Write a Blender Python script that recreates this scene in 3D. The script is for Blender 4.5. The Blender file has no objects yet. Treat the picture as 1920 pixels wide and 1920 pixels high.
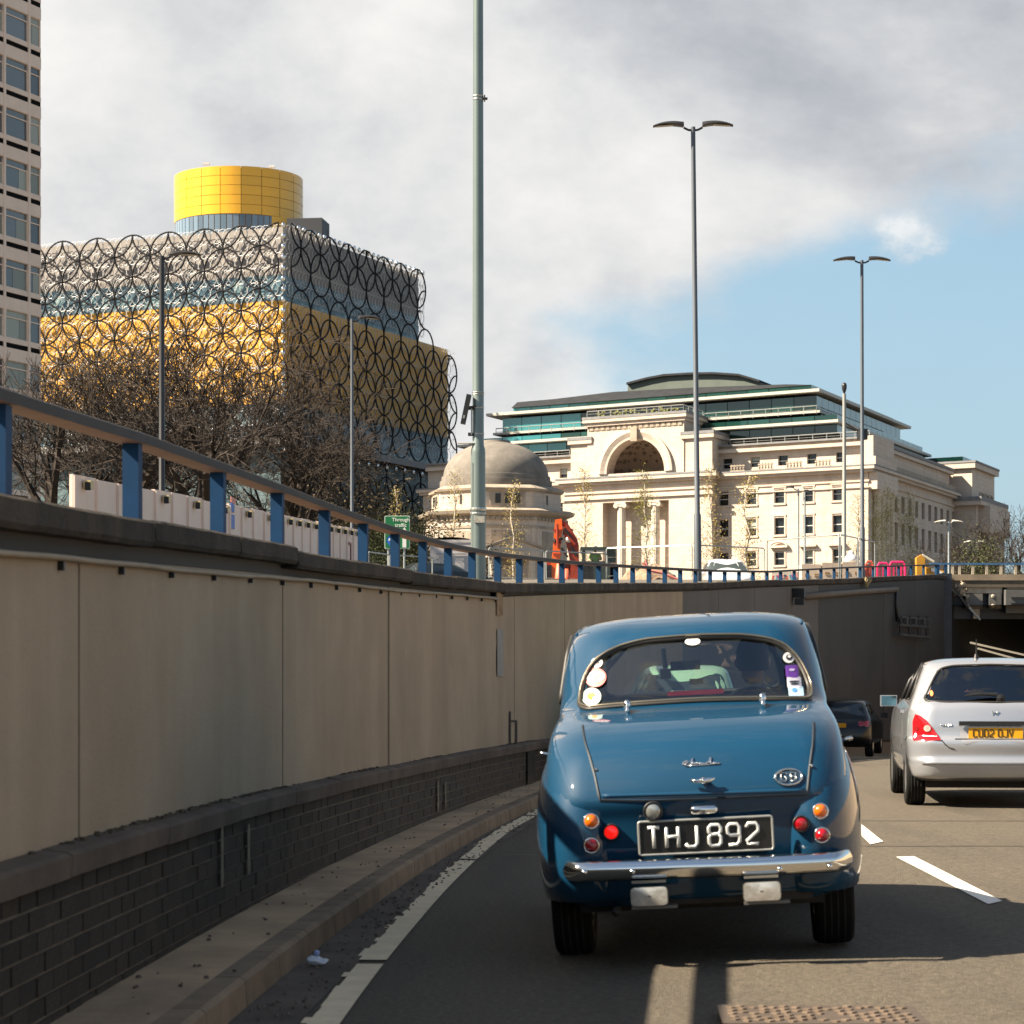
import bpy, bmesh, math, random
import numpy as np
from mathutils import Vector, Matrix
from mathutils.bvhtree import BVHTree
R = random.Random(7)
SC = bpy.context.scene
COL = SC.collection
rad = math.radians

# ------------------------------------------------------------------ camera
CAMZ, FPX, HY = 1.29, 4500.0, 1280.0
cam_d = bpy.data.cameras.new('camera'); cam = bpy.data.objects.new('camera', cam_d); COL.objects.link(cam)
cam.location = (0, 0, CAMZ); cam.rotation_euler = (rad(90), 0, 0)
cam_d.sensor_width = 36; cam_d.lens = 36 * FPX / 1920
cam_d.shift_y = (HY - 960) / 1920
cam_d.clip_start = .1; cam_d.clip_end = 6000
cam_d.dof.use_dof = True; cam_d.dof.focus_distance = 34; cam_d.dof.aperture_fstop = 8.5
SC.camera = cam
SC.view_settings.view_transform = 'Standard'; SC.view_settings.look = 'None'
SC.view_settings.gamma = 1; SC.view_settings.use_curve_mapping = False
SC.view_settings.exposure = 1.6
SC.cycles.use_denoising = True
SC.cycles.max_bounces = 7; SC.cycles.transparent_max_bounces = 24
SC.cycles.caustics_reflective = False; SC.cycles.caustics_refractive = False

# ------------------------------------------------------------------ sun and sky
SUN_EL = rad(41.5); TX, TY = .980, .200          # horizontal direction the light travels in
sd = bpy.data.lights.new('sun', 'SUN'); sun = bpy.data.objects.new('sun', sd); COL.objects.link(sun)
sd.energy = 5.0; sd.angle = rad(.5); sd.color = (1, .86, .67)
sun.location = (-60, -20, 80)
sun.rotation_euler = Vector((-TX * math.cos(SUN_EL), -TY * math.cos(SUN_EL), math.sin(SUN_EL))).to_track_quat('Z', 'Y').to_euler()

W = bpy.data.worlds.new('World'); SC.world = W; W.use_nodes = True
def build_world():
    nt = W.node_tree; N = nt.nodes; L = nt.links
    for n in list(N): N.remove(n)
    out = N.new('ShaderNodeOutputWorld'); bg = N.new('ShaderNodeBackground'); bg.inputs['Strength'].default_value = .1
    L.new(bg.outputs[0], out.inputs[0])
    sky = N.new('ShaderNodeTexSky'); sky.sky_type = 'NISHITA'; sky.sun_disc = False
    sky.sun_elevation = SUN_EL; sky.sun_rotation = math.atan2(-TX, -TY)
    sky.air_density = 1.2; sky.dust_density = 1.5; sky.ozone_density = 1.4
    tc = N.new('ShaderNodeTexCoord'); sep = N.new('ShaderNodeSeparateXYZ'); L.new(tc.outputs['Generated'], sep.inputs[0])
    def m(op, a, b=None, c=None, clamp=False):
        n = N.new('ShaderNodeMath'); n.operation = op; n.use_clamp = clamp
        for i, v in enumerate((a, b, c)):
            if v is None: continue
            if isinstance(v, (int, float)): n.inputs[i].default_value = v
            else: L.new(v, n.inputs[i])
        return n.outputs[0]
    def noise(scale, det, rough, off, dist=0, zs=1.6):
        mp = N.new('ShaderNodeMapping'); mp.inputs['Location'].default_value = off; mp.inputs['Scale'].default_value = (1, 1, zs)
        L.new(tc.outputs['Generated'], mp.inputs[0])
        n = N.new('ShaderNodeTexNoise'); n.inputs['Scale'].default_value = scale; n.inputs['Detail'].default_value = det
        n.inputs['Roughness'].default_value = rough; n.inputs['Distortion'].default_value = dist
        L.new(mp.outputs[0], n.inputs['Vector']); return n.outputs['Fac']
    def sm(v, a, b):
        n = N.new('ShaderNodeMapRange'); n.interpolation_type = 'SMOOTHSTEP'
        n.inputs['From Min'].default_value = a; n.inputs['From Max'].default_value = b; L.new(v, n.inputs['Value']); return n.outputs[0]
    X, Y, Z = sep.outputs
    n1 = noise(9, 7, .58, (3.1, 1.2, .4)); n2 = noise(5.5, 6, .55, (1.3, 7.2, 2.5), .3); n3 = noise(16, 5, .6, (7.3, .4, 5.0))
    # the clear patch low in the east: below a slanting cloud edge
    edge = m('SUBTRACT', m('MULTIPLY_ADD', X, .36, .136), Z)
    right = m('MULTIPLY', m('SUBTRACT', X, .030), .6)
    clear = m('MINIMUM', edge, right)
    clear = m('ADD', clear, m('MULTIPLY', m('SUBTRACT', n1, .5), -.10))
    front = sm(Y, .15, .7)
    clear = m('MULTIPLY', sm(clear, -.010, .028), front)
    # broken cloud goes on all round
    other = m('MULTIPLY', m('SUBTRACT', 1, sm(n2, .50, .60)), m('SUBTRACT', 1, front))
    clear = m('MAXIMUM', clear, other)
    # one small cloud floating in the clear patch
    dx = m('DIVIDE', m('SUBTRACT', X, .160), .0145); dz = m('DIVIDE', m('SUBTRACT', Z, .1795), .0095)
    blob = m('ADD', m('MULTIPLY', dx, dx), m('MULTIPLY', dz, dz))
    n4 = noise(42, 6, .62, (2.3, 4.4, 1.0))
    blob = m('ADD', blob, m('MULTIPLY', m('SUBTRACT', n4, .5), 4.6))
    puff = m('MULTIPLY', m('SUBTRACT', 1, sm(blob, -.5, 1.5)), .75)
    cover = m('SUBTRACT', 1, m('MULTIPLY', clear, m('SUBTRACT', 1, puff)))
    cover = m('MAXIMUM', cover, .08)
    # cloud body: bright and grey parts
    tone = m('ADD', m('MULTIPLY', m('SUBTRACT', n2, .5), 2.2), m('MULTIPLY', m('SUBTRACT', n3, .5), .9))
    tone = m('ADD', tone, m('MULTIPLY', X, -1.7)); tone = m('ADD', tone, m('MULTIPLY', puff, .8)); tone = m('ADD', tone, .50, clamp=True)
    ramp = N.new('ShaderNodeValToRGB'); L.new(tone, ramp.inputs[0])
    e = ramp.color_ramp.elements; e[0].position = .0; e[0].color = (.47, .495, .54, 1); e[1].position = 1; e[1].color = (.96, .945, .92, 1)
    k = e.new(.35); k.color = (.63, .645, .67, 1); k = e.new(.62); k.color = (.79, .79, .79, 1)
    sc1 = N.new('ShaderNodeVectorMath'); sc1.operation = 'SCALE'; L.new(m('MULTIPLY', m('SUBTRACT', 1, m('MULTIPLY', sm(Z, .30, .75), .48)), 3.3), sc1.inputs['Scale']); L.new(ramp.outputs[0], sc1.inputs[0])
    # clear air: the sky model, warmed to a paler blue
    tint = N.new('ShaderNodeMix'); tint.data_type = 'RGBA'; tint.blend_type = 'MIX'
    hi = N.new('ShaderNodeMix'); hi.data_type = 'RGBA'; L.new(sm(Z, .12, .75), hi.inputs[0]); hi.inputs[6].default_value = (.98, 1.62, 2.10, 1); hi.inputs[7].default_value = (.28, .52, .95, 1)
    tint.inputs[0].default_value = .8; L.new(sky.outputs[0], tint.inputs[6]); L.new(hi.outputs[2], tint.inputs[7])
    mix = N.new('ShaderNodeMix'); mix.data_type = 'RGBA'; L.new(cover, mix.inputs[0]); L.new(tint.outputs[2], mix.inputs[6]); L.new(sc1.outputs[0], mix.inputs[7])
    L.new(mix.outputs[2], bg.inputs['Color'])
build_world()

# ------------------------------------------------------------------ materials
MATS = {}
def M(name, col, rough=.6, metal=0, var=0, vs=3, stretch=(1, 1, 1), bump=0, bs=40, coat=0, spec=.5, emit=None, es=0, tint=0, spots=None, dirt=None, courses=None):
    if name in MATS: return MATS[name]
    m = bpy.data.materials.new(name); m.use_nodes = True; nt = m.node_tree; N = nt.nodes; L = nt.links
    b = N['Principled BSDF']; b.inputs['Roughness'].default_value = rough; b.inputs['Metallic'].default_value = metal
    b.inputs['Coat Weight'].default_value = coat; b.inputs['Coat Roughness'].default_value = .03
    b.inputs['Specular IOR Level'].default_value = spec
    b.inputs['Base Color'].default_value = (*col, 1)
    tc = N.new('ShaderNodeTexCoord')
    def nz(scale, det=5, r=.6, st=stretch):
        mp = N.new('ShaderNodeMapping'); mp.inputs['Scale'].default_value = st; L.new(tc.outputs['Object'], mp.inputs[0])
        n = N.new('ShaderNodeTexNoise'); n.inputs['Scale'].default_value = scale; n.inputs['Detail'].default_value = det; n.inputs['Roughness'].default_value = r
        L.new(mp.outputs[0], n.inputs['Vector']); return n.outputs['Fac']
    cur = None
    def mixc(fac, a, c2, mode='MIX'):
        x = N.new('ShaderNodeMix'); x.data_type = 'RGBA'; x.blend_type = mode
        if isinstance(fac, float): x.inputs[0].default_value = fac
        else: L.new(fac, x.inputs[0])
        for i, v in ((6, a), (7, c2)):
            if isinstance(v, tuple): x.inputs[i].default_value = (*v, 1)
            else: L.new(v, x.inputs[i])
        return x.outputs[2]
    def rng(v, a, c2, lo=0, hi=1):
        x = N.new('ShaderNodeMapRange'); x.inputs['From Min'].default_value = a; x.inputs['From Max'].default_value = c2
        x.inputs['To Min'].default_value = lo; x.inputs['To Max'].default_value = hi; L.new(v, x.inputs['Value']); return x.outputs[0]
    cur = col
    if var:
        a = tuple(max(0, c * (1 - var)) for c in col); c2 = tuple(min(1, c * (1 + var)) for c in col)
        cur = mixc(rng(nz(vs), .32, .68), a, c2)
    if spots:      # (colour, scale, threshold, strength)
        s = rng(nz(spots[1], 8, .7), spots[2], spots[2] + .12, 0, spots[3]); cur = mixc(s, cur, spots[0])
    if dirt:       # (colour, scale, threshold, strength, stretch)
        s = rng(nz(dirt[1], 6, .6, dirt[4]), dirt[2], dirt[2] + .25, 0, dirt[3]); cur = mixc(s, cur, dirt[0])
    if courses:    # ashlar joints: (block width, course height, darkening)
        sx = N.new('ShaderNodeSeparateXYZ'); L.new(tc.outputs['Object'], sx.inputs[0]); ad = N.new('ShaderNodeMath'); ad.operation = 'SUBTRACT'; L.new(sx.outputs[0], ad.inputs[0]); L.new(sx.outputs[1], ad.inputs[1])
        cb = N.new('ShaderNodeCombineXYZ'); L.new(ad.outputs[0], cb.inputs[0]); L.new(sx.outputs[2], cb.inputs[1])
        bt_ = N.new('ShaderNodeTexBrick'); L.new(cb.outputs[0], bt_.inputs['Vector']); bt_.inputs['Scale'].default_value = 1; bt_.inputs['Brick Width'].default_value = courses[0]; bt_.inputs['Row Height'].default_value = courses[1]
        bt_.inputs['Mortar Size'].default_value = .03; bt_.inputs['Color1'].default_value = (1, 1, 1, 1); bt_.inputs['Color2'].default_value = (.93, .92, .90, 1); bt_.inputs['Mortar'].default_value = (courses[2],) * 3 + (1,)
        cur = mixc(1.0, cur, bt_.outputs['Color'], 'MULTIPLY')
    if tint:
        oi = N.new('ShaderNodeObjectInfo'); v = rng(oi.outputs['Random'], 0, 1, 1 - tint, 1 + tint)
        x = N.new('ShaderNodeVectorMath'); x.operation = 'SCALE'; L.new(v, x.inputs['Scale'])
        if isinstance(cur, tuple): x.inputs[0].default_value = cur
        else: L.new(cur, x.inputs[0])
        cur = x.outputs[0]
    if not isinstance(cur, tuple): L.new(cur, b.inputs['Base Color'])
    if bump:
        bp = N.new('ShaderNodeBump'); bp.inputs['Strength'].default_value = min(1, bump); bp.inputs['Distance'].default_value = .01 * max(1, bump)
        L.new(nz(bs, 6, .65, (1, 1, 1)), bp.inputs['Height']); L.new(bp.outputs[0], b.inputs['Normal'])
    if emit: b.inputs['Emission Color'].default_value = (*emit, 1); b.inputs['Emission Strength'].default_value = es
    MATS[name] = m; return m

def glassy(name, tintc, opacity, rough=.02):
    """window glass: tinted see-through body with a mirror that strengthens at grazing angles"""
    if name in MATS: return MATS[name]
    m = bpy.data.materials.new(name); m.use_nodes = True; nt = m.node_tree; N = nt.nodes; L = nt.links
    for n in list(N): N.remove(n)
    out = N.new('ShaderNodeOutputMaterial'); tr = N.new('ShaderNodeBsdfTransparent'); tr.inputs[0].default_value = (*tintc, 1)
    gl = N.new('ShaderNodeBsdfGlossy'); gl.inputs['Roughness'].default_value = rough
    g = N.new('ShaderNodeNewGeometry'); dt = N.new('ShaderNodeVectorMath'); dt.operation = 'DOT_PRODUCT'; L.new(g.outputs['Incoming'], dt.inputs[0]); L.new(g.outputs['Normal'], dt.inputs[1])
    def mm(op, a, b):
        n = N.new('ShaderNodeMath'); n.operation = op
        for i, v in enumerate((a, b)):
            if isinstance(v, (int, float)): n.inputs[i].default_value = v
            elif v is not None: L.new(v, n.inputs[i])
        return n.outputs[0]
    c = mm('ABSOLUTE', dt.outputs['Value'], None); f = mm('POWER', mm('SUBTRACT', 1.0, c), 5.0); f = mm('ADD', mm('MULTIPLY', f, .9), opacity)
    mx = N.new('ShaderNodeMixShader'); L.new(f, mx.inputs[0]); L.new(tr.outputs[0], mx.inputs[1]); L.new(gl.outputs[0], mx.inputs[2]); L.new(mx.outputs[0], out.inputs[0])
    MATS[name] = m; return m

# ------------------------------------------------------------------ mesh helpers
class MB:
    """collects geometry, then links it as ONE mesh object"""
    def __init__(s): s.v = []; s.f = []; s.m = []
    def add(s, vs, fs, mi=0):
        o = len(s.v); s.v.extend([tuple(p) for p in vs]); s.f.extend([tuple(i + o for i in f) for f in fs]); s.m.extend([mi] * len(fs)); return s
    def box(s, c, d, rot=None, mi=0, taper=1):
        hx, hy, hz = d[0] / 2, d[1] / 2, d[2] / 2; P = []
        for z in (-hz, hz):
            k = 1 if z < 0 else taper
            for x, y in ((-hx, -hy), (hx, -hy), (hx, hy), (-hx, hy)): P.append(Vector((x * k, y * k, z)))
        if rot is not None:
            if not isinstance(rot, Matrix): rot = Matrix.Rotation(rot, 3, 'Z')
            P = [rot @ p for p in P]
        c = Vector(c); P = [p + c for p in P]
        return s.add(P, [(3, 2, 1, 0), (4, 5, 6, 7), (0, 1, 5, 4), (1, 2, 6, 5), (2, 3, 7, 6), (3, 0, 4, 7)], mi)
    def hexa(s, P, mi=0):      # 8 points: bottom four then top four
        return s.add(P, [(3, 2, 1, 0), (4, 5, 6, 7), (0, 1, 5, 4), (1, 2, 6, 5), (2, 3, 7, 6), (3, 0, 4, 7)], mi)
    def tube(s, pts, r, n=8, closed=False, caps=True, mi=0, flat=1.0, up=None):
        pts = [Vector(p) for p in pts]; rs = r if isinstance(r, (list, tuple)) else [r] * len(pts)
        o = len(s.v); K = len(pts); u = None
        for i, p in enumerate(pts):
            if closed: t = pts[(i + 1) % K] - pts[i - 1]
            else: t = pts[min(i + 1, K - 1)] - pts[max(i - 1, 0)]
            if t.length < 1e-9: t = Vector((0, 0, 1))
            t.normalize()
            if up is not None: a = Vector(up)
            elif u is None: a = Vector((0, 0, 1)) if abs(t.z) < .9 else Vector((1, 0, 0))
            else: a = u
            a = a - t * a.dot(t)
            if a.length < 1e-6: a = t.orthogonal()
            a.normalize(); u = a; b = t.cross(a)
            for k in range(n):
                w = 2 * math.pi * k / n; s.v.append(tuple(p + (a * math.cos(w) * flat + b * math.sin(w)) * rs[i]))
        segs = K if closed else K - 1
        for i in range(segs):
            j = (i + 1) % K
            for k in range(n):
                k2 = (k + 1) % n; s.f.append((o + i * n + k, o + i * n + k2, o + j * n + k2, o + j * n + k)); s.m.append(mi)
        if caps and not closed:
            s.f.append(tuple(o + k for k in reversed(range(n)))); s.m.append(mi)
            s.f.append(tuple(o + (K - 1) * n + k for k in range(n))); s.m.append(mi)
        return s
    def lathe(s, prof, c=(0, 0, 0), n=24, axis='Z', mi=0, rot=None, a0=0, a1=2 * math.pi):
        o = len(s.v); full = abs(a1 - a0 - 2 * math.pi) < 1e-6; nn = n if full else n + 1; c = Vector(c)
        for r, h in prof:
            for k in range(nn):
                w = a0 + (a1 - a0) * k / n; x, y = r * math.cos(w), r * math.sin(w)
                p = Vector((x, y, h)) if axis == 'Z' else (Vector((x, h, y)) if axis == 'Y' else Vector((h, x, y)))
                if rot is not None: p = rot @ p
                s.v.append(tuple(p + c))
        for i in range(len(prof) - 1):
            for k in range(n):
                k2 = (k + 1) % nn; s.f.append((o + i * nn + k, o + i * nn + k2, o + (i + 1) * nn + k2, o + (i + 1) * nn + k)); s.m.append(mi)
        return s
    def prism(s, poly, y0, y1, fn=None, mi=0):     # polygon in (x,z) pushed from y0 to y1; fn maps (x,y,z)
        n = len(poly); fn = fn or (lambda x, y, z: (x, y, z)); o = len(s.v)
        for y in (y0, y1):
            for x, z in poly: s.v.append(tuple(fn(x, y, z)))
        s.f.append(tuple(o + k for k in range(n))); s.f.append(tuple(o + n + k for k in reversed(range(n)))); s.m += [mi, mi]
        for k in range(n):
            k2 = (k + 1) % n; s.f.append((o + k2, o + k, o + n + k, o + n + k2)); s.m.append(mi)
        return s
    def grid(s, rows, mi=0, closed=False):
        o = len(s.v); nr = len(rows); nc = len(rows[0])
        for r in rows: s.v.extend([tuple(p) for p in r])
        for i in range(nr - 1):
            for k in range(nc if closed else nc - 1):
                k2 = (k + 1) % nc; s.f.append((o + i * nc + k, o + i * nc + k2, o + (i + 1) * nc + k2, o + (i + 1) * nc + k)); s.m.append(mi)
        return s
    def mesh(s, name, mats, smooth=False):
        me = bpy.data.meshes.new(name); me.from_pydata(s.v, [], s.f); me.validate()
        for m in (mats if isinstance(mats, (list, tuple)) else [mats]): me.materials.append(m)
        if len(me.polygons) == len(s.m) and any(s.m): me.polygons.foreach_set('material_index', s.m)
        if smooth: me.polygons.foreach_set('use_smooth', [True] * len(me.polygons))
        me.update(); return me
    def build(s, name, mats, parent=None, smooth=False, auto=None, recalc=False):
        me = s.mesh(name, mats, smooth or auto is not None)
        if recalc:
            bm = bmesh.new(); bm.from_mesh(me); bmesh.ops.recalc_face_normals(bm, faces=bm.faces); bm.to_mesh(me); bm.free()
        if auto is not None: me.set_sharp_from_angle(angle=rad(auto))
        return link(name, me, parent)

def link(name, data, parent=None, loc=None, rot=None):
    o = bpy.data.objects.new(name, data); COL.objects.link(o)
    if parent is not None: o.parent = parent
    if loc is not None: o.location = loc
    if rot is not None: o.rotation_euler = rot
    return o
def tag(o, label=None, cat=None, group=None, kind=None):
    for k, v in (('label', label), ('category', cat), ('group', group), ('kind', kind)):
        if v: o[k] = v
    return o
def thing(name, label, cat, loc=(0, 0, 0), rz=0, group=None):
    o = link(name, None, None, loc, (0, 0, rz)); o.empty_display_size = .3; return tag(o, label, cat, group)
def kids(o): return [c for c in bpy.data.objects if c.parent == o]
def copy_tree(o, loc=None, rz=None, label=None, group=None, scale=None, parent=None):
    c = o.copy(); COL.objects.link(c)
    if parent is not None: c.parent = parent
    if loc is not None: c.location = loc
    if rz is not None: c.rotation_euler = (0, 0, rz)
    if label: c['label'] = label
    if group: c['group'] = group
    if scale is not None: c.scale = scale if isinstance(scale, tuple) else (scale,) * 3
    for k in o.children: copy_tree(k, parent=c)
    return c

def px(x, y, D):            # place seen at photograph pixel (x, y) at distance D
    return Vector(((x - 960) * D / FPX, D, CAMZ + (HY - y) * D / FPX))
def lerp(a, b, t): return a + (b - a) * t
def interp(x, xs, ys): return float(np.interp(x, xs, ys))
def sstep(x, a, b):
    t = min(1, max(0, (x - a) / (b - a))); return t * t * (3 - 2 * t)

# ------------------------------------------------------------------ palette
asphalt = M('asphalt', (.120, .101, .076), .85, var=.38, vs=38, bump=1.6, bs=95, spots=((.28, .25, .195), 42, .57, .6), dirt=((.050, .046, .042), 1.1, .46, .55, (1, .10, 1)), spec=.3)
asphalt_dark = M('asphalt_dark', (.05, .047, .045), .85, var=.12, vs=1.3, bump=.6, bs=190, spots=((.11, .10, .09), 120, .62, .5), spec=.3)
gutter_m = M('gutter_dirt', (.10, .078, .060), .9, var=.35, vs=2.2, bump=1, bs=60, spots=((.24, .21, .18), 60, .66, .6))
pave_m = M('pavement_concrete', (.48, .325, .19), .9, var=.25, vs=1.6, bump=.6, bs=70, dirt=((.10, .07, .055), 1.2, .52, .7, (1, .35, 1)), spots=((.07, .06, .05), 25, .64, .6))
kerb_m = M('kerb_stone_face', (.21, .15, .095), .9, var=.25, vs=4, bump=.6, bs=60, tint=.12)
brick_m = M('soot_brick', (.052, .037, .025), .8, var=.35, vs=9, bump=1, bs=55, tint=.30)
mortar_m = M('mortar', (.15, .12, .088), .9, var=.3, vs=12)
cope_m = M('coping_stone', (.10, .073, .054), .9, var=.35, vs=2.5, bump=.8, bs=45, tint=.12, dirt=((.15, .115, .085), 2, .56, .6, (1, 1, 1)))
cope_top_m = M('soot_coping', (.040, .030, .021), .95, var=.5, vs=3, bump=2, bs=26, tint=.15, dirt=((.125, .092, .060), 1.6, .50, .7, (1, 1, .6)), spots=((.012, .010, .008), 9, .58, .7))
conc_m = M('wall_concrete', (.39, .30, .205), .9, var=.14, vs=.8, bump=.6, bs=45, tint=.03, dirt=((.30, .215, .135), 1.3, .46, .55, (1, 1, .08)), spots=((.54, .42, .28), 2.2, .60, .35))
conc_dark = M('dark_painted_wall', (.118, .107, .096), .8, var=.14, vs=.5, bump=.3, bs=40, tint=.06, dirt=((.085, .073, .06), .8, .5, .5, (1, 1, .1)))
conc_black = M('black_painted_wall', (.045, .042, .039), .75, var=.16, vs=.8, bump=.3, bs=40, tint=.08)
white_paint = M('road_paint', (.78, .74, .66), .7, var=.08, vs=8, spots=((.30, .27, .23), 22, .60, .55), bump=.4, bs=90)
line_paint = M('worn_road_paint', (.78, .63, .42), .75, var=.10, vs=6, spots=((.20, .17, .14), 14, .60, .7), bump=.4, bs=90)
rail_top_m = M('rail_grey_paint', (.040, .040, .045), .75, var=.12, vs=4, spots=((.05, .05, .055), 9, .66, .6))
rail_blue = M('rail_blue_paint', (.0015, .042, .120), .7, spec=.3, var=.15, vs=5, spots=((.01, .03, .07), 8, .66, .7))
under_m = M('rail_underside_bounce', (.40, .235, .165), .6, var=.15, vs=5)  # warm bounce light on the rail's underside put into its colour
black_m = M('black_plastic', (.012, .012, .013), .45)
grey_m = M('grey_steel', (.30, .33, .34), .45, metal=.3, var=.08, vs=3)
chrome = M('chrome', (.82, .82, .80), .10, metal=1)
rubber = M('rubber', (.008, .008, .008), .85, spec=.2)
white_m = M('white_gloss', (.78, .78, .77), .3, var=.04)
# ================================================================== the cutting: road, kerb, walls
def Xw(D): return -1.743 - .0019 * D + .002587 * D * D if D > .37 else -1.7433
def dirn(D):                     # unit tangent and normal (towards the road) of the wall line
    s = -.0019 + .005174 * D if D > .37 else 0
    l = math.hypot(1, s); return (s / l, 1 / l), (1 / l, -s / l)
def PW(D, off, z):               # a point at distance D along, off metres towards the road from the wall foot
    t, n = dirn(D); return Vector((Xw(D) + n[0] * off, D + n[1] * off, z))
def Zlong(D):
    if D < 27: return 0.0
    t = D - 27
    return -.0006 * t * t if t < 25 else -.375 - .03 * (t - 25)
def Zroad(D, off): return Zlong(D) + .066 * sstep(off, 1.45, 3.2)
ZT_D = [-40, 0, 7.83, 13.43, 25.8, 45.4, 66.2, 77.6, 84, 400]
ZT_Z = [1.70, 1.72, 1.883, 2.057, 2.368, 3.177, 4.17, 4.79, 4.95, 4.95]
def Ztop(D): return interp(D, ZT_D, ZT_Z)
def Zg(D): return Ztop(D) - .16
def frange(a, b, st):
    n = max(1, int(round((b - a) / st))); return [a + (b - a) * i / n for i in range(n + 1)]
LANE_END = 13.2

# road sheet
mb = MB(); offs = [.40, .9, 1.45, 1.9, 2.3, 2.7, 3.2, 5, 8, LANE_END]
mb.grid([[PW(D, o, Zroad(D, o)) for o in offs] for D in frange(-40, 132, 1.0)])
road = mb.build('road', [asphalt, asphalt_dark], smooth=True); tag(road, 'grey asphalt dual lane dipping towards the underpass', kind='structure')
# the freshly laid darker strip in the nearside lane edge
mb = MB(); mb.grid([[PW(D, o, Zroad(D, o) + .004) for o in (.47, .62, .74)] for D in frange(-20, 70, 1.0)])
tag(mb.build('gutter', gutter_m, smooth=True), 'dirty gutter strip along the kerb', kind='structure')
# edge line: its offset tightens as the curve goes on
def eoff(D): return interp(D, [0, 9, 13, 17, 21, 30, 60], [.86, .84, .77, .68, .58, .56, .56])
mb = MB(); rr = random.Random(3)
Ds = frange(-5, 66, .16)
for i in range(len(Ds) - 1):
    a, b = Ds[i], Ds[i + 1]; j = rr.uniform(-.008, .008) - (.02 if rr.random() < .25 and a > 9 else 0); w = .062
    if rr.random() < .03: continue
    P = [PW(a, eoff(a) - w + j, Zroad(a, .8) + .008), PW(a, eoff(a) + w, Zroad(a, .9) + .008), PW(b + .002, eoff(b) + w, Zroad(b, .9) + .008), PW(b + .002, eoff(b) - w + j, Zroad(b, .8) + .008)]
    mb.add(P, [(0, 1, 2, 3)])
edge_line = mb.build('edge_line', line_paint, road)
# lane dashes
def roadpt(x, y, lift=.006):
    D = FPX * (CAMZ - .066) / (y - HY); return Vector(((x - 960) * D / FPX, D, .066 + lift))
for q in (((1680, 1608), (1714, 1607), (1879, 1691), (1853, 1697)), ((1588, 1542), (1608, 1541), (1656, 1579), (1632, 1584)), ((1930, 1722), (1968, 1716), (2370, 1920), (2290, 1935))):
    P = [roadpt(*p) for p in q]; mb = MB(); mb.grid([[P[0].lerp(P[3], t), P[1].lerp(P[2], t)] for t in frange(0, 1, .2)]); mb.build('lane_dash', white_paint, road)
# two transverse joints with sealant
for y in (1542, 1590):
    D = 4500 * 1.235 / (y - HY); mb = MB(); pts = []
    for i, o in enumerate(frange(.9, 10, .5)): pts.append((PW(D, o, 0).x, D + rr.uniform(-.02, .02), Zroad(D, o) + .005))
    mb.grid([[(p[0], p[1] - .018, p[2]) for p in pts], [(p[0], p[1] + .018, p[2]) for p in pts]])
    mb.build('joint_sealant', M('bitumen', (.02, .019, .018), .5), road)
# manhole with a worn iron cover
mc = PW(9.55, 2.79, 0); mc.x = (1545 - 960) * 8.75 / FPX; mc.z = .062
mh = thing('manhole_cover', 'rusty rectangular iron manhole cover set in the lit road behind the blue car', 'manhole cover', (mc.x, 8.86, .060), rad(-2))
MB().box((0, 0, .002), (.74, .50, .008)).build('frame', M('iron_rim', (.072, .054, .040), .7, var=.2, vs=20), mh)
mb = MB()
for i in range(17):
    for j in range(11):
        if (i + j) % 2 and rr.random() < .86: mb.box((-.32 + i * .04 + rr.uniform(-.004, .004), -.20 + j * .04, .0085), (rr.uniform(.018, .032), .026, rr.uniform(.004, .009)), rot=rad(45))
o = mb.build('tread_pattern', M('worn_iron', (.17, .125, .09), .6, metal=.2, var=.35, vs=14), mh); o['kind'] = 'stuff'
# litter in the gutter
lp = px(594, 1800, 10.9); lit = thing('crumpled_wrapper', 'crumpled white plastic wrapper lying in the gutter', 'litter', (lp.x, lp.y, .012))
bm = bmesh.new(); bmesh.ops.create_icosphere(bm, subdivisions=2, radius=.045)
for v in bm.verts: v.co = Vector((v.co.x * 1.2 * rr.uniform(.7, 1.1), v.co.y * .8 * rr.uniform(.6, 1.1), (v.co.z + .03) * .5 * rr.uniform(.5, 1.2)))
me = bpy.data.meshes.new('film'); bm.to_mesh(me); bm.free(); me.materials.append(M('plastic_film', (.62, .68, .76), .3)); link('film', me, lit)
bm = bmesh.new(); bmesh.ops.create_icosphere(bm, subdivisions=1, radius=.016)
for v in bm.verts: v.co = Vector((v.co.x, v.co.y, v.co.z + .05))
me = bpy.data.meshes.new('corner'); bm.to_mesh(me); bm.free(); me.materials.append(M('plastic_blue', (.35, .42, .68), .3)); link('corner', me, lit)
# pebbles and leaf scraps, uncountable
mb = MB()
for i in range(620):
    D = rr.uniform(7.5, 30); k = rr.random(); o = rr.uniform(.50, .72) if k < .85 else rr.uniform(.04, .40); z = Zroad(D, o) + (.008 if o > .47 else .125)
    p = PW(D, o, z); s = rr.uniform(.004, .011); a = rr.uniform(0, 3)
    mb.box((p.x, p.y, p.z + s * .3), (s * 2, s * 1.4, s), rot=a, taper=.6)
tag(mb.build('gravel', M('grit', (.13, .10, .08), .9, var=.6, vs=30)), kind='stuff')

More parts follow.
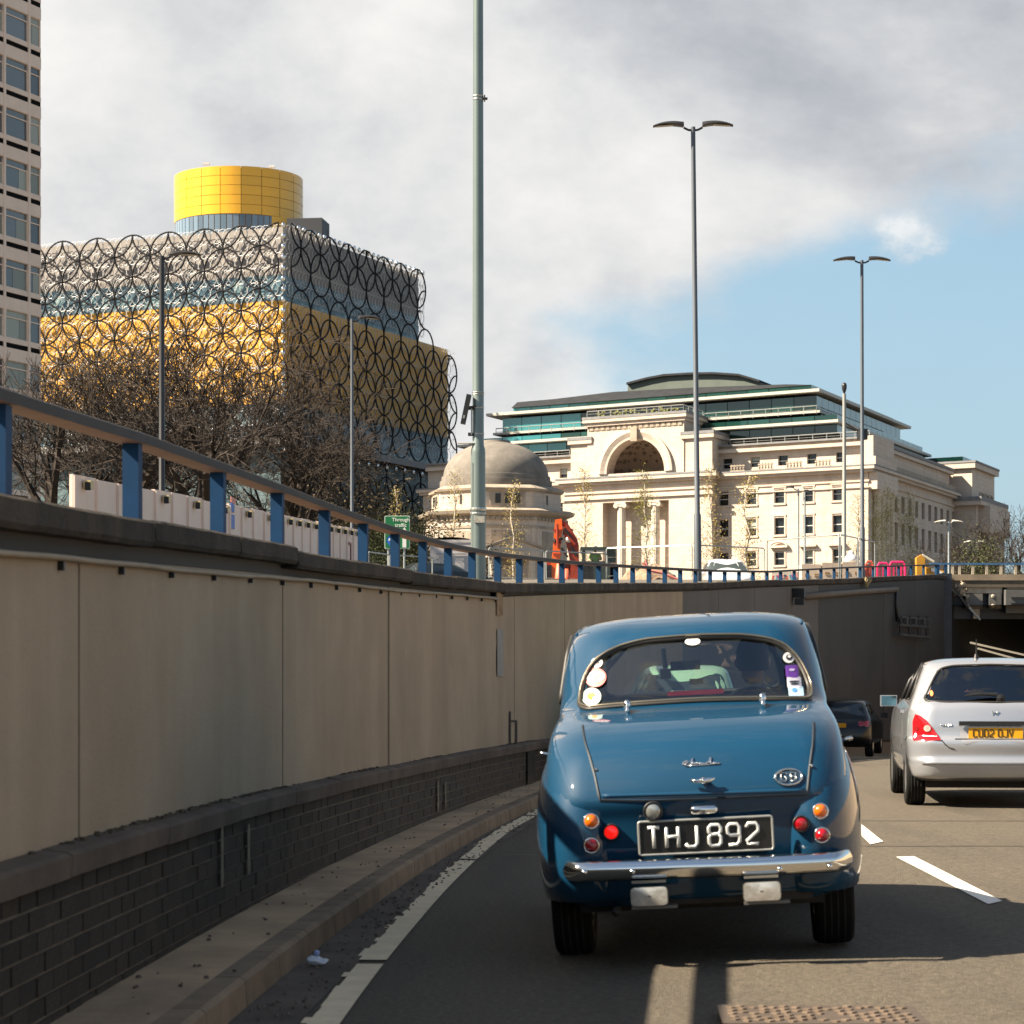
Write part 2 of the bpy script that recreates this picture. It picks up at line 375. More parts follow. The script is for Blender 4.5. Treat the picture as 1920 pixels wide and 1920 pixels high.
# footway between kerb and wall, with kerb stones
mb = MB(); mb.grid([[PW(D, o, Zroad(D, .4) + z) for o, z in ((-.05, .118), (.15, .120), (.345, .120))] for D in frange(-20, 100, .8)])
pav = mb.build('pavement', pave_m, smooth=True); tag(pav, 'narrow concrete strip at the wall foot', kind='structure')
D = -6.0; 
while D < 60:
    L_ = .915; D1 = D + L_ - .012; mb = MB(); rows = []
    for d in (D, (D + D1) / 2, D1):
        z = Zroad(d, .4); rows.append([PW(d, .345, z - .05), PW(d, .345, z + .121), PW(d, .445, z + .121), PW(d, .468, z + .104), PW(d, .478, z - .05)])
    mb.grid(rows); n = len(rows[0]); mb.f += [tuple(range(n)), tuple(reversed(range(2 * n, 3 * n)))]; mb.m += [0, 0]
    o = mb.build('kerb_stone', kerb_m, pav); D += L_

# ---------------- the retaining wall
wall = thing('retaining_wall', 'long curving concrete retaining wall above a sooty brick dado', 'wall', (Xw(0), 0, 0))
WO = Vector((Xw(0), 0, 0))
def wpart(mb, name, mat, **k):
    mb.v = [(p[0] - WO.x, p[1], p[2]) for p in mb.v]; return mb.build(name, mat, wall, **k)
DADO = .545       # top of brickwork above road
def Zdado(D): return Zroad(D, 0) + interp(D, [0, 12, 22, 30, 60], [.625, .60, .53, .50, .48])
# backing mortar face
mb = MB(); mb.grid([[PW(D, -.012, Zroad(D, 0) - .1), PW(D, -.012, Zdado(D)), PW(D, -.30, Zdado(D))] for D in frange(-20, 100, .8)])
wpart(mb, 'mortar_bed', mortar_m)
# bricks: seven courses; the 300 that show largest each their own object
CH = .0765; BL = .232
bricks = []
for c in range(7):
    D = 6.2 + (BL / 2 if c % 2 else 0)
    while D < 46:
        bricks.append((D, c)); D += BL
bricks.sort()
def brick_pts(D, c, jit):
    D1 = D + BL - .012; top = Zdado(D); z0 = top - (c + 1) * CH + .006; z1 = top - c * CH - .006
    if z0 < Zroad(D, .2) + .10: z0 = Zroad(D, .2) + .10
    if z1 <= z0 + .01: return None
    f = -.003 + jit * .6
    return [PW(D, -.02, z0), PW(D, f, z0), PW(D1, f, z0), PW(D1, -.02, z0), PW(D, -.02, z1), PW(D, f, z1), PW(D1, f, z1), PW(D1, -.02, z1)]
bme = None; nb = 0; rest = MB()
for D, c in bricks:
    if c == 6 and False: continue
    P = brick_pts(D, c, rr.uniform(-.004, .005))
    if P is None: continue
    if nb < 300 and D > 7.2:
        if bme is None:
            t = MB(); t.box((0, 0, 0), (1, 1, 1)); bme = t.mesh('brick', brick_m)
        p = (P[1] + P[6]) / 2; t_, n_ = dirn(D); f = (P[1] - P[0]).length
        o = link('brick', bme, wall, (p.x - WO.x - n_[0] * f / 2, p.y - n_[1] * f / 2, (P[0].z + P[4].z) / 2), (rr.uniform(-.006, .006), 0, -math.atan2(t_[0], t_[1])))
        o.scale = (f, (P[3] - P[0]).length, P[4].z - P[0].z); nb += 1
    else: rest.hexa(P)
o = wpart(rest, 'brickwork', brick_m); o['kind'] = 'stuff'
# lime streaks running down the brickwork
for x, y0, y1, w in ((412, 1545, 1665, .035), (462, 1545, 1640, .04), (819, 1465, 1520, .05), (833, 1465, 1515, .04)):
    t = -(-.0019 - (x - 960) / 4500); Dd = (lambda b: (-b + math.sqrt(b * b + 4 * .002587 * 1.743)) / (2 * .002587))(-.0019 - (x - 960) / 4500)
    zt = CAMZ + (HY - y0) * Dd / FPX; zb = CAMZ + (HY - y1) * Dd / FPX
    mb = MB(); mb.grid([[PW(Dd + s * w * k2, .0135, lerp(zt, zb, q)) for s in (-1, 1)] for q, k2 in ((0, .6), (.2, 1), (.5, .8), (.8, 1.1), (1, .5))])
    wpart(mb, 'lime_streak', M('lime_deposit', (.20, .165, .11), .9, var=.35, vs=18))
# dado coping stones
D = -6.0; k = 0
while D < 60:
    L_ = 1.8; D1 = D + L_ - .008; jj = rr.uniform(-.008, .008); rows = []
    for d in (D, D + L_ * .33, D + L_ * .66, D1):
        z = Zdado(d) + jj; rows.append([PW(d, -.10, z), PW(d, .035, z), PW(d, .042, z + .075), PW(d, .02, z + .088), PW(d, -.12, z + .105)])
    mb = MB(); mb.grid(rows, closed=True); n = 5; mb.f += [tuple(range(n)), tuple(reversed(range(3 * n, 4 * n)))]; mb.m += [0, 0]
    wpart(mb, 'dado_coping', cope_m); D += L_
# concrete panels with recessed joints
joints = [-12, -7, -1, 4.2, 8.98, 13.97, 18.53, 22.04, 27.06, 31.5, 36, 40, 44.11, 48.5, 53, 57.3, 61.52, 66, 70.5, 75, 79.2]
mb = MB(); mb.grid([[PW(D, -.13, Zdado(D) - .05), PW(D, -.13, Ztop(D) - .04), PW(D, -.36, Ztop(D) - .04), PW(D, -.36, Zlong(D) - .3)] for D in frange(-20, 82, 1)])
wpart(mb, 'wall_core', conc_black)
for i in range(len(joints) - 1):
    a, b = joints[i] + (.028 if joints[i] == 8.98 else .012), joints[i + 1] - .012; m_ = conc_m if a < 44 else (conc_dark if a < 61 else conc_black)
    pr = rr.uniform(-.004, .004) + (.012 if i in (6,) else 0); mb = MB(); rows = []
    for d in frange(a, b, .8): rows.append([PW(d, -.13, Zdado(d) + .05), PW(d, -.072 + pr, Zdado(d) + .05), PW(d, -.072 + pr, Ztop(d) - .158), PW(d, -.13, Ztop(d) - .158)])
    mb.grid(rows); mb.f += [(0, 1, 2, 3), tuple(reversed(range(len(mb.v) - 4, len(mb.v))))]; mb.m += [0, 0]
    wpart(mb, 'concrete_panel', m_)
# crud and moss gathered where the panels meet the dado
mb = MB()
for i in range(380):
    d = rr.gauss(rr.choice((9.6, 11.2, 13.0, 17, 21, 27)), .55); s = rr.uniform(.004, .013) * (1.3 if 12 > d > 8.8 and rr.random() < .3 else 1); p = PW(d, -.055 + rr.uniform(-.01, .02), Zdado(d) + .098); mb.box((p.x, p.y, p.z + s * .3), (s * 1.6, s * 2.4, s), rot=rr.uniform(0, 3), taper=.5)
wpart(mb, 'moss', M('moss_crud', (.085, .066, .045), .95, var=.5, vs=20))['kind'] = 'stuff'
# top coping
D = -12.0; i = 0
cj = [-12, -9, -6, -3, 0, 3, 6, 7.6, 10.2, 12.35, 14.25, 16.9, 19.6, 22.4, 25.9, 29, 32, 35, 38, 41, 44, 47, 50, 53, 56, 59, 62, 65, 68, 71, 74, 77, 79.4]
for i in range(len(cj) - 1):
    a, b = cj[i], cj[i + 1] - .008; j = rr.uniform(-.006, .006) + (.022 if b < 14.3 and a > 7 else 0); rows = []
    h = interp(a, [0, 14, 26, 80], [.115, .105, .12, .14])
    for d in frange(a, b, .22):
        z = Ztop(d) + j; q1, q2, q3 = rr.uniform(-.0025, .002), rr.uniform(-.003, .002), rr.uniform(-.0025, .0015)
        rows.append([PW(d, -.36, z - h), PW(d, -.035, z - h + q1), PW(d, -.018 + q2, z - h + .02 + q1), PW(d, -.022 + q2, z - .012 + q3), PW(d, -.04, z + q3), PW(d, -.36, z)])
    n = 6; mb = MB(); mb.grid(rows, closed=True); mb.f += [tuple(range(n)), tuple(reversed(range(len(mb.v) - n, len(mb.v))))]; mb.m += [0, 0]
    wpart(mb, 'coping_stone', cope_top_m)
# cable pipe clipped under the coping
pts = []
for d in frange(-6, 25.6, .35):
    pts.append(PW(d, -.045, Ztop(d) - .175 + .005 * math.sin(d * .9) + .002 * math.sin(d * 3.9)))
mb = MB(); mb.tube(pts, .0125, 8); cable = thing('cable_pipe', 'thin cream cable pipe sagging along the wall under the coping', 'cable pipe', WO)
mb.v = [(p[0] - WO.x, p[1], p[2]) for p in mb.v]; mb.build('pipe', M('cream_pvc', (.27, .205, .13), .6, var=.15, vs=3), cable, smooth=True)
d = -5.0
while d < 25.5:
    p = PW(d, -.058, Ztop(d) - .18); MB().box((p.x - WO.x, p.y, p.z - .012), (.022, .03, .045)).build('clip', black_m, cable); d += 1.05
# rust stain, paler patch, filled crack on the wall
def D_at(x, off): 
    b = -.0019 - (x - 960) / 4500; return (-b + math.sqrt(b * b - 4 * .002587 * (-1.743 + off))) / (2 * .002587)
def wall_patch(name, x0, x1, y0, y1, mat, off=-.066, jag=0):
    d0, d1 = D_at(x0, -.072), D_at(x1, -.072); rows = []
    for q in frange(0, 1, .25):
        rows.append([PW(d, off, CAMZ + (HY - lerp(y0, y1, q)) * d / FPX) + Vector((0, rr.uniform(-jag, jag), 0)) for d in (d0, (d0 + d1) / 2, d1)])
    mb = MB(); mb.grid(rows); return wpart(mb, name, mat)
wall_patch('rust_stain', 930, 942, 1106, 1154, M('rust_stain', (.30, .19, .10), .9, var=.4, vs=6), jag=.04)
wall_patch('paint_patch', 931, 942, 1180, 1268, M('paint_patch', (.30, .29, .27), .9, var=.1, vs=6), off=-.064, jag=.02)
wall_patch("expansion_joint", 975, 989, 1408, 1472, black_m, off=.016)
for x0, x1, y0, y1 in ((954, 956.5, 1334, 1395), (966, 968.5, 1352, 1395), (956, 968, 1350, 1354), (737, 739, 1400, 1420)):
    wall_patch('crack', x0, x1, y0, y1, M('crack_dark', (.05, .04, .035), .9), off=-.062)
# wall services near the portal
def wp(x, y, off=-.05): d = D_at(x, off); return Vector((0, 0, 0)) + PW(d, off, CAMZ + (HY - y) * d / FPX)
tp = thing('wall_pipe', 'brown service pipe fixed across the dark wall near the portal', 'pipe', wp(1600, 1110))
o0_ = tp.location.copy()
def rel(mb, o): mb.v = [(p[0] - o.x, p[1] - o.y, p[2] - o.z) for p in mb.v]; return mb
rel(MB().tube([wp(x, y, 0) for x, y in ((1506, 1119), (1560, 1114), (1620, 1109), (1681, 1105))], .085, 8), o0_).build('pipe', M('brown_pipe', (.13, .10, .075), .7, var=.2, vs=3), tp, smooth=True)
rel(MB().tube([wp(x, y, 0) for x, y in ((1680, 1105), (1680, 1135), (1682, 1165))], .05, 6), o0_).build('down_pipe', black_m, tp, smooth=True)
fx = thing('floodlight_fixture', 'small black floodlight bracket on the dark wall above the blue car roof', 'floodlight', wp(1498, 1118, .05))
f0 = fx.location.copy(); p = wp(1498, 1112, .08); q = wp(1499, 1128, .1)
rel(MB().box(p, (.3, .25, .22), rot=-.3), f0).build('bracket', black_m, fx); rel(MB().box(q, (.22, .22, .16), rot=-.2), f0).build('lamp_head', black_m, fx)
cg = thing('cable_cage', 'black open equipment rack bolted to the wall by the tunnel mouth', 'equipment rack', wp(1715, 1175, .1)); c0 = cg.location.copy()
for (xa, ya, xb, yb, r) in ((1685, 1157, 1742, 1162, .03), (1685, 1172, 1742, 1176, .05), (1686, 1190, 1744, 1196, .05)):
    rel(MB().tube([wp(xa, ya, .15), wp(xb, yb, .15)], r, 6), c0).build('rail', M('rack_steel', (.055, .052, .047), .6, var=.2), cg)
for i, x in enumerate((1689, 1706, 1723, 1738)):
    rel(MB().tube([wp(x, 1155, .18), wp(x, 1192, .18)], .045, 6), c0).build('upright', black_m, cg)
for x in (1697, 1714, 1730):
    p = wp(x, 1166, .12); rel(MB().box(p, (.16, .3, .24), rot=-.35), c0).build('ballast_box', M('rack_grey', (.06, .06, .062), .6), cg)
# dry weed hanging over the coping
wd = thing('hanging_weed', 'dry straw coloured weed hanging over the coping above the dark wall', 'weed', wp(1627, 1085, .05)); w0 = wd.location.copy(); mb = MB()
for i in range(26):
    a = wp(1627 + rr.uniform(-4, 4), 1083, .02); b_ = wp(1626 + rr.uniform(-4, 3), 1083 + rr.uniform(8, 22), .06); mb.tube([a, (a + b_) / 2 + Vector((rr.uniform(-.1, .1), 0, .02)), b_], [.03, .025, .01], 4)
rel(mb, w0).build('stems', M('straw', (.30, .235, .12), .9, var=.3, vs=9), wd)['kind'] = 'stuff'

# ---------------- upper ground sheet, cut round the underpass
mb = MB()
lx = [-2500, -600, -120, -30, -8, -3, -1.2, -.36]
mb.grid([[(Vector((Xw(min(D, 82)) + o, D, Zg(D)))) for o in lx] for D in [-400, -40] + frange(-30, 82, 4)])
mb.grid([[(Vector((Xw(min(D, 82)) + o, D, Zg(D)))) for o in (LANE_END + .3, 20, 60, 200, 900, 2500)] for D in [-400, -40] + frange(-30, 82, 4)])
mb.grid([[Vector((x, D, Zg(90) + .0)) for x in (-2500, -400, -100, 0, 40, 100, 300, 900, 2500)] for D in (82, 110, 180, 400, 1200, 4500)])
ground = mb.build('ground', M('upper_ground', (.12, .105, .085), .9, var=.25, vs=.4, dirt=((.10, .09, .08), .8, .5, .5, (1, 1, 1)))); tag(ground, kind='structure')
# far side retaining wall
rw = thing('far_side_wall', 'sunlit concrete retaining wall on the far side of the road', 'wall', (Xw(0) + LANE_END, 0, 0)); r0 = rw.location.copy()
for i in range(len(joints) - 1):
    a, b = joints[i] + .012, joints[i + 1] - .012; mb = MB()
    mb.grid([[PW(d, LANE_END, Zlong(d) - .1), PW(d, LANE_END, Ztop(d)), PW(d, LANE_END + .35, Ztop(d))] for d in frange(a, b, 1)])
    rel(mb, r0).build('concrete_panel', conc_m, rw)

# ---------------- railing
POST_D = [-4.6, -2.4, -.2, 2, 4.1, 6.1, 8.15, 10.38, 12.45, 14.31, 16.13, 17.88, 19.54, 21.15, 22.76, 24.42, 26.35, 28.08, 29.92, 31.86]
while POST_D[-1] < 77: POST_D.append(POST_D[-1] + 1.79)
RZ_D = [-10, 0, 8.14, 10.38, 12.45, 14.31, 16.13, 19.54, 22.76, 26.35, 29.92, 31.86, 48.41, 55.5, 66.68, 74.17, 79]
RZ_Z = [2.02, 2.05, 2.282, 2.372, 2.427, 2.467, 2.494, 2.545, 2.61, 2.719, 2.852, 2.918, 3.57, 3.88, 4.52, 4.93, 5.2]
def Zrail(D): return interp(D, RZ_D, RZ_Z)
rl = thing('guard_railing', 'blue and grey steel guard railing along the top of the curving wall', 'railing', (Xw(0) - .16, 0, 1.9)); g0 = rl.location.copy()
RO = -.165
for D in POST_D:
    a = [PW(D - .015 + u, RO + v, z) for z in (Ztop(D) - .02, Zrail(D) - .046) for u, v in ((0, -.035), (0, .035), (.085, .035), (.085, -.035))]
    rel(MB().hexa(a), g0).build('post', rail_blue, rl, recalc=True)
i = 0
ends = [-6.5, -2.35, 2.05, 6.15, 10.42, 14.35, 17.92, 21.2, 24.46, 28.12, 31.9]
while ends[-1] < 76: ends.append(ends[-1] + 3.58)
for i in range(len(ends) - 1):
    a, b = ends[i], ends[i + 1] - .006; rows = []
    for d in frange(a, b, .5):
        z = Zrail(d); rows.append([PW(d, RO - .06, z - .045), PW(d, RO + .055, z - .045), PW(d, RO + .06, z - .006), PW(d, RO + .05, z), PW(d, RO - .055, z), PW(d, RO - .06, z - .006)])
    mb = MB(); mb.grid(rows, closed=True); n = 6; nf = len(mb.f)
    for q in range(nf):
        if q % 6 == 0: mb.m[q] = 1
    mb.f += [tuple(range(n)), tuple(reversed(range(len(mb.v) - n, len(mb.v))))]; mb.m += [0, 0]
    rel(mb, g0).build('top_rail', [rail_top_m, under_m], rl)

# ---------------- tunnel mouth and the bridge over it
PD = 80.0
tun = thing('tunnel_portal', 'dark tunnel mouth under the road bridge on the right', 'tunnel', (20, PD, 0)); t0 = tun.location.copy()
navy = M('navy_steel', (.012, .022, .038), .5, var=.3, vs=3)
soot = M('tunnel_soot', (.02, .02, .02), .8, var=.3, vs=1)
mb = MB(); mb.grid([[PW(D, 0, Zlong(D) - .1), PW(D, 0, 3.9)] for D in frange(80, 131, 1.5)]); rel(mb, t0).build('inner_wall', soot, tun)
mb = MB(); mb.grid([[PW(D, LANE_END, Zlong(D) - .1), PW(D, LANE_END, 3.9)] for D in frange(79, 131, 1.5)]); rel(mb, t0).build('inner_wall', soot, tun)
mb = MB(); mb.grid([[PW(D, o, 3.86) for o in (-1, 3, 8, LANE_END + 1)] for D in frange(80, 131, 3)]); rel(mb, t0).build('ceiling', soot, tun)
mb = MB(); mb.grid([[PW(130, o, z) for o in (-1, LANE_END + 1)] for z in (-4, 4)]); rel(mb, t0).build('end_wall', soot, tun)
zs = 3.42
rel(MB().box((24.6, PD + .6, (zs + 4.70) / 2 + .1), (22, .5, 4.6 - zs + .1)), t0).build('lintel_beam', navy, tun)
rel(MB().box((24.6, PD + .35, zs + .12), (22, .16, .24)), t0).build('lower_flange', M('dark_flange', (.03, .035, .042), .6, var=.3), tun)
rel(MB().box(((1762 - 960) * 80 / FPX, PD - .1, 1.8), (.55, 1.2, 6.2)), t0).build('abutment', navy, tun)
palec = M('pale_fascia_concrete', (.44, .39, .31), .8, var=.2, vs=2, dirt=((.10, .09, .08), 2, .5, .6, (1, 1, .3)))
midc = M('grey_fascia_plate', (.13, .125, .115), .7, var=.2, vs=3)
def pz(x0, x1, y0, y1, dd, th, name, mat, D=PD):
    a = px(x0, y0, D); b = px(x1, y1, D); return rel(MB().box(((a.x + b.x) / 2, D + dd, (a.z + b.z) / 2), (abs(b.x - a.x), th, abs(a.z - b.z))), t0).build(name, mat, tun)
pz(1775, 1784, 1088, 1160, .2, .3, 'stiffener', palec)
pz(1790, 1880, 1090, 1100, .22, .25, 'fascia_panel', palec); pz(1808, 1880, 1100.3, 1112, .22, .25, 'fascia_panel', palec); pz(1869, 1879, 1112.3, 1141, .22, .25, 'stiffener', palec)
pz(1811, 1843, 1113, 1141, .1, .12, 'cover_plate', midc); pz(1855, 1868, 1113, 1141, .1, .12, 'cover_plate', midc)
pz(1826, 1838, 1141.5, 1160, .2, .2, 'stiffener', palec)
pz(1889, 1965, 1091, 1104, .22, .25, 'fascia_panel', palec); pz(1883, 1975, 1106, 1150, -.1, .3, 'sign_back', M('sign_back_grey', (.11, .11, .105), .6, var=.15))
pz(1893, 1975, 1120, 1123, -.27, .03, 'louvre', black_m); pz(1893, 1975, 1131, 1134, -.27, .03, 'louvre', black_m)
pz(1985, 2130, 1091, 1150, .2, .25, 'fascia_panel', palec)
for x, y in ((1814, 1118), (1814, 1136), (1862, 1118), (1862, 1136)):
    p = px(x, y, PD); rel(MB().lathe([(0, -.03), (.05, -.02), (.07, 0)], (p.x, PD + .03, p.z), 10, axis='Y'), t0).build('bolt', palec, tun)
mb = MB()
for i in range(90):
    p = px(1797 + rr.gauss(0, 7), 1106 + rr.gauss(0, 6), PD); s = rr.uniform(.05, .16); mb.box((p.x, PD - .1 + rr.uniform(-.15, .15), p.z), (s, s, s * .7), rot=rr.uniform(0, 3), taper=.6)
rel(mb, t0).build('rubble', M('nest_rubble', (.34, .27, .20), .9, var=.6, vs=8), tun)['kind'] = 'stuff'
for (xa, ya, xb, yb, r, m_) in ((1757, 1078, 1834, 1163, .035, grey_m), (1762, 1076, 1812, 1140, .06, black_m), (1786, 1108, 1833, 1160, .03, M('pale_cable', (.35, .30, .22), .6))):
    a = px(xa, ya, PD); b = px(xb, yb, PD); a.y = b.y = PD - .35; rel(MB().tube([a, b], r, 6), t0).build('loose_conduit', m_, tun)
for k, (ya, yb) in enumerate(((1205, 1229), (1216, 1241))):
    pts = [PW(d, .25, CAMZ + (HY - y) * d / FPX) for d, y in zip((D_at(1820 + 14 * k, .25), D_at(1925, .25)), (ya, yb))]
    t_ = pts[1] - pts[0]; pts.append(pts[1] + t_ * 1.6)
    rel(MB().tube(pts, .034, 6), t0).build('glow_strip', M('pale_glow_strip', (.5, .43, .32), .6, emit=(1, .82, .58), es=.16), tun)  # weak glow added so these pale wall strips look lit
# bridge deck, parapet and its railing
br = thing('road_bridge', 'road bridge deck crossing over the tunnel mouth', 'bridge', (24, PD, 4.8)); b0 = br.location.copy()
sunc = M('parapet_concrete', (.26, .205, .145), .9, var=.25, vs=1.5, bump=.5, bs=20)
for i in range(6):
    x0 = 13.95 + i * 3.4; rel(MB().box((x0 + 1.69, PD + .22, 4.80), (3.37, .5, .20)), b0).build('parapet_stone', sunc, br)
rel(MB().box((24.5, PD + 8, 4.62), (22, 16, .3)), b0).build('deck', asphalt, br)
bars = [px(x, 1070, PD).x for x in (1760, 1774, 1787, 1800, 1825, 1851, 1878, 1905, 1932, 1959, 1986, 2013, 2040, 2067)]
cream = M('cream_post', (.42, .37, .28), .6, var=.15)
for x in bars: rel(MB().box((x, PD + .1, 5.05), (.085, .07, .37)), b0).build('post', cream if x > 14.5 else rail_blue, br)
for i in range(6):
    x0 = 13.95 + i * 3.4; rel(MB().box((x0 + 1.69, PD + .1, 5.255), (3.38, .10, .06)), b0).build('top_rail', M('bridge_rail_blue', (.035, .12, .26), .4, var=.2, vs=3), br)
# ================================================================== buildings
GZ = 4.79                                   # upper street level beyond the wall
def facade(mb, fn, u0, u1, z0, z1, openings, depth, mi=0, rmi=None):
    """wall skin with real openings; fn(u, d, z) -> point, d goes into the wall"""
    us = sorted({u0, u1, *[o[0] for o in openings], *[o[1] for o in openings]}); zs = sorted({z0, z1, *[o[2] for o in openings], *[o[3] for o in openings]})
    us = [u for u in us if u0 - 1e-6 <= u <= u1 + 1e-6]; zs = [z for z in zs if z0 - 1e-6 <= z <= z1 + 1e-6]
    def isin(u, z): return any(o[0] < u < o[1] and o[2] < z < o[3] for o in openings)
    for i in range(len(us) - 1):
        for j in range(len(zs) - 1):
            if not isin((us[i] + us[i + 1]) / 2, (zs[j] + zs[j + 1]) / 2):
                mb.add([fn(us[i], 0, zs[j]), fn(us[i + 1], 0, zs[j]), fn(us[i + 1], 0, zs[j + 1]), fn(us[i], 0, zs[j + 1])], [(0, 1, 2, 3)], mi)
    for a, b, c, d in openings:
        P = [(a, c), (b, c), (b, d), (a, d)]
        for k in range(4):
            p, q = P[k], P[(k + 1) % 4]
            mb.add([fn(p[0], 0, p[1]), fn(q[0], 0, q[1]), fn(q[0], depth, q[1]), fn(p[0], depth, p[1])], [(0, 1, 2, 3)], mi if rmi is None else rmi)

stone = M('portland_stone', (.56, .475, .40), .85, var=.07, vs=.8, tint=.03, bump=.5, bs=2.5, courses=(1.5, .62, .80), dirt=((.38, .30, .235), .5, .52, .5, (1, 1, .35)))
stone2 = M('weathered_stone', (.36, .30, .235), .9, var=.15, vs=1.2, bump=.5, bs=3, dirt=((.20, .165, .13), .7, .50, .7, (1, 1, .5)))
lead = M('lead_grey', (.20, .20, .205), .85, var=.15, vs=1.5)
winglass = M('window_glass', (.012, .016, .020), .08, spec=.5, tint=.5)
blind = M('pale_blind', (.30, .33, .29), .6, tint=.2)
sash_m = M('white_sash', (.62, .60, .55), .5)

# ---------------- the office tower on the left
tw = thing('office_tower', 'tall office tower with a pale concrete grid of windows at the photo edge', 'tower', (-32.8, 167, GZ)); w0 = tw.location.copy()
def tf(u, d, z): return Vector((-32.8 - .399 * u - .917 * d, 167 - .917 * u + .399 * d, z)) - w0
precast = M('precast_concrete', (.86, .68, .55), .85, var=.06, vs=.9, bump=.3, bs=8, dirt=((.64, .50, .39), 1, .6, .4, (1, 1, .2)))
FH = 3.44; BW = 2.86; zb0 = 1.29 + (1280 - 60) * 166 / FPX + .3 * FH - 12 * FH
ops = []; wins = []
NFL = 22
for f in range(NFL):
    zt = zb0 + f * FH
    for b_ in range(5):
        ua = .02 + (b_ - 1) * BW + 1.42 + .10 if b_ else .06; ub = .02 + b_ * BW + 1.42 - .10
        if zt - 1.9 > GZ: ops.append((ua, ub, zt - .55 * FH, zt)); wins.append((ua, ub, zt))
mb = MB(); facade(mb, tf, 0, 14, GZ - 1, zb0 + NFL * FH, ops, .12)
mb.add([tf(0, 0, GZ - 1), tf(0, 0, zb0 + NFL * FH), tf(0, 18, zb0 + NFL * FH), tf(0, 18, GZ - 1)], [(0, 1, 2, 3)])
mb.add([tf(14, 0, GZ - 1), tf(14, 0, zb0 + NFL * FH), tf(14, 18, zb0 + NFL * FH), tf(14, 18, GZ - 1)], [(3, 2, 1, 0)])
mb.build('wall', precast, tw, recalc=False)
blk = lambda mbx, f, u0, u1, d0, d1, z0, z1, mi=0: mbx.hexa([f(u0, d1, z0), f(u0, d0, z0), f(u1, d0, z0), f(u1, d1, z0), f(u0, d1, z1), f(u0, d0, z1), f(u1, d0, z1), f(u1, d1, z1)], mi)
tglass = [M('tower_glass_dark', (.10, .115, .12), .08, spec=.8, tint=.35), M('tower_glass_blue', (.17, .19, .20), .12, spec=.8, tint=.3), M('tower_blind', (.28, .29, .24), .3, tint=.3)]
R2 = random.Random(11)
for ua, ub, zt in wins:
    zl = zt - .55 * FH
    m1 = MB(); blk(m1, tf, ua, ub, .10, .14, zl, zt); w_ = m1.build('window', R2.choice(tglass), tw)
    if R2.random() < .4:
        m1 = MB(); uu = lerp(ua, ub, R2.uniform(.3, .7)); blk(m1, tf, ua + .01, uu, .08, .095, zl + .02, zt - .45); m1.build('blind', tglass[2], w_)
    m1 = MB(); blk(m1, tf, ua, ub, .03, .078, zt - .50, zt - .42); blk(m1, tf, ua, ub, .03, .078, zl, zl + .06); blk(m1, tf, ua, ua + .05, .03, .078, zl + .06, zt - .5); blk(m1, tf, ub - .05, ub, .03, .078, zl + .06, zt - .5); m1.build('frame', precast, w_)
for f in range(NFL):
    zt = zb0 + f * FH
    if zt - 2.5 < GZ: continue
    for b_ in range(5):
        ua = .02 + (b_ - 1) * BW + 1.42 + .10 if b_ else .03; ub = .02 + b_ * BW + 1.42 - .10
        m1 = MB(); blk(m1, tf, ua, ub, -.05, -.004, zt - .645 * FH, zt - .552 * FH); blk(m1, tf, ua, ub, -.06, -.005, zt - .99 * FH, zt - .75 * FH); m1.build('sill_panel', precast, tw)
        m1 = MB(); blk(m1, tf, ua + .02, ub - .02, -.02, -.006, zt - .74 * FH, zt - .65 * FH); m1.build('vent_slot', M('vent_black', (.006, .006, .006), .9, spec=.1), tw)
for b_ in range(5):
    u = 1.44 + b_ * BW; zz = zb0
    m1 = MB()
    for f in range(NFL):
        zt = zb0 + f * FH
        if zt - 2 < GZ: continue
        for za, zb_, wa, wb in ((zt - FH * .75, zt - FH * .30, .13, .085), (zt - FH * .30, zt - .0, .085, .13), (zt - FH, zt - FH * .75, .13, .13)):
            m1.hexa([tf(u - wa, 0, za), tf(u - wa, -.10, za), tf(u + wa, -.10, za), tf(u + wa, 0, za), tf(u - wb, 0, zb_), tf(u - wb, -.10, zb_), tf(u + wb, -.10, zb_), tf(u + wb, 0, zb_)])
    m1.build('mullion_rib', precast, tw)

# ---------------- the library
lb = thing('library', 'huge library clad in interlocking black rings over gold and silver bands', 'library', (-31.5, 330, GZ)); l0 = lb.location.copy()
lc, ls = math.cos(rad(23.5)), math.sin(rad(23.5))
def lf(u, d, z): return Vector((-31.5 - lc * u + ls * d, 330 + ls * u + lc * d, z)) - l0      # left face, d into building
def lr(u, d, z): return Vector((-31.5 + ls * u - lc * d, 330 + lc * u + ls * d, z)) - l0      # right face
silver = M('silver_cladding', (.26, .235, .215), .5, var=.06, vs=.6)
gold = M('gold_cladding', (.74, .38, .035), .5, var=.07, vs=.5, spec=.6)
tealg = M('teal_glazing', (.07, .13, .17), .25, var=.5, vs=.7, spec=.7, spots=((.33, .47, .47), .55, .52, .65))
dark_low = M('grey_green_glazing', (.10, .14, .15), .2, var=.4, vs=.8, spots=((.30, .33, .32), .7, .58, .5))
slabm = M('terrace_slab', (.27, .26, .25), .7, var=.08)
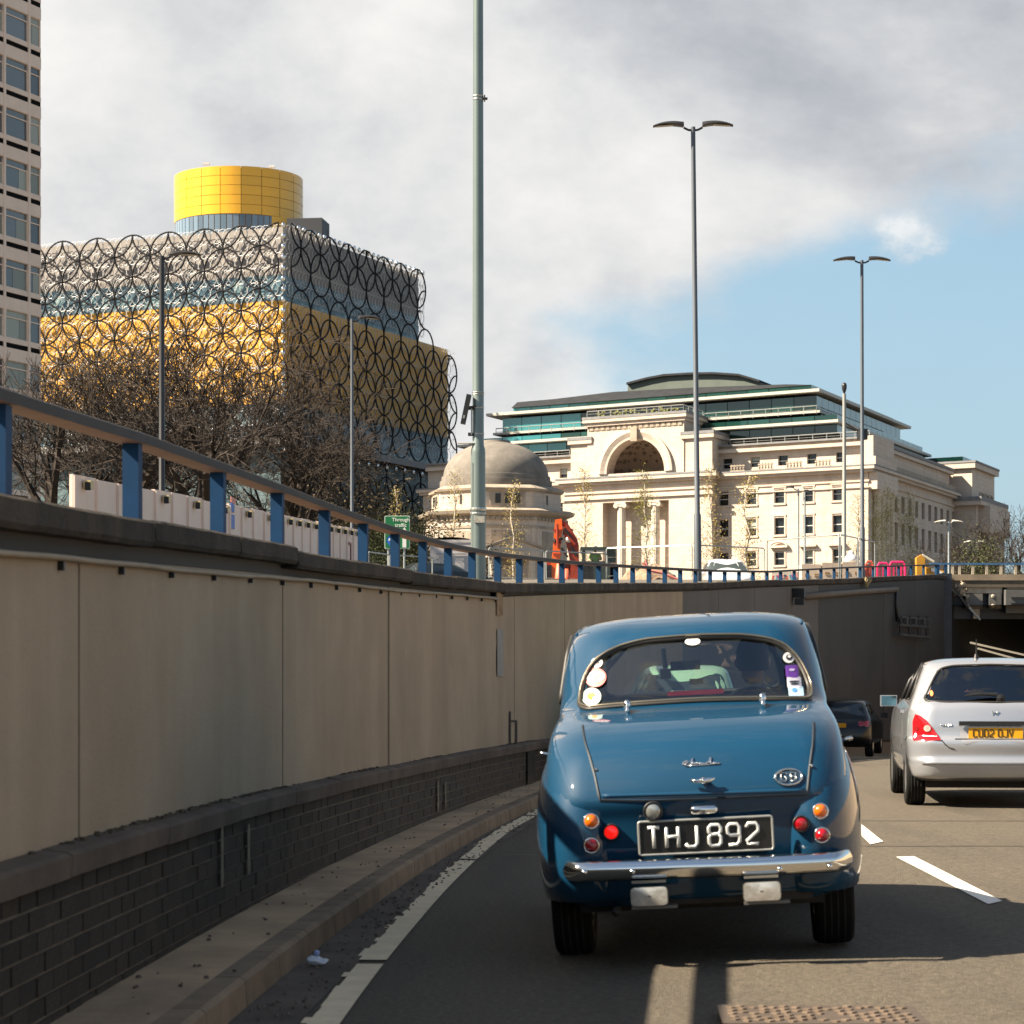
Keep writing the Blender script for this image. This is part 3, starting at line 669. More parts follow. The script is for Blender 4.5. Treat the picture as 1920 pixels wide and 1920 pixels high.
def band(name, z0, z1, mat, ul=62, ur=42.8, ins=0.0):
    m1 = MB(); P = [lf(ul, ins, 0), lf(0, ins, 0) if not ins else lf(-0, ins, 0) + (lr(0, ins, 0) - lr(0, 0, 0)), lr(ur, ins, 0), lr(ur, ins, 0) + (lf(30, 0, 0) - lf(0, 0, 0)), lf(ul, ins, 0) + (lr(30, 0, 0) - lr(0, 0, 0))]
    n = len(P); vs = [Vector((p.x, p.y, z - l0.z)) for z in (z0, z1) for p in P]
    m1.add(vs, [tuple(range(n))[::-1], tuple(range(n, 2 * n))] + [(k, (k + 1) % n, n + (k + 1) % n, n + k) for k in range(n)]); return m1.build(name, mat, lb, recalc=True)
band('silver_band', 57.42, 64.0, silver); band('glazed_band', 53.9, 57.4, tealg); band('gold_band', 39.82, 53.88, gold, ur=53.5); band('glazed_band', 35.0, 39.8, tealg, ur=53.5)
band('terrace_slab', 34.0, 34.98, slabm, ur=60, ul=64, ins=-1.6); band('lower_block', GZ - 1, 33.98, dark_low, ur=62, ul=64, ins=.8)
# horizontal shadow joints in the gold cladding
# big rings
def ringmesh(name, rmaj, rt, n, k, mat):
    m1 = MB(); m1.tube([(rmaj * math.cos(2 * math.pi * i / n), 0, rmaj * math.sin(2 * math.pi * i / n)) for i in range(n)], rt, k, closed=True, up=(0, 1, 0)); return m1.mesh(name, mat, True)
PIT = 5.86
rblk = M('black_ring', (.010, .010, .013), .7, spec=.2)
rbig = ringmesh('large_ring', PIT / 2, .125, 32, 5, rblk)
def halfring(name, a0, a1, rmaj=PIT / 2, rt=.125):
    m1 = MB(); n = 15; m1.tube([(rmaj * math.cos(lerp(a0, a1, i / n)), 0, rmaj * math.sin(lerp(a0, a1, i / n))) for i in range(n + 1)], rt, 5, up=(0, 1, 0)); return m1.mesh(name, rblk, True)
hlow = halfring('large_ring_half', math.pi, 2 * math.pi); hright = halfring('large_ring_half', -math.pi / 2, math.pi / 2); hleft = halfring('large_ring_half', math.pi / 2, 3 * math.pi / 2)
def ring_at(f, u, z, rz, me=None, sx=1):
    p = f(u, -1.25, z); o = link('large_ring', me or rbig, lb, p, (0, 0, rz)); o.scale = (sx, 1, 1); return o
r_ = PIT / 2; ZT0 = 64.35
def cover(f, rz, nmax, sx, zstop, n0=0, inner=None, outer=None, zt=ZT0, jstart=0):
    """rings on the half-pitch lattice; edges carry half rings"""
    j = jstart
    while zt - j * r_ - r_ > zstop:
        zc = zt - j * r_
        for i in range(n0, nmax + 1):
            if (i + j) % 2 == 0: continue
            me = hlow if (j == 0 or (j == 4 and i > 15)) else (inner if i == 0 else (outer if i == nmax else rbig))
            if (j == 0 and i in (0, nmax)) or (j == 4 and i == 19): continue
            ring_at(f, i * r_ * sx, zc, rz, me, sx)
        j += 1
cover(lf, rad(-23.5), 16, 1, 34.4, inner=hleft)
kx = 42.8 / (15 * r_)
cover(lr, rad(66.5), 15, kx, 53.5, inner=hright, outer=hleft)
cover(lr, rad(66.5), 19, kx, 34.4, inner=hright, outer=hleft, jstart=4)
# rings wrapping on to the far end, seen edge on
def le(L_): return lambda u, d, z: lr(L_ - d, u, z)
for L_, jj0, jj1 in ((42.8, 0, 4), (54.2, 4, 10)):
    for j in range(jj0, jj1):
        if (j % 2) == 0: continue
        link('large_ring_half', hleft, lb, lr(L_ + .5, -.35, ZT0 - j * r_), (0, 0, rad(-23.5)))
# lower rings under the terrace, right face
for lat in (0, 1):
    for j in range(5):
        for i in range(12):
            uc = 3 + (i + .5 * lat) * PIT; zc = 31.8 - (j + .5 * lat) * PIT
            if uc < 60 and zc > 6: ring_at(lr, uc, zc, rad(66.5))
# small rings, past counting: one screen per face
def small_screen(f, u0, u1, z0, z1, d, mat, name='small_ring_screen', pit=PIT / 3, rt=.042):
    n = 14; k = 3; vs = []; fs = []; base = []
    for i in range(n):
        w = 2 * math.pi * i / n
        for q in range(k):
            a = 2 * math.pi * q / k; rr_ = pit / 2 + rt * math.cos(a); base.append((rr_ * math.cos(w), rt * math.sin(a), rr_ * math.sin(w)))
    bf = [(i * k + q, i * k + (q + 1) % k, ((i + 1) % n) * k + (q + 1) % k, ((i + 1) % n) * k + q) for i in range(n) for q in range(k)]
    m1 = MB(); O = f(0, 0, 0); U = f(1, 0, 0) - O; Dv = f(0, 1, 0) - O
    for lat in (0, 1):
        z = z1 - lat * pit / 2 - (pit / 2 if not lat else 0)
        while z - pit / 2 > z0:
            u = u0 + lat * pit / 2
            while u < u1:
                c = O + U * u + Dv * d + Vector((0, 0, z)); m1.add([(c.x + U.x * a + Dv.x * b, c.y + U.y * a + Dv.y * b, c.z + e) for a, b, e in base], bf); u += pit
            z -= pit
    o = m1.build(name, mat, lb, smooth=True); o['kind'] = 'stuff'
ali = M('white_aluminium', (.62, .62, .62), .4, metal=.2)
small_screen(lf, .3, 44, 34.6, 64.2, -.75, ali); small_screen(lr, .3, 42.6, 53.6, 64.2, -.75, M('shade_aluminium', (.55, .54, .53), .5)); small_screen(lr, .3, 53.0, 34.6, 53.6, -.75, MATS['shade_aluminium']); small_screen(lr, 2, 60, 8, 33.6, -.75, M('grey_aluminium', (.22, .24, .25), .4, metal=.3))  # shaded face gets a duller copy, its shade put into the colour
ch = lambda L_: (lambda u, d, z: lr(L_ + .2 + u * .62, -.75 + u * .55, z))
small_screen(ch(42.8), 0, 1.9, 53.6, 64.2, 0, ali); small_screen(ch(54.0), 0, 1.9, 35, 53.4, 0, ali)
# chrome end caps where the rings turn the corner and top
m1 = MB()
for k in range(22):
    z = 64 - k * 1.46; p = lf(-.6, -1.0, z); m1.lathe([(0, -.42), (.30, -.2), (.30, .2), (0, .42)], p, 8)
m1.build('corner_bracket', chrome, lb, smooth=True)['kind'] = 'stuff'
m1 = MB()
for k in range(28):
    p = lr(.9 + k * 1.53, -1.1, 64.15); m1.lathe([(0, -.4), (.26, -.2), (.26, .2), (0, .4)], p, 8)
for k in range(12):
    p = lr(14 + k * 3.0, -1.5, 33.2); m1.lathe([(0, -.4), (.22, -.2), (.22, .2), (0, .4)], p, 8)
m1.build('top_bracket', chrome, lb, smooth=True)['kind'] = 'stuff'
# drum
DC = Vector((-39.9, 350.5, 0)) - Vector((l0.x, l0.y, l0.z)); RD = 9.35
yel = M('yellow_panel', (.86, .44, .012), .34, tint=.05, spec=.6, coat=.3)
mb = MB(); mb.lathe([(RD - .12, 63), (RD - .12, 74.6), (0, 74.9)], DC, 48); mb.build('drum_core', M('dark_core', (.25, .13, .02), .6), lb)
rows_ = [(68.0 + i * 1.36, 68.0 + (i + 1) * 1.36) for i in range(5)]
NCOL = 11
for i, (za, zb_) in enumerate(rows_):
    for c in range(NCOL):
        a0 = math.pi + c * math.pi / NCOL * 1.12 - .20; a1 = a0 + math.pi / NCOL * 1.12
        g = .004; m1 = MB(); m1.lathe([(RD - .1, za + .03), (RD, za + .03), (RD, zb_ - .03), (RD - .1, zb_ - .03)], DC, 4, a0=a0 + g, a1=a1 - g); m1.build('drum_panel', yel, lb, auto=40, recalc=True)
dgl = M('drum_glazing', (.12, .17, .22), .1, spec=.9, tint=.4)
for c in range(26):
    a0 = math.pi - .05 + c * math.pi / 26 * .80; a1 = a0 + math.pi / 26 * .80
    m1 = MB(); m1.lathe([(RD - .06, 63.6), (RD - .06, 67.95)], DC, 2, a0=a0 + .006, a1=a1 - .006); m1.build('drum_glass', dgl, lb, smooth=True)
MB().box(DC + Vector((6.6, -5.9, 66)), (3.5, 1.2, 4.0), rot=rad(38)).build('stair_box', yel, lb)
dk = M('roof_plant_dark', (.03, .033, .04), .6)
a = px(578, 440, 344) - l0; MB().box((a.x, 344 - l0.y, 65.6 - l0.z), (5.1, 5, 3.6), rot=rad(-8)).build('roof_plant', dk, lb)
m1 = MB(); m1.lathe([(2.6, 63), (2.6, 66.4), (0, 66.5)], (a.x + .3, 346 - l0.y - .3, -l0.z), 20); m1.build('roof_plant', dk, lb, smooth=False)
for x, y in ((387, 307), (510, 312)):
    p = px(x, y, 343) - l0; MB().box(p, (.9, .4, .35)).build('roof_vent', white_m, lb)

# ---------------- the stone civic building with a glass top
BA = Vector((-.829, .559, 0)); BB = Vector((.39, .92, 0)); BC = Vector((44.53, 300, 0))
bh = thing('civic_building', 'cream stone civic building with arched portico and stepped green glass storeys', 'civic building', (44.53, 300, GZ)); h0 = bh.location.copy()
def bk(u, v, z): return BC + BA * u + BB * v + Vector((0, 0, z)) - h0
def fu(x, v=0): k = (x - 960) / FPX; return (BC.x + BB.x * v - k * (BC.y + BB.y * v)) / (-BA.x + BA.y * k)
def fv(x, u=0): k = (x - 960) / FPX; return (k * (BC.y + BA.y * u) - BC.x - BA.x * u) / (BB.x - k * BB.y)
def fz(x, y, v=0): u = fu(x, v); return CAMZ + (HY - y) * (BC.y + BA.y * u + BB.y * v) / FPX
def sz(x, y, u=0): v = fv(x, u); return CAMZ + (HY - y) * (BC.y + BA.y * u + BB.y * v) / FPX
def bb(mb, u0, u1, v0, v1, z0, z1, mi=0):
    return mb.hexa([bk(u1, v0, z0), bk(u0, v0, z0), bk(u0, v1, z0), bk(u1, v1, z0), bk(u1, v0, z1), bk(u0, v0, z1), bk(u0, v1, z1), bk(u1, v1, z1)], mi)
def bpart(name, mat, *boxes, **k):
    m1 = MB()
    for b in boxes: bb(m1, *b)
    return m1.build(name, mat, bh, **k)
UE = fu(797); UR = fu(1334); UL = fu(1066); VE = 49.0
zc0, zc1, zc2 = fz(1581, 903), fz(1581, 882), fz(1581, 874)        # frieze line, cornice bottom, cornice top
za1, za0 = fz(1581, 819), fz(1581, 835)
ops = []; winl = []
XS = [(1348, 1366), (1400, 1418), (1452, 1470.5), (1506.7, 1524.4), (1561, 1578.7)]
us_w = [(fu(b), fu(a)) for a, b in XS]; pitch = us_w[0][0] - us_w[1][0]
lw = [(fu(1055.6) + 0, fu(1041))] + [(fu(1055.6) + pitch * k, fu(1041) + pitch * k) for k in (1, 2, 3)]
Zr = [(fz(1570, 938), fz(1570, 912)), (fz(1570, 998), fz(1570, 966)), (fz(1570, 1056), fz(1570, 1030))]
for ua, ub in us_w + lw:
    for r_ in Zr: ops.append((ua, ub, *r_)); winl.append((ua, ub, *r_, 0.0))
fnf = lambda vv: (lambda u, d, z: bk(u, vv + d, z))
m1 = MB(); facade(m1, fnf(0), 0, UE, GZ - 1, zc1, ops, .5); m1.build('front_wall', stone, bh)
# attic wall set back
zat = (fz(1570, 867, 1.6), fz(1570, 848, 1.6)); aops = []
for ua, ub in us_w + lw: aops.append((ua, ub, *zat)); winl.append((ua, ub, *zat, 1.6))
A0 = fu(1281.7, -2.0); A1 = fu(1100.8, -2.0); ACX = fu(1191, -2.0)
for ua, ub in ((0, A0 + .5), (A1 - .5, UE)):
    m1 = MB(); facade(m1, fnf(1.6), ua, ub, zc2 - .3, za0, [o for o in aops if ua < o[0] < ub], .5); m1.build('attic_wall', stone, bh)
def bwin(ua, ub, z0, z1, v, fn=None, pane=None, split=True):
    fn = fn or (lambda u, d, z: bk(u, v + d, z))
    m1 = MB(); blk(m1, fn, ua, ub, .42, .47, z0, z1); w_ = m1.build('window', winglass, bh)
    if R2.random() < .3:
        m1 = MB(); blk(m1, fn, ua + .05, ub - .05, .40, .415, lerp(z0, z1, R2.uniform(.45, .7)), z1 - .03); m1.build('blind', blind, w_)
    m1 = MB(); zm = lerp(z0, z1, .47); blk(m1, fn, ua, ub, .34, .41, zm - .05, zm + .05); blk(m1, fn, ua, ua + .06, .34, .41, z0, z1); blk(m1, fn, ub - .06, ub, .34, .41, z0, z1); m1.build('frame', sash_m, w_)
    return w_
for ua, ub, z0, z1, v in winl:
    w_ = bwin(ua, ub, z0, z1, v)
    if v == 0:
        m1 = MB(); f_ = lambda u, d, z: bk(u, d, z)
        blk(m1, f_, ua - .25, ub + .25, -.16, -.004, z0 - .28, z0 - .02); blk(m1, f_, ua - .22, ua - .01, -.08, -.003, z0, z1 + .2); blk(m1, f_, ub + .01, ub + .22, -.08, -.003, z0, z1 + .2); blk(m1, f_, ua - .3, ub + .3, -.12, -.003, z1 + .21, z1 + .42)
        m1.build('surround', stone, w_)
# ground floor pediments: one curved, others flat hoods
for i in (2, 3, 4):
    ua, ub = us_w[i]; zt = Zr[2][1] + .45
    m1 = MB()
    if i == 2:
        um = (ua + ub) / 2; hw = (ub - ua) / 2 + .55
        pts = [bk(um - hw * math.cos(t), -.35, zt + hw * .62 * math.sin(t)) for t in frange(0, math.pi, math.pi / 10)]; m1.tube(pts, .16, 5)
    bb(m1, ua - .55, ub + .55, -.55, -.005, zt, zt + .26); m1.build('window_hood', stone, bh)
# cornice, frieze and blocking course
bpart('main_cornice', stone, (-1.1, UE + 1.0, -1.1, .3, zc1, zc1 + .38), (-.7, UE + .7, -.7, -.01, zc1 - .35, zc1 - .002), (-.15, UE + .15, -.16, -.002, zc0 - .14, zc0 + .10), (-.2, UE, -.22, -.003, zc0 - .9, zc0 - .72))
bpart('cornice_lead', lead, (-1.15, UE + 1.05, -1.15, 1.5, zc1 + .382, zc2))
zbal = fz(1581, 861)
for k in range(len(us_w) - 1):
    a, b = us_w[k + 1][1] + .25, us_w[k][0] - .25
    bpart('balustrade', stone2, (a, b, -.1, .25, zc2 + .002, zc2 + .22), (a, b, -.1, .25, zbal - .15, zbal))
    m1 = MB()
    for q in frange(a + .2, b - .2, .45): m1.lathe([(.09, 0), (.15, .25), (.07, .6), (.1, .75)], bk(q, .05, zc2 + .22), 6)
    m1.build('baluster', stone2, bh)['kind'] = 'stuff'
for ua, ub in ((-.3, A0 + .5), (A1 - .5, UE + .3)):
    bpart('attic_cornice', stone, (ua, ub, .7, 2.2, za0, za0 + .45), (ua + .3, ub, 1.2, 3, za0 + .452, za1 - .25)); bpart('attic_lead', lead, (ua - .05, ub, .65, 5, za1 - .248, za1))
# core mass behind the skins
m1 = MB(); bb(m1, .6, A0 + .6, 2.2, VE - 1, GZ - 1, za0); bb(m1, A1 - .6, UE - .4, 2.2, VE - 1, GZ - 1, za0); bb(m1, A0 + .6, A1 - .6, 17, VE - 1, GZ - 1, za0); m1.build('core', stone, bh)
bpart('end_wall', stone, (UE - .01, UE + .35, 0, 30, GZ - 1, zc1 - .4), (UE - .01, UE + .3, 1.6, 30, zc2 - .3, za0))
# left end pavilion
ue1, ue0 = fu(803), fu(905)
# ------- centre block
vC = -2.0
pu = [fu(x, vC) for x in (1334, 1302, 1254, 1130, 1058)]
zt_p = fz(1188, 885, vC); zt_s = fz(1240, 922, vC)
cops = [(pu[2], pu[3], GZ - 1, zt_s - 1.1)]
m1 = MB(); facade(m1, fnf(vC), pu[0], pu[4], GZ - 1, zc1, cops, 14.2); bb(m1, pu[2] - 1, pu[3] + 1, vC + .3, vC + 14, zt_s - 1.0, zc1 - .5)
m1.add([bk(pu[0], vC, GZ - 1), bk(pu[0], 0, GZ - 1), bk(pu[0], 0, zc1), bk(pu[0], vC, zc1)], [(0, 1, 2, 3)]); m1.add([bk(pu[4], vC, GZ - 1), bk(pu[4], 0, GZ - 1), bk(pu[4], 0, zc1), bk(pu[4], vC, zc1)], [(3, 2, 1, 0)])
m1.build('portico_wall', stone, bh)
m1 = MB(); m1.add([bk(pu[2] - .2, vC + 14.2, GZ - 1), bk(pu[3] + .2, vC + 14.2, GZ - 1), bk(pu[3] + .2, vC + 14.2, zt_s), bk(pu[2] - .2, vC + 14.2, zt_s)], [(0, 1, 2, 3)]); m1.build('recess_wall', stone2, bh)
for (xa, xb) in ((1147, 1153), (1236, 1240)):
    for ya, yb in ((968, 935), (1015, 988)):
        u0_, u1_ = fu(xb, 12.1), fu(xa, 12.1); bwin(u0_, u1_, fz(xa, ya, 12.1), fz(xa, yb, 12.1), 11.7)
bpart('portico_cornice', stone, (pu[0] - 1.0, pu[4] + 1.0, vC - 1.0, vC + .3, zc1 + .002, zc1 + .42), (pu[0] - .3, pu[4] + .3, vC - .3, vC - .003, zc0 - .9, zc0 - .6), (pu[0] - .6, pu[4] + .6, vC - .6, vC - .004, zc1 - .36, zc1 - .001), (pu[0] - .15, pu[4] + .15, vC - .2, vC - .003, zc0 - .1, zc0 + .12))
bpart('portico_lead', lead, (pu[0] - 1.05, pu[4] + 1.05, vC - 1.05, .6, zc1 + .424, zc2 + .12))
fluted = M('column_stone', (.56, .50, .42), .8, var=.06, vs=1)
for xa, xb in ((1154, 1172), (1218, 1235)):
    u = (fu(xa, vC) + fu(xb, vC)) / 2; r = .62; zt = zt_s - 1.15; n = 32; m1 = MB(); p0 = bk(u, vC + .55, 0); rows2 = []
    for q, k in ((GZ - 1, 1), (GZ + 5, 1), (zt - 4, .93), (zt - .6, .86)):
        rows2.append([(p0.x + r * k * (1 - .05 * (i % 2)) * math.cos(2 * math.pi * i / n), p0.y + r * k * (1 - .05 * (i % 2)) * math.sin(2 * math.pi * i / n), q - h0.z) for i in range(n)])
    m1.v = []; m1.grid(rows2, closed=True); c_ = m1.build('column', fluted, bh, recalc=True)
    m1 = MB(); bb(m1, u - .82, u + .82, vC - .15, vC + 1.25, zt - .18, zt + .04)
    for s in (-1, 1): m1.tube([bk(u + s * .66, vC - .2, zt - .42), bk(u + s * .66, vC + 1.2, zt - .42)], .33, 10)
    bb(m1, u - .6, u + .6, vC - .08, vC + 1.1, zt - .55, zt - .2); m1.build('capital', fluted, c_)
# attic block with the arch
a0_, a1_ = fu(1281.7, vC), fu(1100.8, vC); zk1 = fz(1188, 777, vC); zk0 = fz(1188, 788, vC); zk2 = fz(1188, 801, vC); zsp = fz(1190, 886, vC)
ac = fu(1191, vC); Ro = fz(1190, 805, vC) - zsp; Ri = fz(1190, 823, vC) - zsp
m1 = MB(); NA = 28; top = zk0; vb = vC + .15
fr = lambda u, z: bk(u, vb, z)
for i in range(NA):
    t0_, t1_ = math.pi * i / NA, math.pi * (i + 1) / NA
    def outer(t):
        c, s_ = math.cos(t), math.sin(t); k = min(((a1_ - ac) if c > 0 else (ac - a0_)) / max(abs(c), 1e-6), (top - zsp) / max(s_, 1e-6)); return ac + c * k, zsp + s_ * k
    o0_1, o1_1 = outer(t0_), outer(t1_)
    i0_, i1_ = (ac + Ri * math.cos(t0_), zsp + Ri * math.sin(t0_)), (ac + Ri * math.cos(t1_), zsp + Ri * math.sin(t1_))
    m1.add([fr(*i0_), fr(*o0_1), fr(*o1_1), fr(*i1_)], [(0, 1, 2, 3)])
for (ca, sa) in ((a0_, top), (a1_, top)):
    # corner triangles left by the fan
    s_ = 1 if ca > ac else -1
    tcorner = math.atan2(top - zsp, abs(ca - ac)); 
    k0 = int((tcorner if s_ > 0 else math.pi - tcorner) / math.pi * NA); P = []
    for i in (k0, k0 + 1):
        t = math.pi * i / NA; c, q = math.cos(t), math.sin(t); k = min(((a1_ - ac) if c > 0 else (ac - a0_)) / max(abs(c), 1e-6), (top - zsp) / max(q, 1e-6)); P.append((ac + c * k, zsp + q * k))
    m1.add([fr(*P[0]), fr(ca, top), fr(*P[1])], [(0, 1, 2)])
zb1 = zc2 - .2
bb(m1, a0_, a1_, vb + .001, vb + .2, zb1, zsp)
bb(m1, a0_, ac - Ri - .02, vb + .01, vb + 13, zb1, top); bb(m1, ac + Ri + .02, a1_, vb + .01, vb + 13, zb1, top); bb(m1, ac - Ri - .1, ac + Ri + .1, vb + .02, vb + 13, zsp + Ri + .05, top); bb(m1, ac - Ri - .1, ac + Ri + .1, vb + .21, vb + 13, zb1, zsp)
m1.build('arch_block', stone, bh)
# archivolt ring
m1 = MB(); rows2 = []
for t in frange(0, math.pi, math.pi / 30):
    rows2.append([bk(ac + r * math.cos(t), v_, zsp + r * math.sin(t)) for r, v_ in ((Ro + .0, vb - .004), (Ro, vb - .45), (Ro - .35, vb - .5), (Ri + .3, vb - .22), (Ri + .02, vb - .2), (Ri, vb + 2.6))])
m1.grid(rows2); m1.build('arch_moulding', stone, bh)
bpart('keystone', stone2, (ac - .5, ac + .5, vb - .85, vb - .46, zsp + Ri - .35, zsp + Ro + .25))
# coffered half dome of the niche
m1 = MB(); rows2 = []
for p in frange(0, math.pi / 2, math.pi / 20): rows2.append([bk(ac + Ri * math.cos(t) * math.cos(p), vb + 2.5 + Ri * 1.0 * math.sin(p), zsp + Ri * math.sin(t) * math.cos(p)) for t in frange(0, math.pi, math.pi / 26)])
m1.grid(rows2); m1.build('niche', M('niche_stone', (.24, .185, .14), .9, var=.1), bh, smooth=True, recalc=False)  # darker than the wall stone: niche shade put into the colour
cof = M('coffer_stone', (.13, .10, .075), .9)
for j, (p, cnt, rr_) in enumerate(((.10, 11, .36), (.42, 9, .32), (.75, 6, .27), (1.05, 4, .2), (.26, 10, .15), (.58, 8, .13), (.9, 5, .11))):
    for i in range(cnt):
        t = math.pi * (i + .5) / cnt; q = Vector((math.cos(t) * math.cos(p), math.sin(p), math.sin(t) * math.cos(p)))
        c = bk(ac + Ri * .99 * q.x, vb + 2.5 + Ri * .99 * q.y, zsp + Ri * .99 * q.z); nrm = (bk(ac, vb + 2.5, zsp) - c).normalized(); rt_ = nrm.to_track_quat('Z', 'Y').to_matrix()
        m1 = MB(); m1.lathe([(rr_ * 1.1, 0), (rr_, .06), (rr_ * .75, .05), (rr_ * .62, -.02), (rr_ * .3, .0), (rr_ * .25, .10), (0, .12)], c, 10, rot=rt_); m1.build('rosette', cof, bh)
# block cornice, frieze, shoulders
bpart('block_cornice', stone, (a0_ - .55, a1_ + .55, vC - .5, vC + 9, zk0 + .002, zk1 - .35), (a0_ - .25, a1_ + .25, vC - .2, vC + 9, zk0 - .45, zk0 - .001))
bpart('block_lead', lead, (a0_ - .6, a1_ + .6, vC - .55, vC + 9, zk1 - .348, zk1))
m1 = MB(); q = a0_ + .3
while q < a1_ - .5: bb(m1, q, q + .55, vC + .02, vb - .005, zk2 - .1, zk2 + .55); bb(m1, q + .65, q + .75, vC + .06, vb - .005, zk2 - .15, zk2 + .6); q += .85
m1.build('frieze_ornament', stone2, bh)['kind'] = 'stuff'
for xa, xb in ((1105, 1068.7), (1334, 1281)):
    ua, ub = fu(xa, vC), fu(xb, vC)
    zz = fz((xa + xb) / 2, 820 if xa < 1200 else 808, vC); bpart('shoulder_block', stone, (ua, ub, vC + .3, 5, zc2 - .2, zz - .9)); bpart('shoulder_cornice', stone, (ua - .35, ub + .35, vC - .1, 5.3, zz - .9 + .002, zz - .4)); bpart('shoulder_lead', lead, (ua - .4, ub + .4, vC - .15, 5.35, zz - .398, zz))
# roof terrace rail and planting on the block
rail_s = M('stainless_rail', (.45, .45, .43), .35, metal=.7)
def terr_rail(ua, ub, v, z, h=1.05, n=None, v2=None):
    m1 = MB(); n = n or int(abs(ub - ua) / 2.0) + 1
    A_ = lambda k: bk(lerp(ua, ub, k), v if v2 is None else lerp(v, v2, k), z)
    m1.tube([A_(0) + Vector((0, 0, h)), A_(1) + Vector((0, 0, h))], .07, 4); m1.tube([A_(0) + Vector((0, 0, h * .55)), A_(1) + Vector((0, 0, h * .55))], .025, 4)
    for k in range(n + 1): m1.tube([A_(k / n), A_(k / n) + Vector((0, 0, h))], .045, 4)
    return m1.build('terrace_rail', rail_s, bh)
terr_rail(a0_, a1_, vC, zk1, .8); terr_rail(a0_, a0_, vC, zk1, .8, 4, 6)
m1 = MB()
for i in range(60):
    u = R2.uniform(a0_ + 1, a1_ - 1); c = bk(u, vC + .8, zk1 + R2.uniform(.1, .8)); m1.box(c, (.5, .3, .25), rot=R2.uniform(0, 3), taper=.5)
m1.build('roof_planting', M('roof_plants', (.13, .13, .04), .9, var=.4, vs=4), bh)['kind'] = 'stuff'
# ------- glass storeys
gl_t = M('green_glass', (.02, .14, .10), .10, spec=.8, tint=.3, metal=.1); gl_b = M('blue_green_glass', (.03, .19, .21), .07, spec=1.0, tint=.3, metal=.15); gl_d = M('deep_green_glass', (.006, .034, .028), .06, spec=.8, tint=.6)
sideg = M('side_glazing', (.19, .25, .25), .2, spec=.8, tint=.1)
tiers = [   # left x, right x, v, y top, y bottom (read at the right corner), slab left x, slab right x
    (962, 1521, 8.0, 721, 733, 923, 1542, 1.0), (942, 1531, 7.0, 742, 770, None, None, .7), (907, 1569.6, 5.0, 777, 789, 868, 1579, .7), (955, 1569.6, 4.5, 795, 812, None, None, .3)]
VS = 52
for ti, (xl, xr, v, yt, yb, sl, sr, mw) in enumerate(tiers):
    ur, ul_ = fu(xr, v), fu(xl, v); z1 = fz(xr, yt, v); z0 = fz(xr, yb, v)
    m1 = MB(); bb(m1, ur + .1, ul_ - .1, v + .12, VS, z0, z1 - .02); m1.build('storey_core', M('storey_dark', (.01, .02, .02), .5), bh)
    n = int((ul_ - ur) / 3.1)
    for k in range(n):
        ua, ub = lerp(ur, ul_, k / n), lerp(ur, ul_, (k + 1) / n); m1 = MB(); bb(m1, ua + .05, ub - .05, v, v + .06, z0, z1)
        mt = gl_t if ti == 0 else (gl_b if (k > n * .72 and ti in (1, 2)) or ti == 0 else gl_d)  # brighter panes at the left: sky reflection put into the glass colour
        if ti == 0 and k > n * .7: mt = gl_b
        if ti == 3 and k > n * .75: mt = gl_b
        m1.build('glass_pane', mt, bh)
    ns = 16
    for k in range(ns):
        va, vb_ = lerp(v, VS, k / ns), lerp(v, VS, (k + 1) / ns); m1 = MB(); bb(m1, ur - .02, ur + .06, va + .05, vb_ - .05, z0, z1); m1.build('glass_pane', sideg, bh)
    if ti < 3: bpart('floor_slab', M('slab_white', (.44, .42, .37), .6, var=.05), (ur - mw, ul_ + (.6 if ti else 0) + mw * (.3 if ti != 1 else 1), v - mw, VS, z0 - .34, z0 - .02) if ti != 0 else (fu(sr, v) - .2, fu(sl, v), v - 2.2, VS + 4, z0 - .4, z0 - .02))
    if ti == 2: bpart('floor_slab', MATS['slab_white'], (fu(sr, v), fu(sl, v), v - 2.0, VS + 3, z0 - .38, z0 - .03))
terr_rail(fu(1531, 5.5), fu(1320, 5.5), 5.5, fz(1531, 776, 5.5)); terr_rail(fu(1098, 5.5), fu(930, 5.5), 5.5, fz(1531, 776, 5.5))
terr_rail(0.5, fu(1345, 2.4), 2.4, za1, .8); terr_rail(fu(1068, 2.4), fu(1000, 2.4), 2.4, za1, .8)
terr_rail(fu(1531, 5.5), fu(1531, 5.5), 5.5, fz(1531, 776, 5.5), n=14, v2=40)
# roof
prof = [(962, 752), (1031, 746), (1142, 732.5), (1300, 724), (1470, 718), (1521, 721)]
P = [(fu(x, 8), fz(x, y, 8)) for x, y in prof]
roofm = M('roof_metal', (.034, .036, .040), .9, var=.15, vs=1, spec=.1); m1 = MB()
for a, b in zip(P[:-1], P[1:]):
    zz = fz(1521, 722.5, 8); m1.hexa([bk(b[0], 7.4, zz), bk(a[0], 7.4, zz), bk(a[0], VS, zz), bk(b[0], VS, zz), bk(b[0], 9.5, b[1]), bk(a[0], 9.5, a[1]), bk(a[0], VS - 3, a[1]), bk(b[0], VS - 3, b[1])])
m1.build('roof', roofm, bh, recalc=True)
dome = [(1177, 718), (1215, 708), (1247, 702), (1300, 699), (1340, 698.5), (1387, 701.5), (1426, 713)]
plant = M('plant_screen', (.115, .135, .12), .85, var=.08, vs=.6, spec=.15); zb = fz(1300, 727, 14)
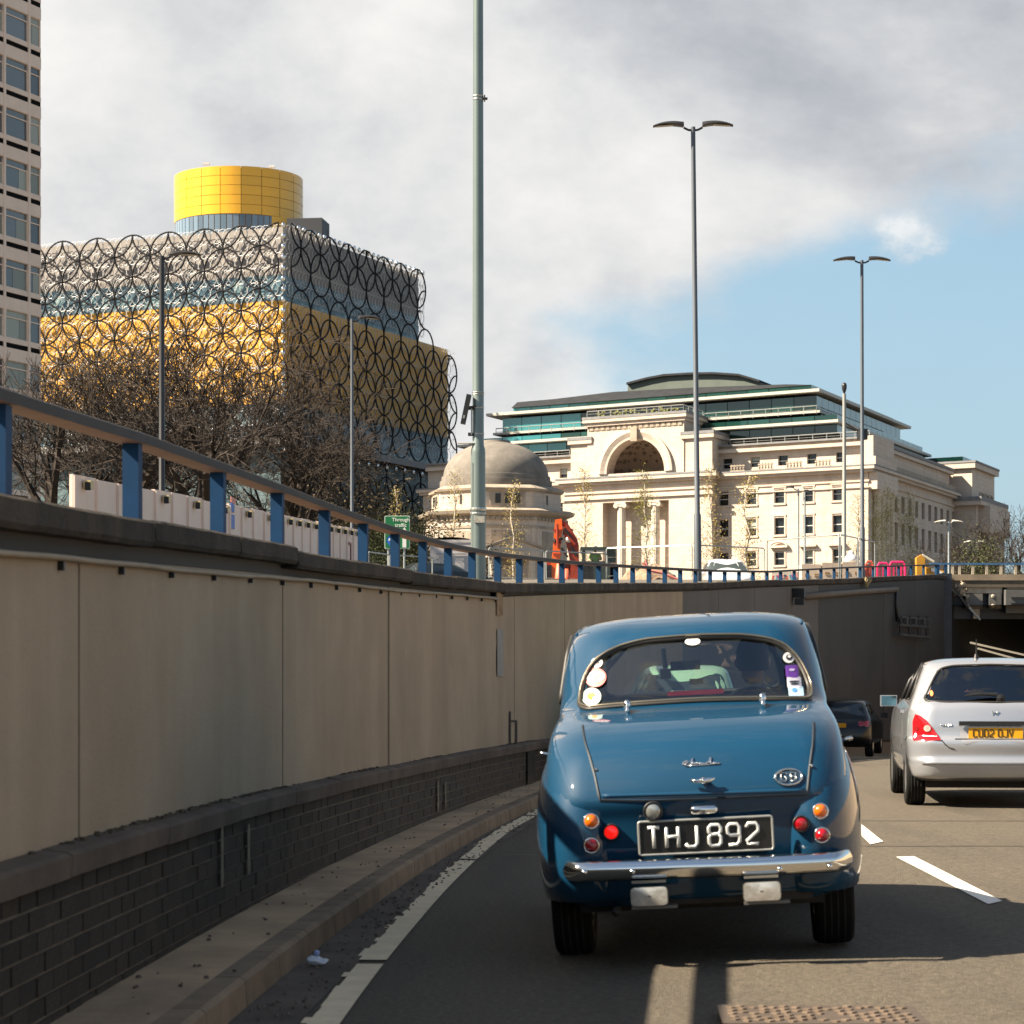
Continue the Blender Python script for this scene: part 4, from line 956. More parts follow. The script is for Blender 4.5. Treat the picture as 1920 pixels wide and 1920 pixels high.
for a, b in zip(dome[:-1], dome[1:]):
    ua, ub = fu(a[0], 14), fu(b[0], 14); z_a, z_b = fz(a[0], a[1], 14), fz(b[0], b[1], 14); m1 = MB()
    m1.hexa([bk(ua, 14, zb - 1), bk(ub, 14, zb - 1), bk(ub, 34, zb - 1), bk(ua, 34, zb - 1), bk(ua, 14, z_a - .3), bk(ub, 14, z_b - .3), bk(ub, 34, z_b - .3), bk(ua, 34, z_a - .3)]); p_ = m1.build('plant_screen', plant, bh, recalc=True)
    m1 = MB(); m1.hexa([bk(ua, 13.4, z_a - .29), bk(ub, 13.4, z_b - .29), bk(ub, 34, z_b - .29), bk(ua, 34, z_a - .29), bk(ua, 13.4, z_a), bk(ub, 13.4, z_b), bk(ub, 34, z_b), bk(ua, 34, z_a)]); m1.build('cap', roofm, p_, recalc=True)
# ------- side facade (east)
fs_ = lambda uu: (lambda s, d, z: bk(uu + d, s, z))
sops = []; swin = []
vv = [fv(x) for x in (1680.4, 1693.3, 1706.2, 1718.8, 1731, 1743.4, 1754.7, 1765.8, 1777.3, 1788)]
zr1 = (sz(1706, 967), sz(1706, 936)); zr2 = (sz(1735, 1032), sz(1735, 993)); hw = .85
for v in vv:
    for r_ in (zr1, zr2): sops.append((v - hw, v + hw, *r_)); swin.append((v, r_))
m1 = MB(); facade(m1, fs_(0), 0, VE, GZ - 1, zc1, sops, .5); m1.build('side_wall', stone, bh)
for v, r_ in swin:
    m1 = MB(); blk(m1, fs_(0), v - hw, v + hw, .42, .47, *r_); m1.build('window', winglass, bh)
va_ = [fv(x) for x in (1679, 1691, 1703.6, 1715.8, 1727.7, 1739.4, 1751.3, 1763, 1774.6, 1785.4)]
zr3 = (sz(1704, 889), sz(1704, 878)); so2 = [(v - .6, v + .6, *zr3) for v in va_]
m1 = MB(); facade(m1, fs_(1.0), 1.6, VE, zc2 - .3, za0, so2, .5); m1.build('attic_side_wall', stone, bh)
for v in va_: m1 = MB(); blk(m1, fs_(1.0), v - .6, v + .6, .42, .47, *zr3); m1.build('window', winglass, bh)
bpart('side_cornice', stone, (-1.1, -.003, .301, VE, zc1, zc1 + .38), (-.7, -.004, 0, VE, zc1 - .35, zc1 - .002), (-.2, -.003, 0, VE, zc0 - .14, zc0 + .1), (.1, .9, 1.6, VE, za0, za0 + .45))
bpart('side_lead', lead, (-1.15, .6, 1.51, VE, zc1 + .382, zc2 - .02), (-.0, 1.4, 5.01, VE, za0 + .5, za1 - .2))
bpart('side_balustrade', stone2, (-.3, .0, 12, VE, zc2, zbal))
# near corner pavilion of the side front with a tall recess, its shade painted as a flat dark panel, and two columns
cv = (2.2, 9.6); bpart('corner_pavilion', stone, (-1.0, -.01, .05, 10.9, zc2, zbal + .2), (-.6, .98, .3, 10.9, za0 - 4.0, za1))
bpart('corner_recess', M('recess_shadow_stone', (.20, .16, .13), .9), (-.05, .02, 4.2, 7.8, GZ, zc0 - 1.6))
for v in (2.6, 5.0, 7.2, 9.6):
    m1 = MB(); m1.lathe([(.55, GZ - 1 - h0.z), (.5, zc0 - 1.8 - h0.z), (.75, zc0 - 1.5 - h0.z), (.75, zc0 - 1.1 - h0.z)], bk(-.5, v, h0.z), 14); m1.build('column', fluted, bh, smooth=True)
bpart('entablature', stone, (-1.2, -.02, .1, 10.9, zc0 - 1.1, zc1 - .36))
# far transept pavilion
va1 = VE; vb1 = fv(1876, -3.3); o_ = -3.3
zq1, zq0, zq2 = sz(1829.6, 866, o_), sz(1829.6, 876, o_), sz(1829.6, 947, o_)
bpart('far_pavilion', stone, (o_, 10, va1, vb1, GZ - 1, zq2), (o_ + .8, 10, va1 + .8, vb1 - .8, zq2 + 1.2, zq0))
bpart('far_cornice', stone, (o_ - 1, 10, va1 - 1, vb1 + 1, zq2 + .002, zq2 + .6), (o_ + .2, 10, va1 + .2, vb1 - .2, zq0 + .002, zq1)); bpart('far_lead', lead, (o_ - 1.05, 10, va1 - 1.05, vb1 + 1.05, zq2 + .602, zq2 + 1.19), (o_ + .1, 10, va1 + .1, vb1 - .1, zq1 + .002, zq1 + .3))
for k in range(3):
    v = lerp(va1, vb1, .40 + .19 * k); m1 = MB(); zA = zq2 + 2.2; hh = zq0 - 4.2
    fn = fs_(o_ + .8); pts = [fn(v - .95, -.02, zA), fn(v + .95, -.02, zA)] + [fn(v + .95 * math.cos(t), -.02, hh + .95 * math.sin(t)) for t in frange(0, math.pi, math.pi / 8)]
    m1.add(pts, [tuple(range(len(pts)))]); m1.build('arched_window', winglass, bh, recalc=False)
    m1 = MB(); m1.tube([fn(v - 1.1, -.05, zA)] + [fn(v - 1.1 * math.cos(t), -.05, hh + 1.1 * math.sin(t)) for t in frange(0, math.pi, math.pi / 8)] + [fn(v + 1.1, -.05, zA)], .16, 4); m1.build('window_surround', stone2, bh)
for k in range(4):
    v = lerp(va1, vb1, .24 + .18 * k); m1 = MB(); m1.lathe([(.6, GZ - 1 - h0.z), (.55, zq2 - 4.2 - h0.z), (.9, zq2 - 3.8 - h0.z)], bk(o_ - .9, v, h0.z), 12); m1.build('column', fluted, bh, smooth=True)
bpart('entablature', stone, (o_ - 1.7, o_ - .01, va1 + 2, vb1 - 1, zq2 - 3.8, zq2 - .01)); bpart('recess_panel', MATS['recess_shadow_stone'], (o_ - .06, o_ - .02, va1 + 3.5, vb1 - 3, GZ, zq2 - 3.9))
bpart('roof_glass_box', gl_d, (o_ + 2.5, 14, va1 + 2, vb1 - 8, zq1 + .3, zq1 + 1.1))

# ---------------- the domed memorial hall
hm = thing('memorial_hall', 'octagonal stone memorial hall with a weathered grey dome', 'memorial hall', (-1.67, 250, GZ)); m0 = hm.location.copy(); ph = rad(11)
def oc(r, k, z): a = ph + k * math.pi / 4 + math.pi / 8 - math.pi / 2; rr_ = r / math.cos(math.pi / 8); return Vector((rr_ * math.cos(a), rr_ * math.sin(a), z - m0.z))
def octa(name, prof, mat):
    m1 = MB(); m1.grid([[oc(r, k, z) for k in range(8)] for r, z in prof], closed=True); m1.f.append(tuple(len(m1.v) - 8 + k for k in range(8))); m1.m.append(0); return m1.build(name, mat, hm, recalc=True)
zz = lambda y, D=243.5: CAMZ + (HY - y) * D / FPX
octa('body', [(6.9, GZ - 1), (6.9, zz(967))], stone); octa('lower_cornice', [(6.95, zz(968)), (7.6, zz(963)), (7.75, zz(957)), (7.2, zz(953)), (6.2, zz(951))], stone2)
octa('frieze_band', [(6.93, zz(990)), (6.99, zz(990)), (6.99, zz(985)), (6.93, zz(985))], stone2)
octa('upper_storey', [(6.35, zz(953)), (6.35, zz(917))], stone); octa('upper_cornice', [(6.36, zz(921)), (6.62, zz(918)), (6.7, zz(914)), (6.4, zz(911)), (5.9, zz(907))], stone2)
domem = M('dome_stone', (.195, .175, .15), .9, var=.2, vs=.8, bump=.5, bs=4, dirt=((.14, .125, .11), .9, .48, .6, (1, 1, .6)))
m1 = MB(); zb = zz(909, 250); H = CAMZ + (HY - 829) * 250 / FPX - zb
pr = [(5.6, -1.2), (5.85, -.3), (5.85, .28), (5.68, .3), (5.66, .75), (5.5, .78)] + [(5.48 * math.cos(t), .8 + (H - .8) * math.sin(t)) for t in frange(.06, 1.24, .12)] + [(1.55, H - .1), (1.5, H + .12), (0, H + .2)]
m1.lathe(pr, (0, 0, zb - m0.z), 48); m1.build('dome', domem, hm, auto=35)
dkw = M('hall_window_dark', (.03, .028, .025), .4)
for k in range(8):
    a = ph + k * math.pi / 4 - math.pi / 2; n_ = Vector((math.cos(a), math.sin(a), 0)); t_ = Vector((-n_.y, n_.x, 0))
    if n_.y > .5: continue
    rt_ = Matrix((t_, n_, Vector((0, 0, 1)))).transposed(); za, zb_ = zz(943), zz(925); main = k % 2 == 0
    if main:
        MB().box(n_ * 6.36 + Vector((0, 0, (za + zb_) / 2 - m0.z)), (3.6, .12, zb_ - za + .5), rot=rt_).build('window_panel', stone2, hm)
        for q in (-1.0, 0, 1.0): MB().box(n_ * 6.40 + t_ * q + Vector((0, 0, (za + zb_) / 2 - m0.z)), (.55, .14, zb_ - za), rot=rt_).build('window', dkw, hm)
    else: MB().box(n_ * 6.36 + Vector((0, 0, (za + zb_) / 2 - m0.z)), (.22, .1, zb_ - za), rot=rt_).build('window', dkw, hm)
    m1 = MB()
    for q in frange(-2.4, 2.4, .6): m1.box(n_ * 6.97 + t_ * q + Vector((0, 0, zz(972) - m0.z)), (.3, .35, .3), rot=rt_)
    m1.build('dentil_row', stone2, hm)['kind'] = 'stuff'
    for q in (-2.55, 2.55): MB().box(n_ * 6.93 + t_ * q + Vector((0, 0, (GZ + zz(990)) / 2 - m0.z)), (.35, .12, zz(990) - GZ), rot=rt_).build('pilaster', stone, hm)
    MB().box(n_ * 6.92 + Vector((0, 0, (zz(1060) + zz(995)) / 2 - m0.z)), (3.4, .1, zz(995) - zz(1060)), rot=rt_).build('wall_panel', stone2, hm)
# porch with pediment
a = ph - math.pi / 2; n_ = Vector((math.cos(a), math.sin(a), 0)); t_ = Vector((-n_.y, n_.x, 0)); rt_ = Matrix((t_, n_, Vector((0, 0, 1)))).transposed()
def pf(x, y, z): return n_ * (6.9 + y) + t_ * x + Vector((0, 0, z - m0.z))
zp0, zp1 = zz(1031, 240), zz(1008, 240)
m1 = MB(); m1.prism([(-2.75, zp0), (2.75, zp0), (2.75, zp0 + .2), (0, zp1), (-2.75, zp0 + .2)], .0, 2.6, fn=pf); m1.build('pediment', stone, hm, recalc=True)
m1 = MB(); m1.prism([(-2.95, zp0 + .18), (0, zp1 - .02), (2.95, zp0 + .18), (2.95, zp0 + .4), (0, zp1 + .22), (-2.95, zp0 + .4)], -.01, 2.85, fn=pf); m1.build('porch_roof', stone2, hm, recalc=True)
MB().box(pf(0, 1.3, zp0 - .35), (5.3, 2.5, .68), rot=rt_).build('entablature', stone, hm)
for q in (-2.0, 2.0): m1 = MB(); m1.lathe([(.42, GZ - 1), (.36, zp0 - .9), (.5, zp0 - .7)], n_ * 9 + t_ * q + Vector((0, 0, -m0.z)), 14); m1.build('column', fluted, hm, smooth=True)
MB().box(pf(0, .1, 6.2), (1.8, .16, 3.6), rot=rt_).build('door', dkw, hm)
MB().box(pf(0, .05, 6.6), (4.6, .06, 5.0), rot=rt_).build('porch_wall', stone2, hm)
# ================================================================== cars
def two_sided(name, col, inner, rough=.3, coat=1.0, metal=0, flake=0, var=0):
    if name in MATS: return MATS[name]
    m = M(name, col, rough, metal=metal, coat=coat, var=var, vs=2.5, spec=.5 if metal else .15); nt = m.node_tree; N = nt.nodes; L = nt.links; b = N['Principled BSDF']
    g = N.new('ShaderNodeNewGeometry'); x = N.new('ShaderNodeMix'); x.data_type = 'RGBA'; L.new(g.outputs['Backfacing'], x.inputs[0])
    src = [l.from_socket for l in L if l.to_socket == b.inputs['Base Color']]
    if src: L.new(src[0], x.inputs[6])
    else: x.inputs[6].default_value = (*col, 1)
    x.inputs[7].default_value = (*inner, 1); L.new(x.outputs[2], b.inputs['Base Color']); return m
def cat(xs, ys, x):       # smooth monotone-ish interpolation
    return float(np.interp(x, xs, ys))
def smooth_table(tab, n):
    """resample a table of rows through centripetal-like Catmull-Rom by row distance"""
    T = np.array(tab, float); P = T[:, :2]; d = np.r_[0, np.cumsum(np.sqrt(((P[1:] - P[:-1]) ** 2).sum(1)))]
    out = []
    for s in np.linspace(0, d[-1], n):
        i = min(len(T) - 2, max(0, int(np.searchsorted(d, s, 'right') - 1))); t = (s - d[i]) / max(d[i + 1] - d[i], 1e-9)
        p0, p1, p2, p3 = T[max(i - 1, 0)], T[i], T[i + 1], T[min(i + 2, len(T) - 1)]
        h = d[i + 1] - d[i]; hm = d[i] - d[max(i - 1, 0)] + h; hp = d[min(i + 2, len(T) - 1)] - d[i + 1] + h
        m1_, m2_ = (p2 - p0) / hm * h, (p3 - p1) / hp * h
        out.append((2 * t ** 3 - 3 * t ** 2 + 1) * p1 + (t ** 3 - 2 * t ** 2 + t) * m1_ + (-2 * t ** 3 + 3 * t ** 2) * p2 + (t ** 3 - t ** 2) * m2_)
    return out
def slice_pts(yr, yf, w, rc, bul, side, nr=26, nc=9, ns=44):
    """closed plan outline: flat-ish tail, rounded corners, gently bowed flanks"""
    w = max(w, .004); rc = min(rc, w * .96); rcy = min(rc * 1.35, (yf - yr) * .45); P = []; wi = w - rc
    for i in range(nr): x = -wi + 2 * wi * i / nr; P.append((x, yr + bul * (x / max(w, .01)) ** 2 * 1.0))
    yb = yr + bul * (wi / max(w, .01)) ** 2
    for i in range(nc): a = -math.pi / 2 + math.pi / 2 * i / nc; P.append((wi + rc * math.cos(a), yb + rcy + rcy * math.sin(a)))
    ya, ye = yb + rcy, yf - rcy - bul
    for i in range(ns): t = i / ns; P.append((w + side * math.sin(math.pi * t), lerp(ya, ye, t)))
    for i in range(nc): a = math.pi / 2 * i / nc; P.append((wi + rc * math.cos(a), ye + rcy * math.sin(a)))
    for i in range(nr): x = wi - 2 * wi * i / nr; P.append((x, yf - bul * (x / max(w, .01)) ** 2))
    for i in range(nc): a = math.pi / 2 + math.pi / 2 * i / nc; P.append((-wi + rc * math.cos(a), ye + rcy * math.sin(a)))
    for i in range(ns): t = i / ns; P.append((-w - side * math.sin(math.pi * t), lerp(ye, ya, t)))
    for i in range(nc): a = math.pi + math.pi / 2 * i / nc; P.append((-wi + rc * math.cos(a), yb + rcy + rcy * math.sin(a)))
    return P
def inpoly(x, y, P):
    c = False; n = len(P); j = n - 1
    for i in range(n):
        if (P[i][1] > y) != (P[j][1] > y) and x < (P[j][0] - P[i][0]) * (y - P[i][1]) / (P[j][1] - P[i][1]) + P[i][0]: c = not c
        j = i
    return c
def roundpoly(P, r, n=5):
    out = []; K = len(P)
    for i in range(K):
        p = Vector((*P[i], 0)); a = Vector((*P[i - 1], 0)); b = Vector((*P[(i + 1) % K], 0)); ri = r[i] if isinstance(r, (list, tuple)) else r
        u = (a - p); v = (b - p); ri = min(ri, u.length * .49, v.length * .49); s = p + u.normalized() * ri; e = p + v.normalized() * ri
        for k in range(n + 1): t = k / n; q = s * (1 - t) ** 2 + p * 2 * t * (1 - t) + e * t * t; out.append((q.x, q.y))
    return out
class Shell:
    """car body skin built from stacked plan slices; windows are cut out and glazed"""
    def __init__(s, tab, n=130, res=(26, 9, 44)):
        s.rows = smooth_table(tab, n); s.V = []; s.F = []
        G = []
        for z_y in s.rows:
            yr, z, yf, w, rc, bul, side = z_y; G.append([(x, y, z) for x, y in slice_pts(yr, yf, w, rc, bul, side, *res)])
        m = MB(); m.grid(G, closed=True); m.f.append(tuple(len(m.v) - len(G[0]) + k for k in range(len(G[0])))); m.m.append(0); s.mb = m; s.extra = []
        s.refresh()
    def refresh(s):
        vs = list(s.mb.v); fs = list(s.mb.f)
        for e in s.extra: o = len(vs); vs += e.v; fs += [tuple(i + o for i in f) for f in e.f]
        s.bvh = BVHTree.FromPolygons([Vector(v) for v in vs], fs)
    def rear(s, x, z, off=0, y0=-1):
        h = s.bvh.ray_cast(Vector((x, y0, z)), Vector((0, 1, 0)))
        if h[0] is None: return None
        n = h[1] if h[1].y < 0 else -h[1]; return h[0] + n * off, n
    def front(s, x, z, off=0):
        h = s.bvh.ray_cast(Vector((x, 9, z)), Vector((0, -1, 0)))
        if h[0] is None: return None
        n = h[1] if h[1].y > 0 else -h[1]; return h[0] + n * off, n
    def sidep(s, y, z, sg, off=0):
        h = s.bvh.ray_cast(Vector((sg * 3, y, z)), Vector((-sg, 0, 0)))
        if h[0] is None: return None
        n = h[1] if h[1].x * sg > 0 else -h[1]; return h[0] + n * off, n
    def cut(s, test):
        keep = []; mm = []
        for f, mi in zip(s.mb.f, s.mb.m):
            c = Vector((0, 0, 0))
            for i in f: c += Vector(s.mb.v[i])
            c /= len(f)
            if not test(c): keep.append(f); mm.append(mi)
        s.mb.f = keep; s.mb.m = mm
    def patch(s, poly, proj, off, step=.05, thick=0):
        """skin patch that follows the body inside a polygon (a,b)"""
        xs = [p[0] for p in poly]; zs = [p[1] for p in poly]; c = (sum(xs) / len(xs), sum(zs) / len(zs)); m = MB(); rings = []
        K = 8
        for k in range(K, 0, -1):
            t = k / K; row = []
            for p in poly:
                q = proj(lerp(c[0], p[0], t), lerp(c[1], p[1], t), off); row.append(q[0] if q else None)
            rings.append(row)
        for r_ in rings:
            last = next((q for q in r_ if q is not None), Vector((0, 0, 0)))
            for i in range(len(r_)):
                if r_[i] is None: r_[i] = last
                last = r_[i]
        m.grid(rings, closed=True); q = proj(c[0], c[1], off); m.v.append(tuple(q[0] if q else rings[-1][0])); ci = len(m.v) - 1; b = ci - len(poly)
        for i in range(len(poly)): m.f.append((b + i, b + (i + 1) % len(poly), ci)); m.m.append(0)
        return m
    def line(s, pts, proj, r, off=0, closed=False, n=6, flat=1.0):
        P = []
        for a, b in pts:
            q = proj(a, b, off)
            if q: P.append(q[0])
        return MB().tube(P, r, n, closed=closed, flat=flat)
def wheel(parent, c, r, w, rim_m, name='wheel', hub=None):
    c = Vector(c); m = MB(); hw = w / 2
    m.lathe([(r * .62, -hw * .8), (r * .70, -hw * .98), (r * .93, -hw), (r * .985, -hw * .82), (r, -hw * .55), (r, hw * .55), (r * .985, hw * .82), (r * .93, hw), (r * .70, hw * .98), (r * .62, hw * .8)], c, 36, axis='X')
    wh = m.build('wheel', rubber, parent, auto=50, recalc=True)
    for s in (-1, 1):
        m = MB(); m.lathe([(r * .63, s * hw * .8), (r * .60, s * hw * .9), (r * .52, s * hw * .7), (r * .25, s * hw * .62), (r * .22, s * hw * .8), (0, s * hw * .85)], c, 24, axis='X'); m.build('rim', rim_m, wh, smooth=True, recalc=True)
    m = MB()
    for k in (-.5, -.17, .17, .5): m.lathe([(r + .001, hw * k - .004), (r + .003, hw * k), (r + .001, hw * k + .004)], c, 36, axis='X')
    m.build('tread_rib', M('tread', (.02, .02, .02), .9), wh); return wh
def lens(parent, pos, n, r, h, mat, rimmat, name='tail_light'):
    rt_ = n.to_track_quat('Z', 'Y').to_matrix(); m = MB()
    m.lathe([(r * 1.2, -.03), (r * 1.24, .004), (r * 1.12, .014), (r * .98, .010)], pos, 24, rot=rt_); b = m.build(name, rimmat, parent, smooth=True)
    m = MB(); m.lathe([(r, .004)] + [(r * math.cos(t), .004 + h * math.sin(t)) for t in frange(.1, 1.45, .17)] + [(0, .004 + h)], pos, 24, rot=rt_)
    m.build('lens', mat, b, smooth=True); return b
# pressed-metal characters as strokes on a 0..1 x 0..1.6 cell
GLY = {'T': [[(0, 1.6), (1, 1.6)], [(.5, 1.6), (.5, 0)]], 'H': [[(0, 0), (0, 1.6)], [(1, 0), (1, 1.6)], [(0, .85), (1, .85)]],
       'J': [[(1, 1.6), (1, .25), (.8, 0), (.25, 0), (0, .25)]], '8': [[(.2, .88), (0, 1.08), (0, 1.4), (.2, 1.6), (.8, 1.6), (1, 1.4), (1, 1.08), (.8, .88), (.2, .88), (0, .68), (0, .2), (.2, 0), (.8, 0), (1, .2), (1, .68), (.8, .88)]],
       '9': [[(.05, 0), (.75, 0), (1, .25), (1, 1.35), (.8, 1.6), (.2, 1.6), (0, 1.4), (0, .95), (.2, .75), (1, .75)]], '2': [[(0, 1.3), (.2, 1.6), (.8, 1.6), (1, 1.35), (1, 1.0), (0, .25), (0, 0), (1, 0)]],
       'C': [[(1, 1.35), (.8, 1.6), (.2, 1.6), (0, 1.35), (0, .25), (.2, 0), (.8, 0), (1, .25)]], 'U': [[(0, 1.6), (0, .25), (.2, 0), (.8, 0), (1, .25), (1, 1.6)]],
       '0': [[(.2, 0), (.8, 0), (1, .25), (1, 1.35), (.8, 1.6), (.2, 1.6), (0, 1.35), (0, .25), (.2, 0)]], 'D': [[(0, 0), (0, 1.6), (.7, 1.6), (1, 1.3), (1, .3), (.7, 0), (0, 0)]],
       'V': [[(0, 1.6), (.5, 0), (1, 1.6)]], 'G': [[(1, 1.3), (.8, 1.6), (.2, 1.6), (0, 1.3), (0, .3), (.2, 0), (.8, 0), (1, .3), (1, .8), (.6, .8)]], 'B': [[(0, 0), (0, 1.6), (.75, 1.6), (.95, 1.4), (.95, 1.0), (.75, .82), (0, .82)], [(.75, .82), (1, .6), (1, .2), (.75, 0), (0, 0)]]}
def glyphs(text, x0, z0, cw, chh, gap, sp, fn, r, flat=.5):
    """text laid from x0; fn(x, z) -> point"""
    m = MB(); x = x0
    for ch in text:
        if ch == ' ': x += sp; continue
        for st in GLY[ch]: m.tube([fn(x + a * cw, z0 + b * chh / 1.6) for a, b in st], r, 6)
        x += cw + gap
    return m

chrome2 = M('aged_chrome', (.70, .70, .67), .16, metal=1, var=.1, vs=20)
glass_car = glassy('car_glass', (.66, .73, .73), .17)
amber = M('amber_lens', (.72, .13, .004), .15, coat=1, emit=(1, .20, .0), es=.02)
redl = M('red_lens', (.35, .004, .01), .15, coat=1)
redlit = M('lit_brake_lens', (.75, .004, .004), .2, coat=1, emit=(1, .01, .006), es=.30)
blue_p = two_sided('blue_car_paint', (.0022, .042, .095), (.055, .06, .062), .55, 1.0, metal=.0, var=.03)
intr = M('dark_trim', (.03, .03, .032), .8)

# ---------------- the blue 1950s saloon
CY, CX = 10.6, .852
bc = thing('vintage_saloon', 'blue 1950s saloon seen from behind with chrome bumper and black THJ 892 plate', 'vintage car', (CX, CY, .034), 0)
bc.rotation_euler = (0, rad(-3.0), rad(-4.6))
ST, CT = math.sin(rad(3.0)), math.cos(rad(3.0))
def cz(zx, zy, y=0.0):       # measured in an enlarged view of the photograph (2.667 per pixel) -> across, up on the car
    D = CY + y; S = 12000 / D; dx = (zx - 910) / S; h = (427 - zy) / S + CAMZ - .034; return dx * CT + h * ST, h * CT - dx * ST
tab = [ # yr, z, yf, w, corner radius, tail bow, flank bow
 (.16, .27, 3.70, .58, .16, .05, .01), (.10, .32, 3.78, .64, .18, .05, .01), (.065, .42, 3.84, .665, .2, .05, .01), (.045, .55, 3.86, .675, .2, .05, .02), (.032, .66, 3.86, .68, .2, .05, .03), (.012, .735, 3.85, .683, .2, .05, .035),
 (.018, .785, 3.84, .685, .21, .06, .04), (.06, .87, 3.50, .685, .22, .08, .04), (.13, .96, 3.15, .68, .24, .10, .04), (.24, 1.035, 2.95, .67, .26, .13, .03), (.40, 1.09, 2.88, .655, .28, .16, .02),
 (.58, 1.125, 2.82, .645, .28, .17, .015), (.74, 1.155, 2.78, .652, .28, .18, .01), (.83, 1.20, 2.74, .648, .27, .18, .01), (.90, 1.28, 2.60, .640, .27, .18, .01), (.985, 1.38, 2.47, .624, .27, .18, .01),
 (1.08, 1.48, 2.34, .600, .27, .17, .01), (1.16, 1.535, 2.24, .575, .28, .16, .01), (1.28, 1.572, 2.14, .52, .28, .14, .01), (1.44, 1.594, 2.02, .40, .28, .10, 0), (1.60, 1.605, 1.92, .27, .26, .05, 0), (1.70, 1.608, 1.82, .08, .07, .0, 0)]
sh = Shell(tab, 150)
fend = []
for s in (-1, 1):
    m = MB(); rows2 = []; NU, NV = 40, 26
    for i in range(NV + 1):
        ph_ = -math.pi / 2 + math.pi * i / NV; row = []
        for k in range(NU):
            th = 2 * math.pi * k / NU; e = .82
            def pw(v): return math.copysign(abs(v) ** e, v)
            x = .515 * s + .245 * pw(math.cos(ph_)) * pw(math.cos(th)); y = .86 + .845 * pw(math.cos(ph_)) * pw(math.sin(th)); z = .56 + .485 * pw(math.sin(ph_))
            row.append((x, y, max(z, .30) if z > .30 else .30 + (z - .30) * .05))
        rows2.append(row)
    m.grid(rows2, closed=True); fend.append(m)
    # front wing
    m2 = MB(); rows2 = []
    for i in range(NV + 1):
        ph_ = -math.pi / 2 + math.pi * i / NV
        rows2.append([(.53 * s + .225 * pw(math.cos(ph_)) * pw(math.cos(2 * math.pi * k / NU)), 2.95 + .75 * pw(math.cos(ph_)) * pw(math.sin(2 * math.pi * k / NU)), .54 + .34 * pw(math.sin(ph_))) for k in range(NU)])
    m2.grid(rows2, closed=True); fend.append(m2)
sh.extra = fend; sh.refresh(); full = sh.bvh
# rear window outline
wz = [(287, 545), (300, 430), (345, 330), (450, 258), (600, 218), (850, 197), (1100, 193), (1250, 215), (1330, 258), (1395, 345), (1432, 450), (1428, 515), (1150, 514), (860, 520), (560, 540), (330, 562)]
rw_poly = roundpoly([cz(a, b, .95) for a, b in wz], [.05] + [.06] * 10 + [.05, .1, .1, .1, .05], 4)
ws_poly = roundpoly([(-.50, 1.20), (-.42, 1.49), (.42, 1.49), (.50, 1.20)], .08, 5)
sd_poly = roundpoly([(1.30, 1.19), (1.42, 1.46), (1.60, 1.52), (2.15, 1.52), (2.42, 1.19)], .05, 4)
def tst(c):
    if c.z < 1.12: return False
    if c.y < 1.45 and inpoly(c.x, c.z, rw_poly): return True
    if c.y > 2.0 and inpoly(c.x, c.z, ws_poly): return True
    if abs(c.x) > .42 and 1.2 < c.y < 2.5 and inpoly(c.y, c.z, sd_poly): return True
    return False
# glass first (needs the uncut skin), then the cut
sb = Shell.__new__(Shell); sb.bvh = BVHTree.FromPolygons([Vector(v) for v in sh.mb.v], sh.mb.f)
g = sb.patch(rw_poly, sb.rear, -.004).build('rear_window', glass_car, bc, smooth=True)
sb.line(rw_poly, sb.rear, .017, .004, closed=True, n=8, flat=.7).build('rubber_seal', M('seal', (.025, .022, .018), .5), g, smooth=True)
sb.line(rw_poly, sb.rear, .0055, .018, closed=True, n=6).build('trim_strip', M('brass_chrome', (.50, .42, .30), .3, metal=1), g, smooth=True)
g2 = sb.patch(ws_poly, sb.front, -.004).build('windscreen', glass_car, bc, smooth=True); sb.line(ws_poly, sb.front, .016, .003, closed=True).build('rubber_seal', MATS['seal'], g2, smooth=True)
for s in (-1, 1):
    pr = lambda a, b, off=0, s=s: sb.sidep(a, b, s, off)
    g3 = sb.patch(sd_poly, pr, -.004).build('side_window', glass_car, bc, smooth=True); sb.line(sd_poly, pr, .014, .002, closed=True).build('rubber_seal', MATS['seal'], g3, smooth=True)
sh.cut(tst)
sh.mb.build('body', blue_p, bc, auto=50)
for i, f in enumerate(fend): f.build('rear_wing' if i % 2 == 0 else 'front_wing', blue_p, bc, smooth=True)
R_ = lambda x, z, off=0: sh.rear(x, z, off)
sh.bvh = full
# boot lid seam and wing creases
lid = [cz(a, b, yy) for a, b, yy in ((305, 640, .6), (318, 720, .4), (340, 800, .25), (362, 900, .1), (385, 1018, .02), (600, 1020, 0), (915, 1008, 0), (1200, 995, 0), (1420, 985, 0), (1430, 850, .1), (1440, 720, .35), (1440, 610, .6))]
P = []
for a, b in zip(lid[:-1], lid[1:]):
    for t in frange(0, .9, .1): P.append((lerp(a[0], b[0], t), lerp(a[1], b[1], t)))
sh.line(P, R_, .0065, -.0005, n=5).build('boot_lid_seam', M('seam_dark', (.004, .012, .022), .6), bc)
# raised lower lip of the lid
P = [(lerp(lid[4][0] + .01, lid[8][0] - .01, t), lerp(lid[4][1], lid[8][1], t) + .018) for t in frange(0, 1, .04)]; sh.line(P, R_, .010, -.002, n=6).build('lid_lip', blue_p, bc, smooth=True)
for s in (-1, 1):
    pass
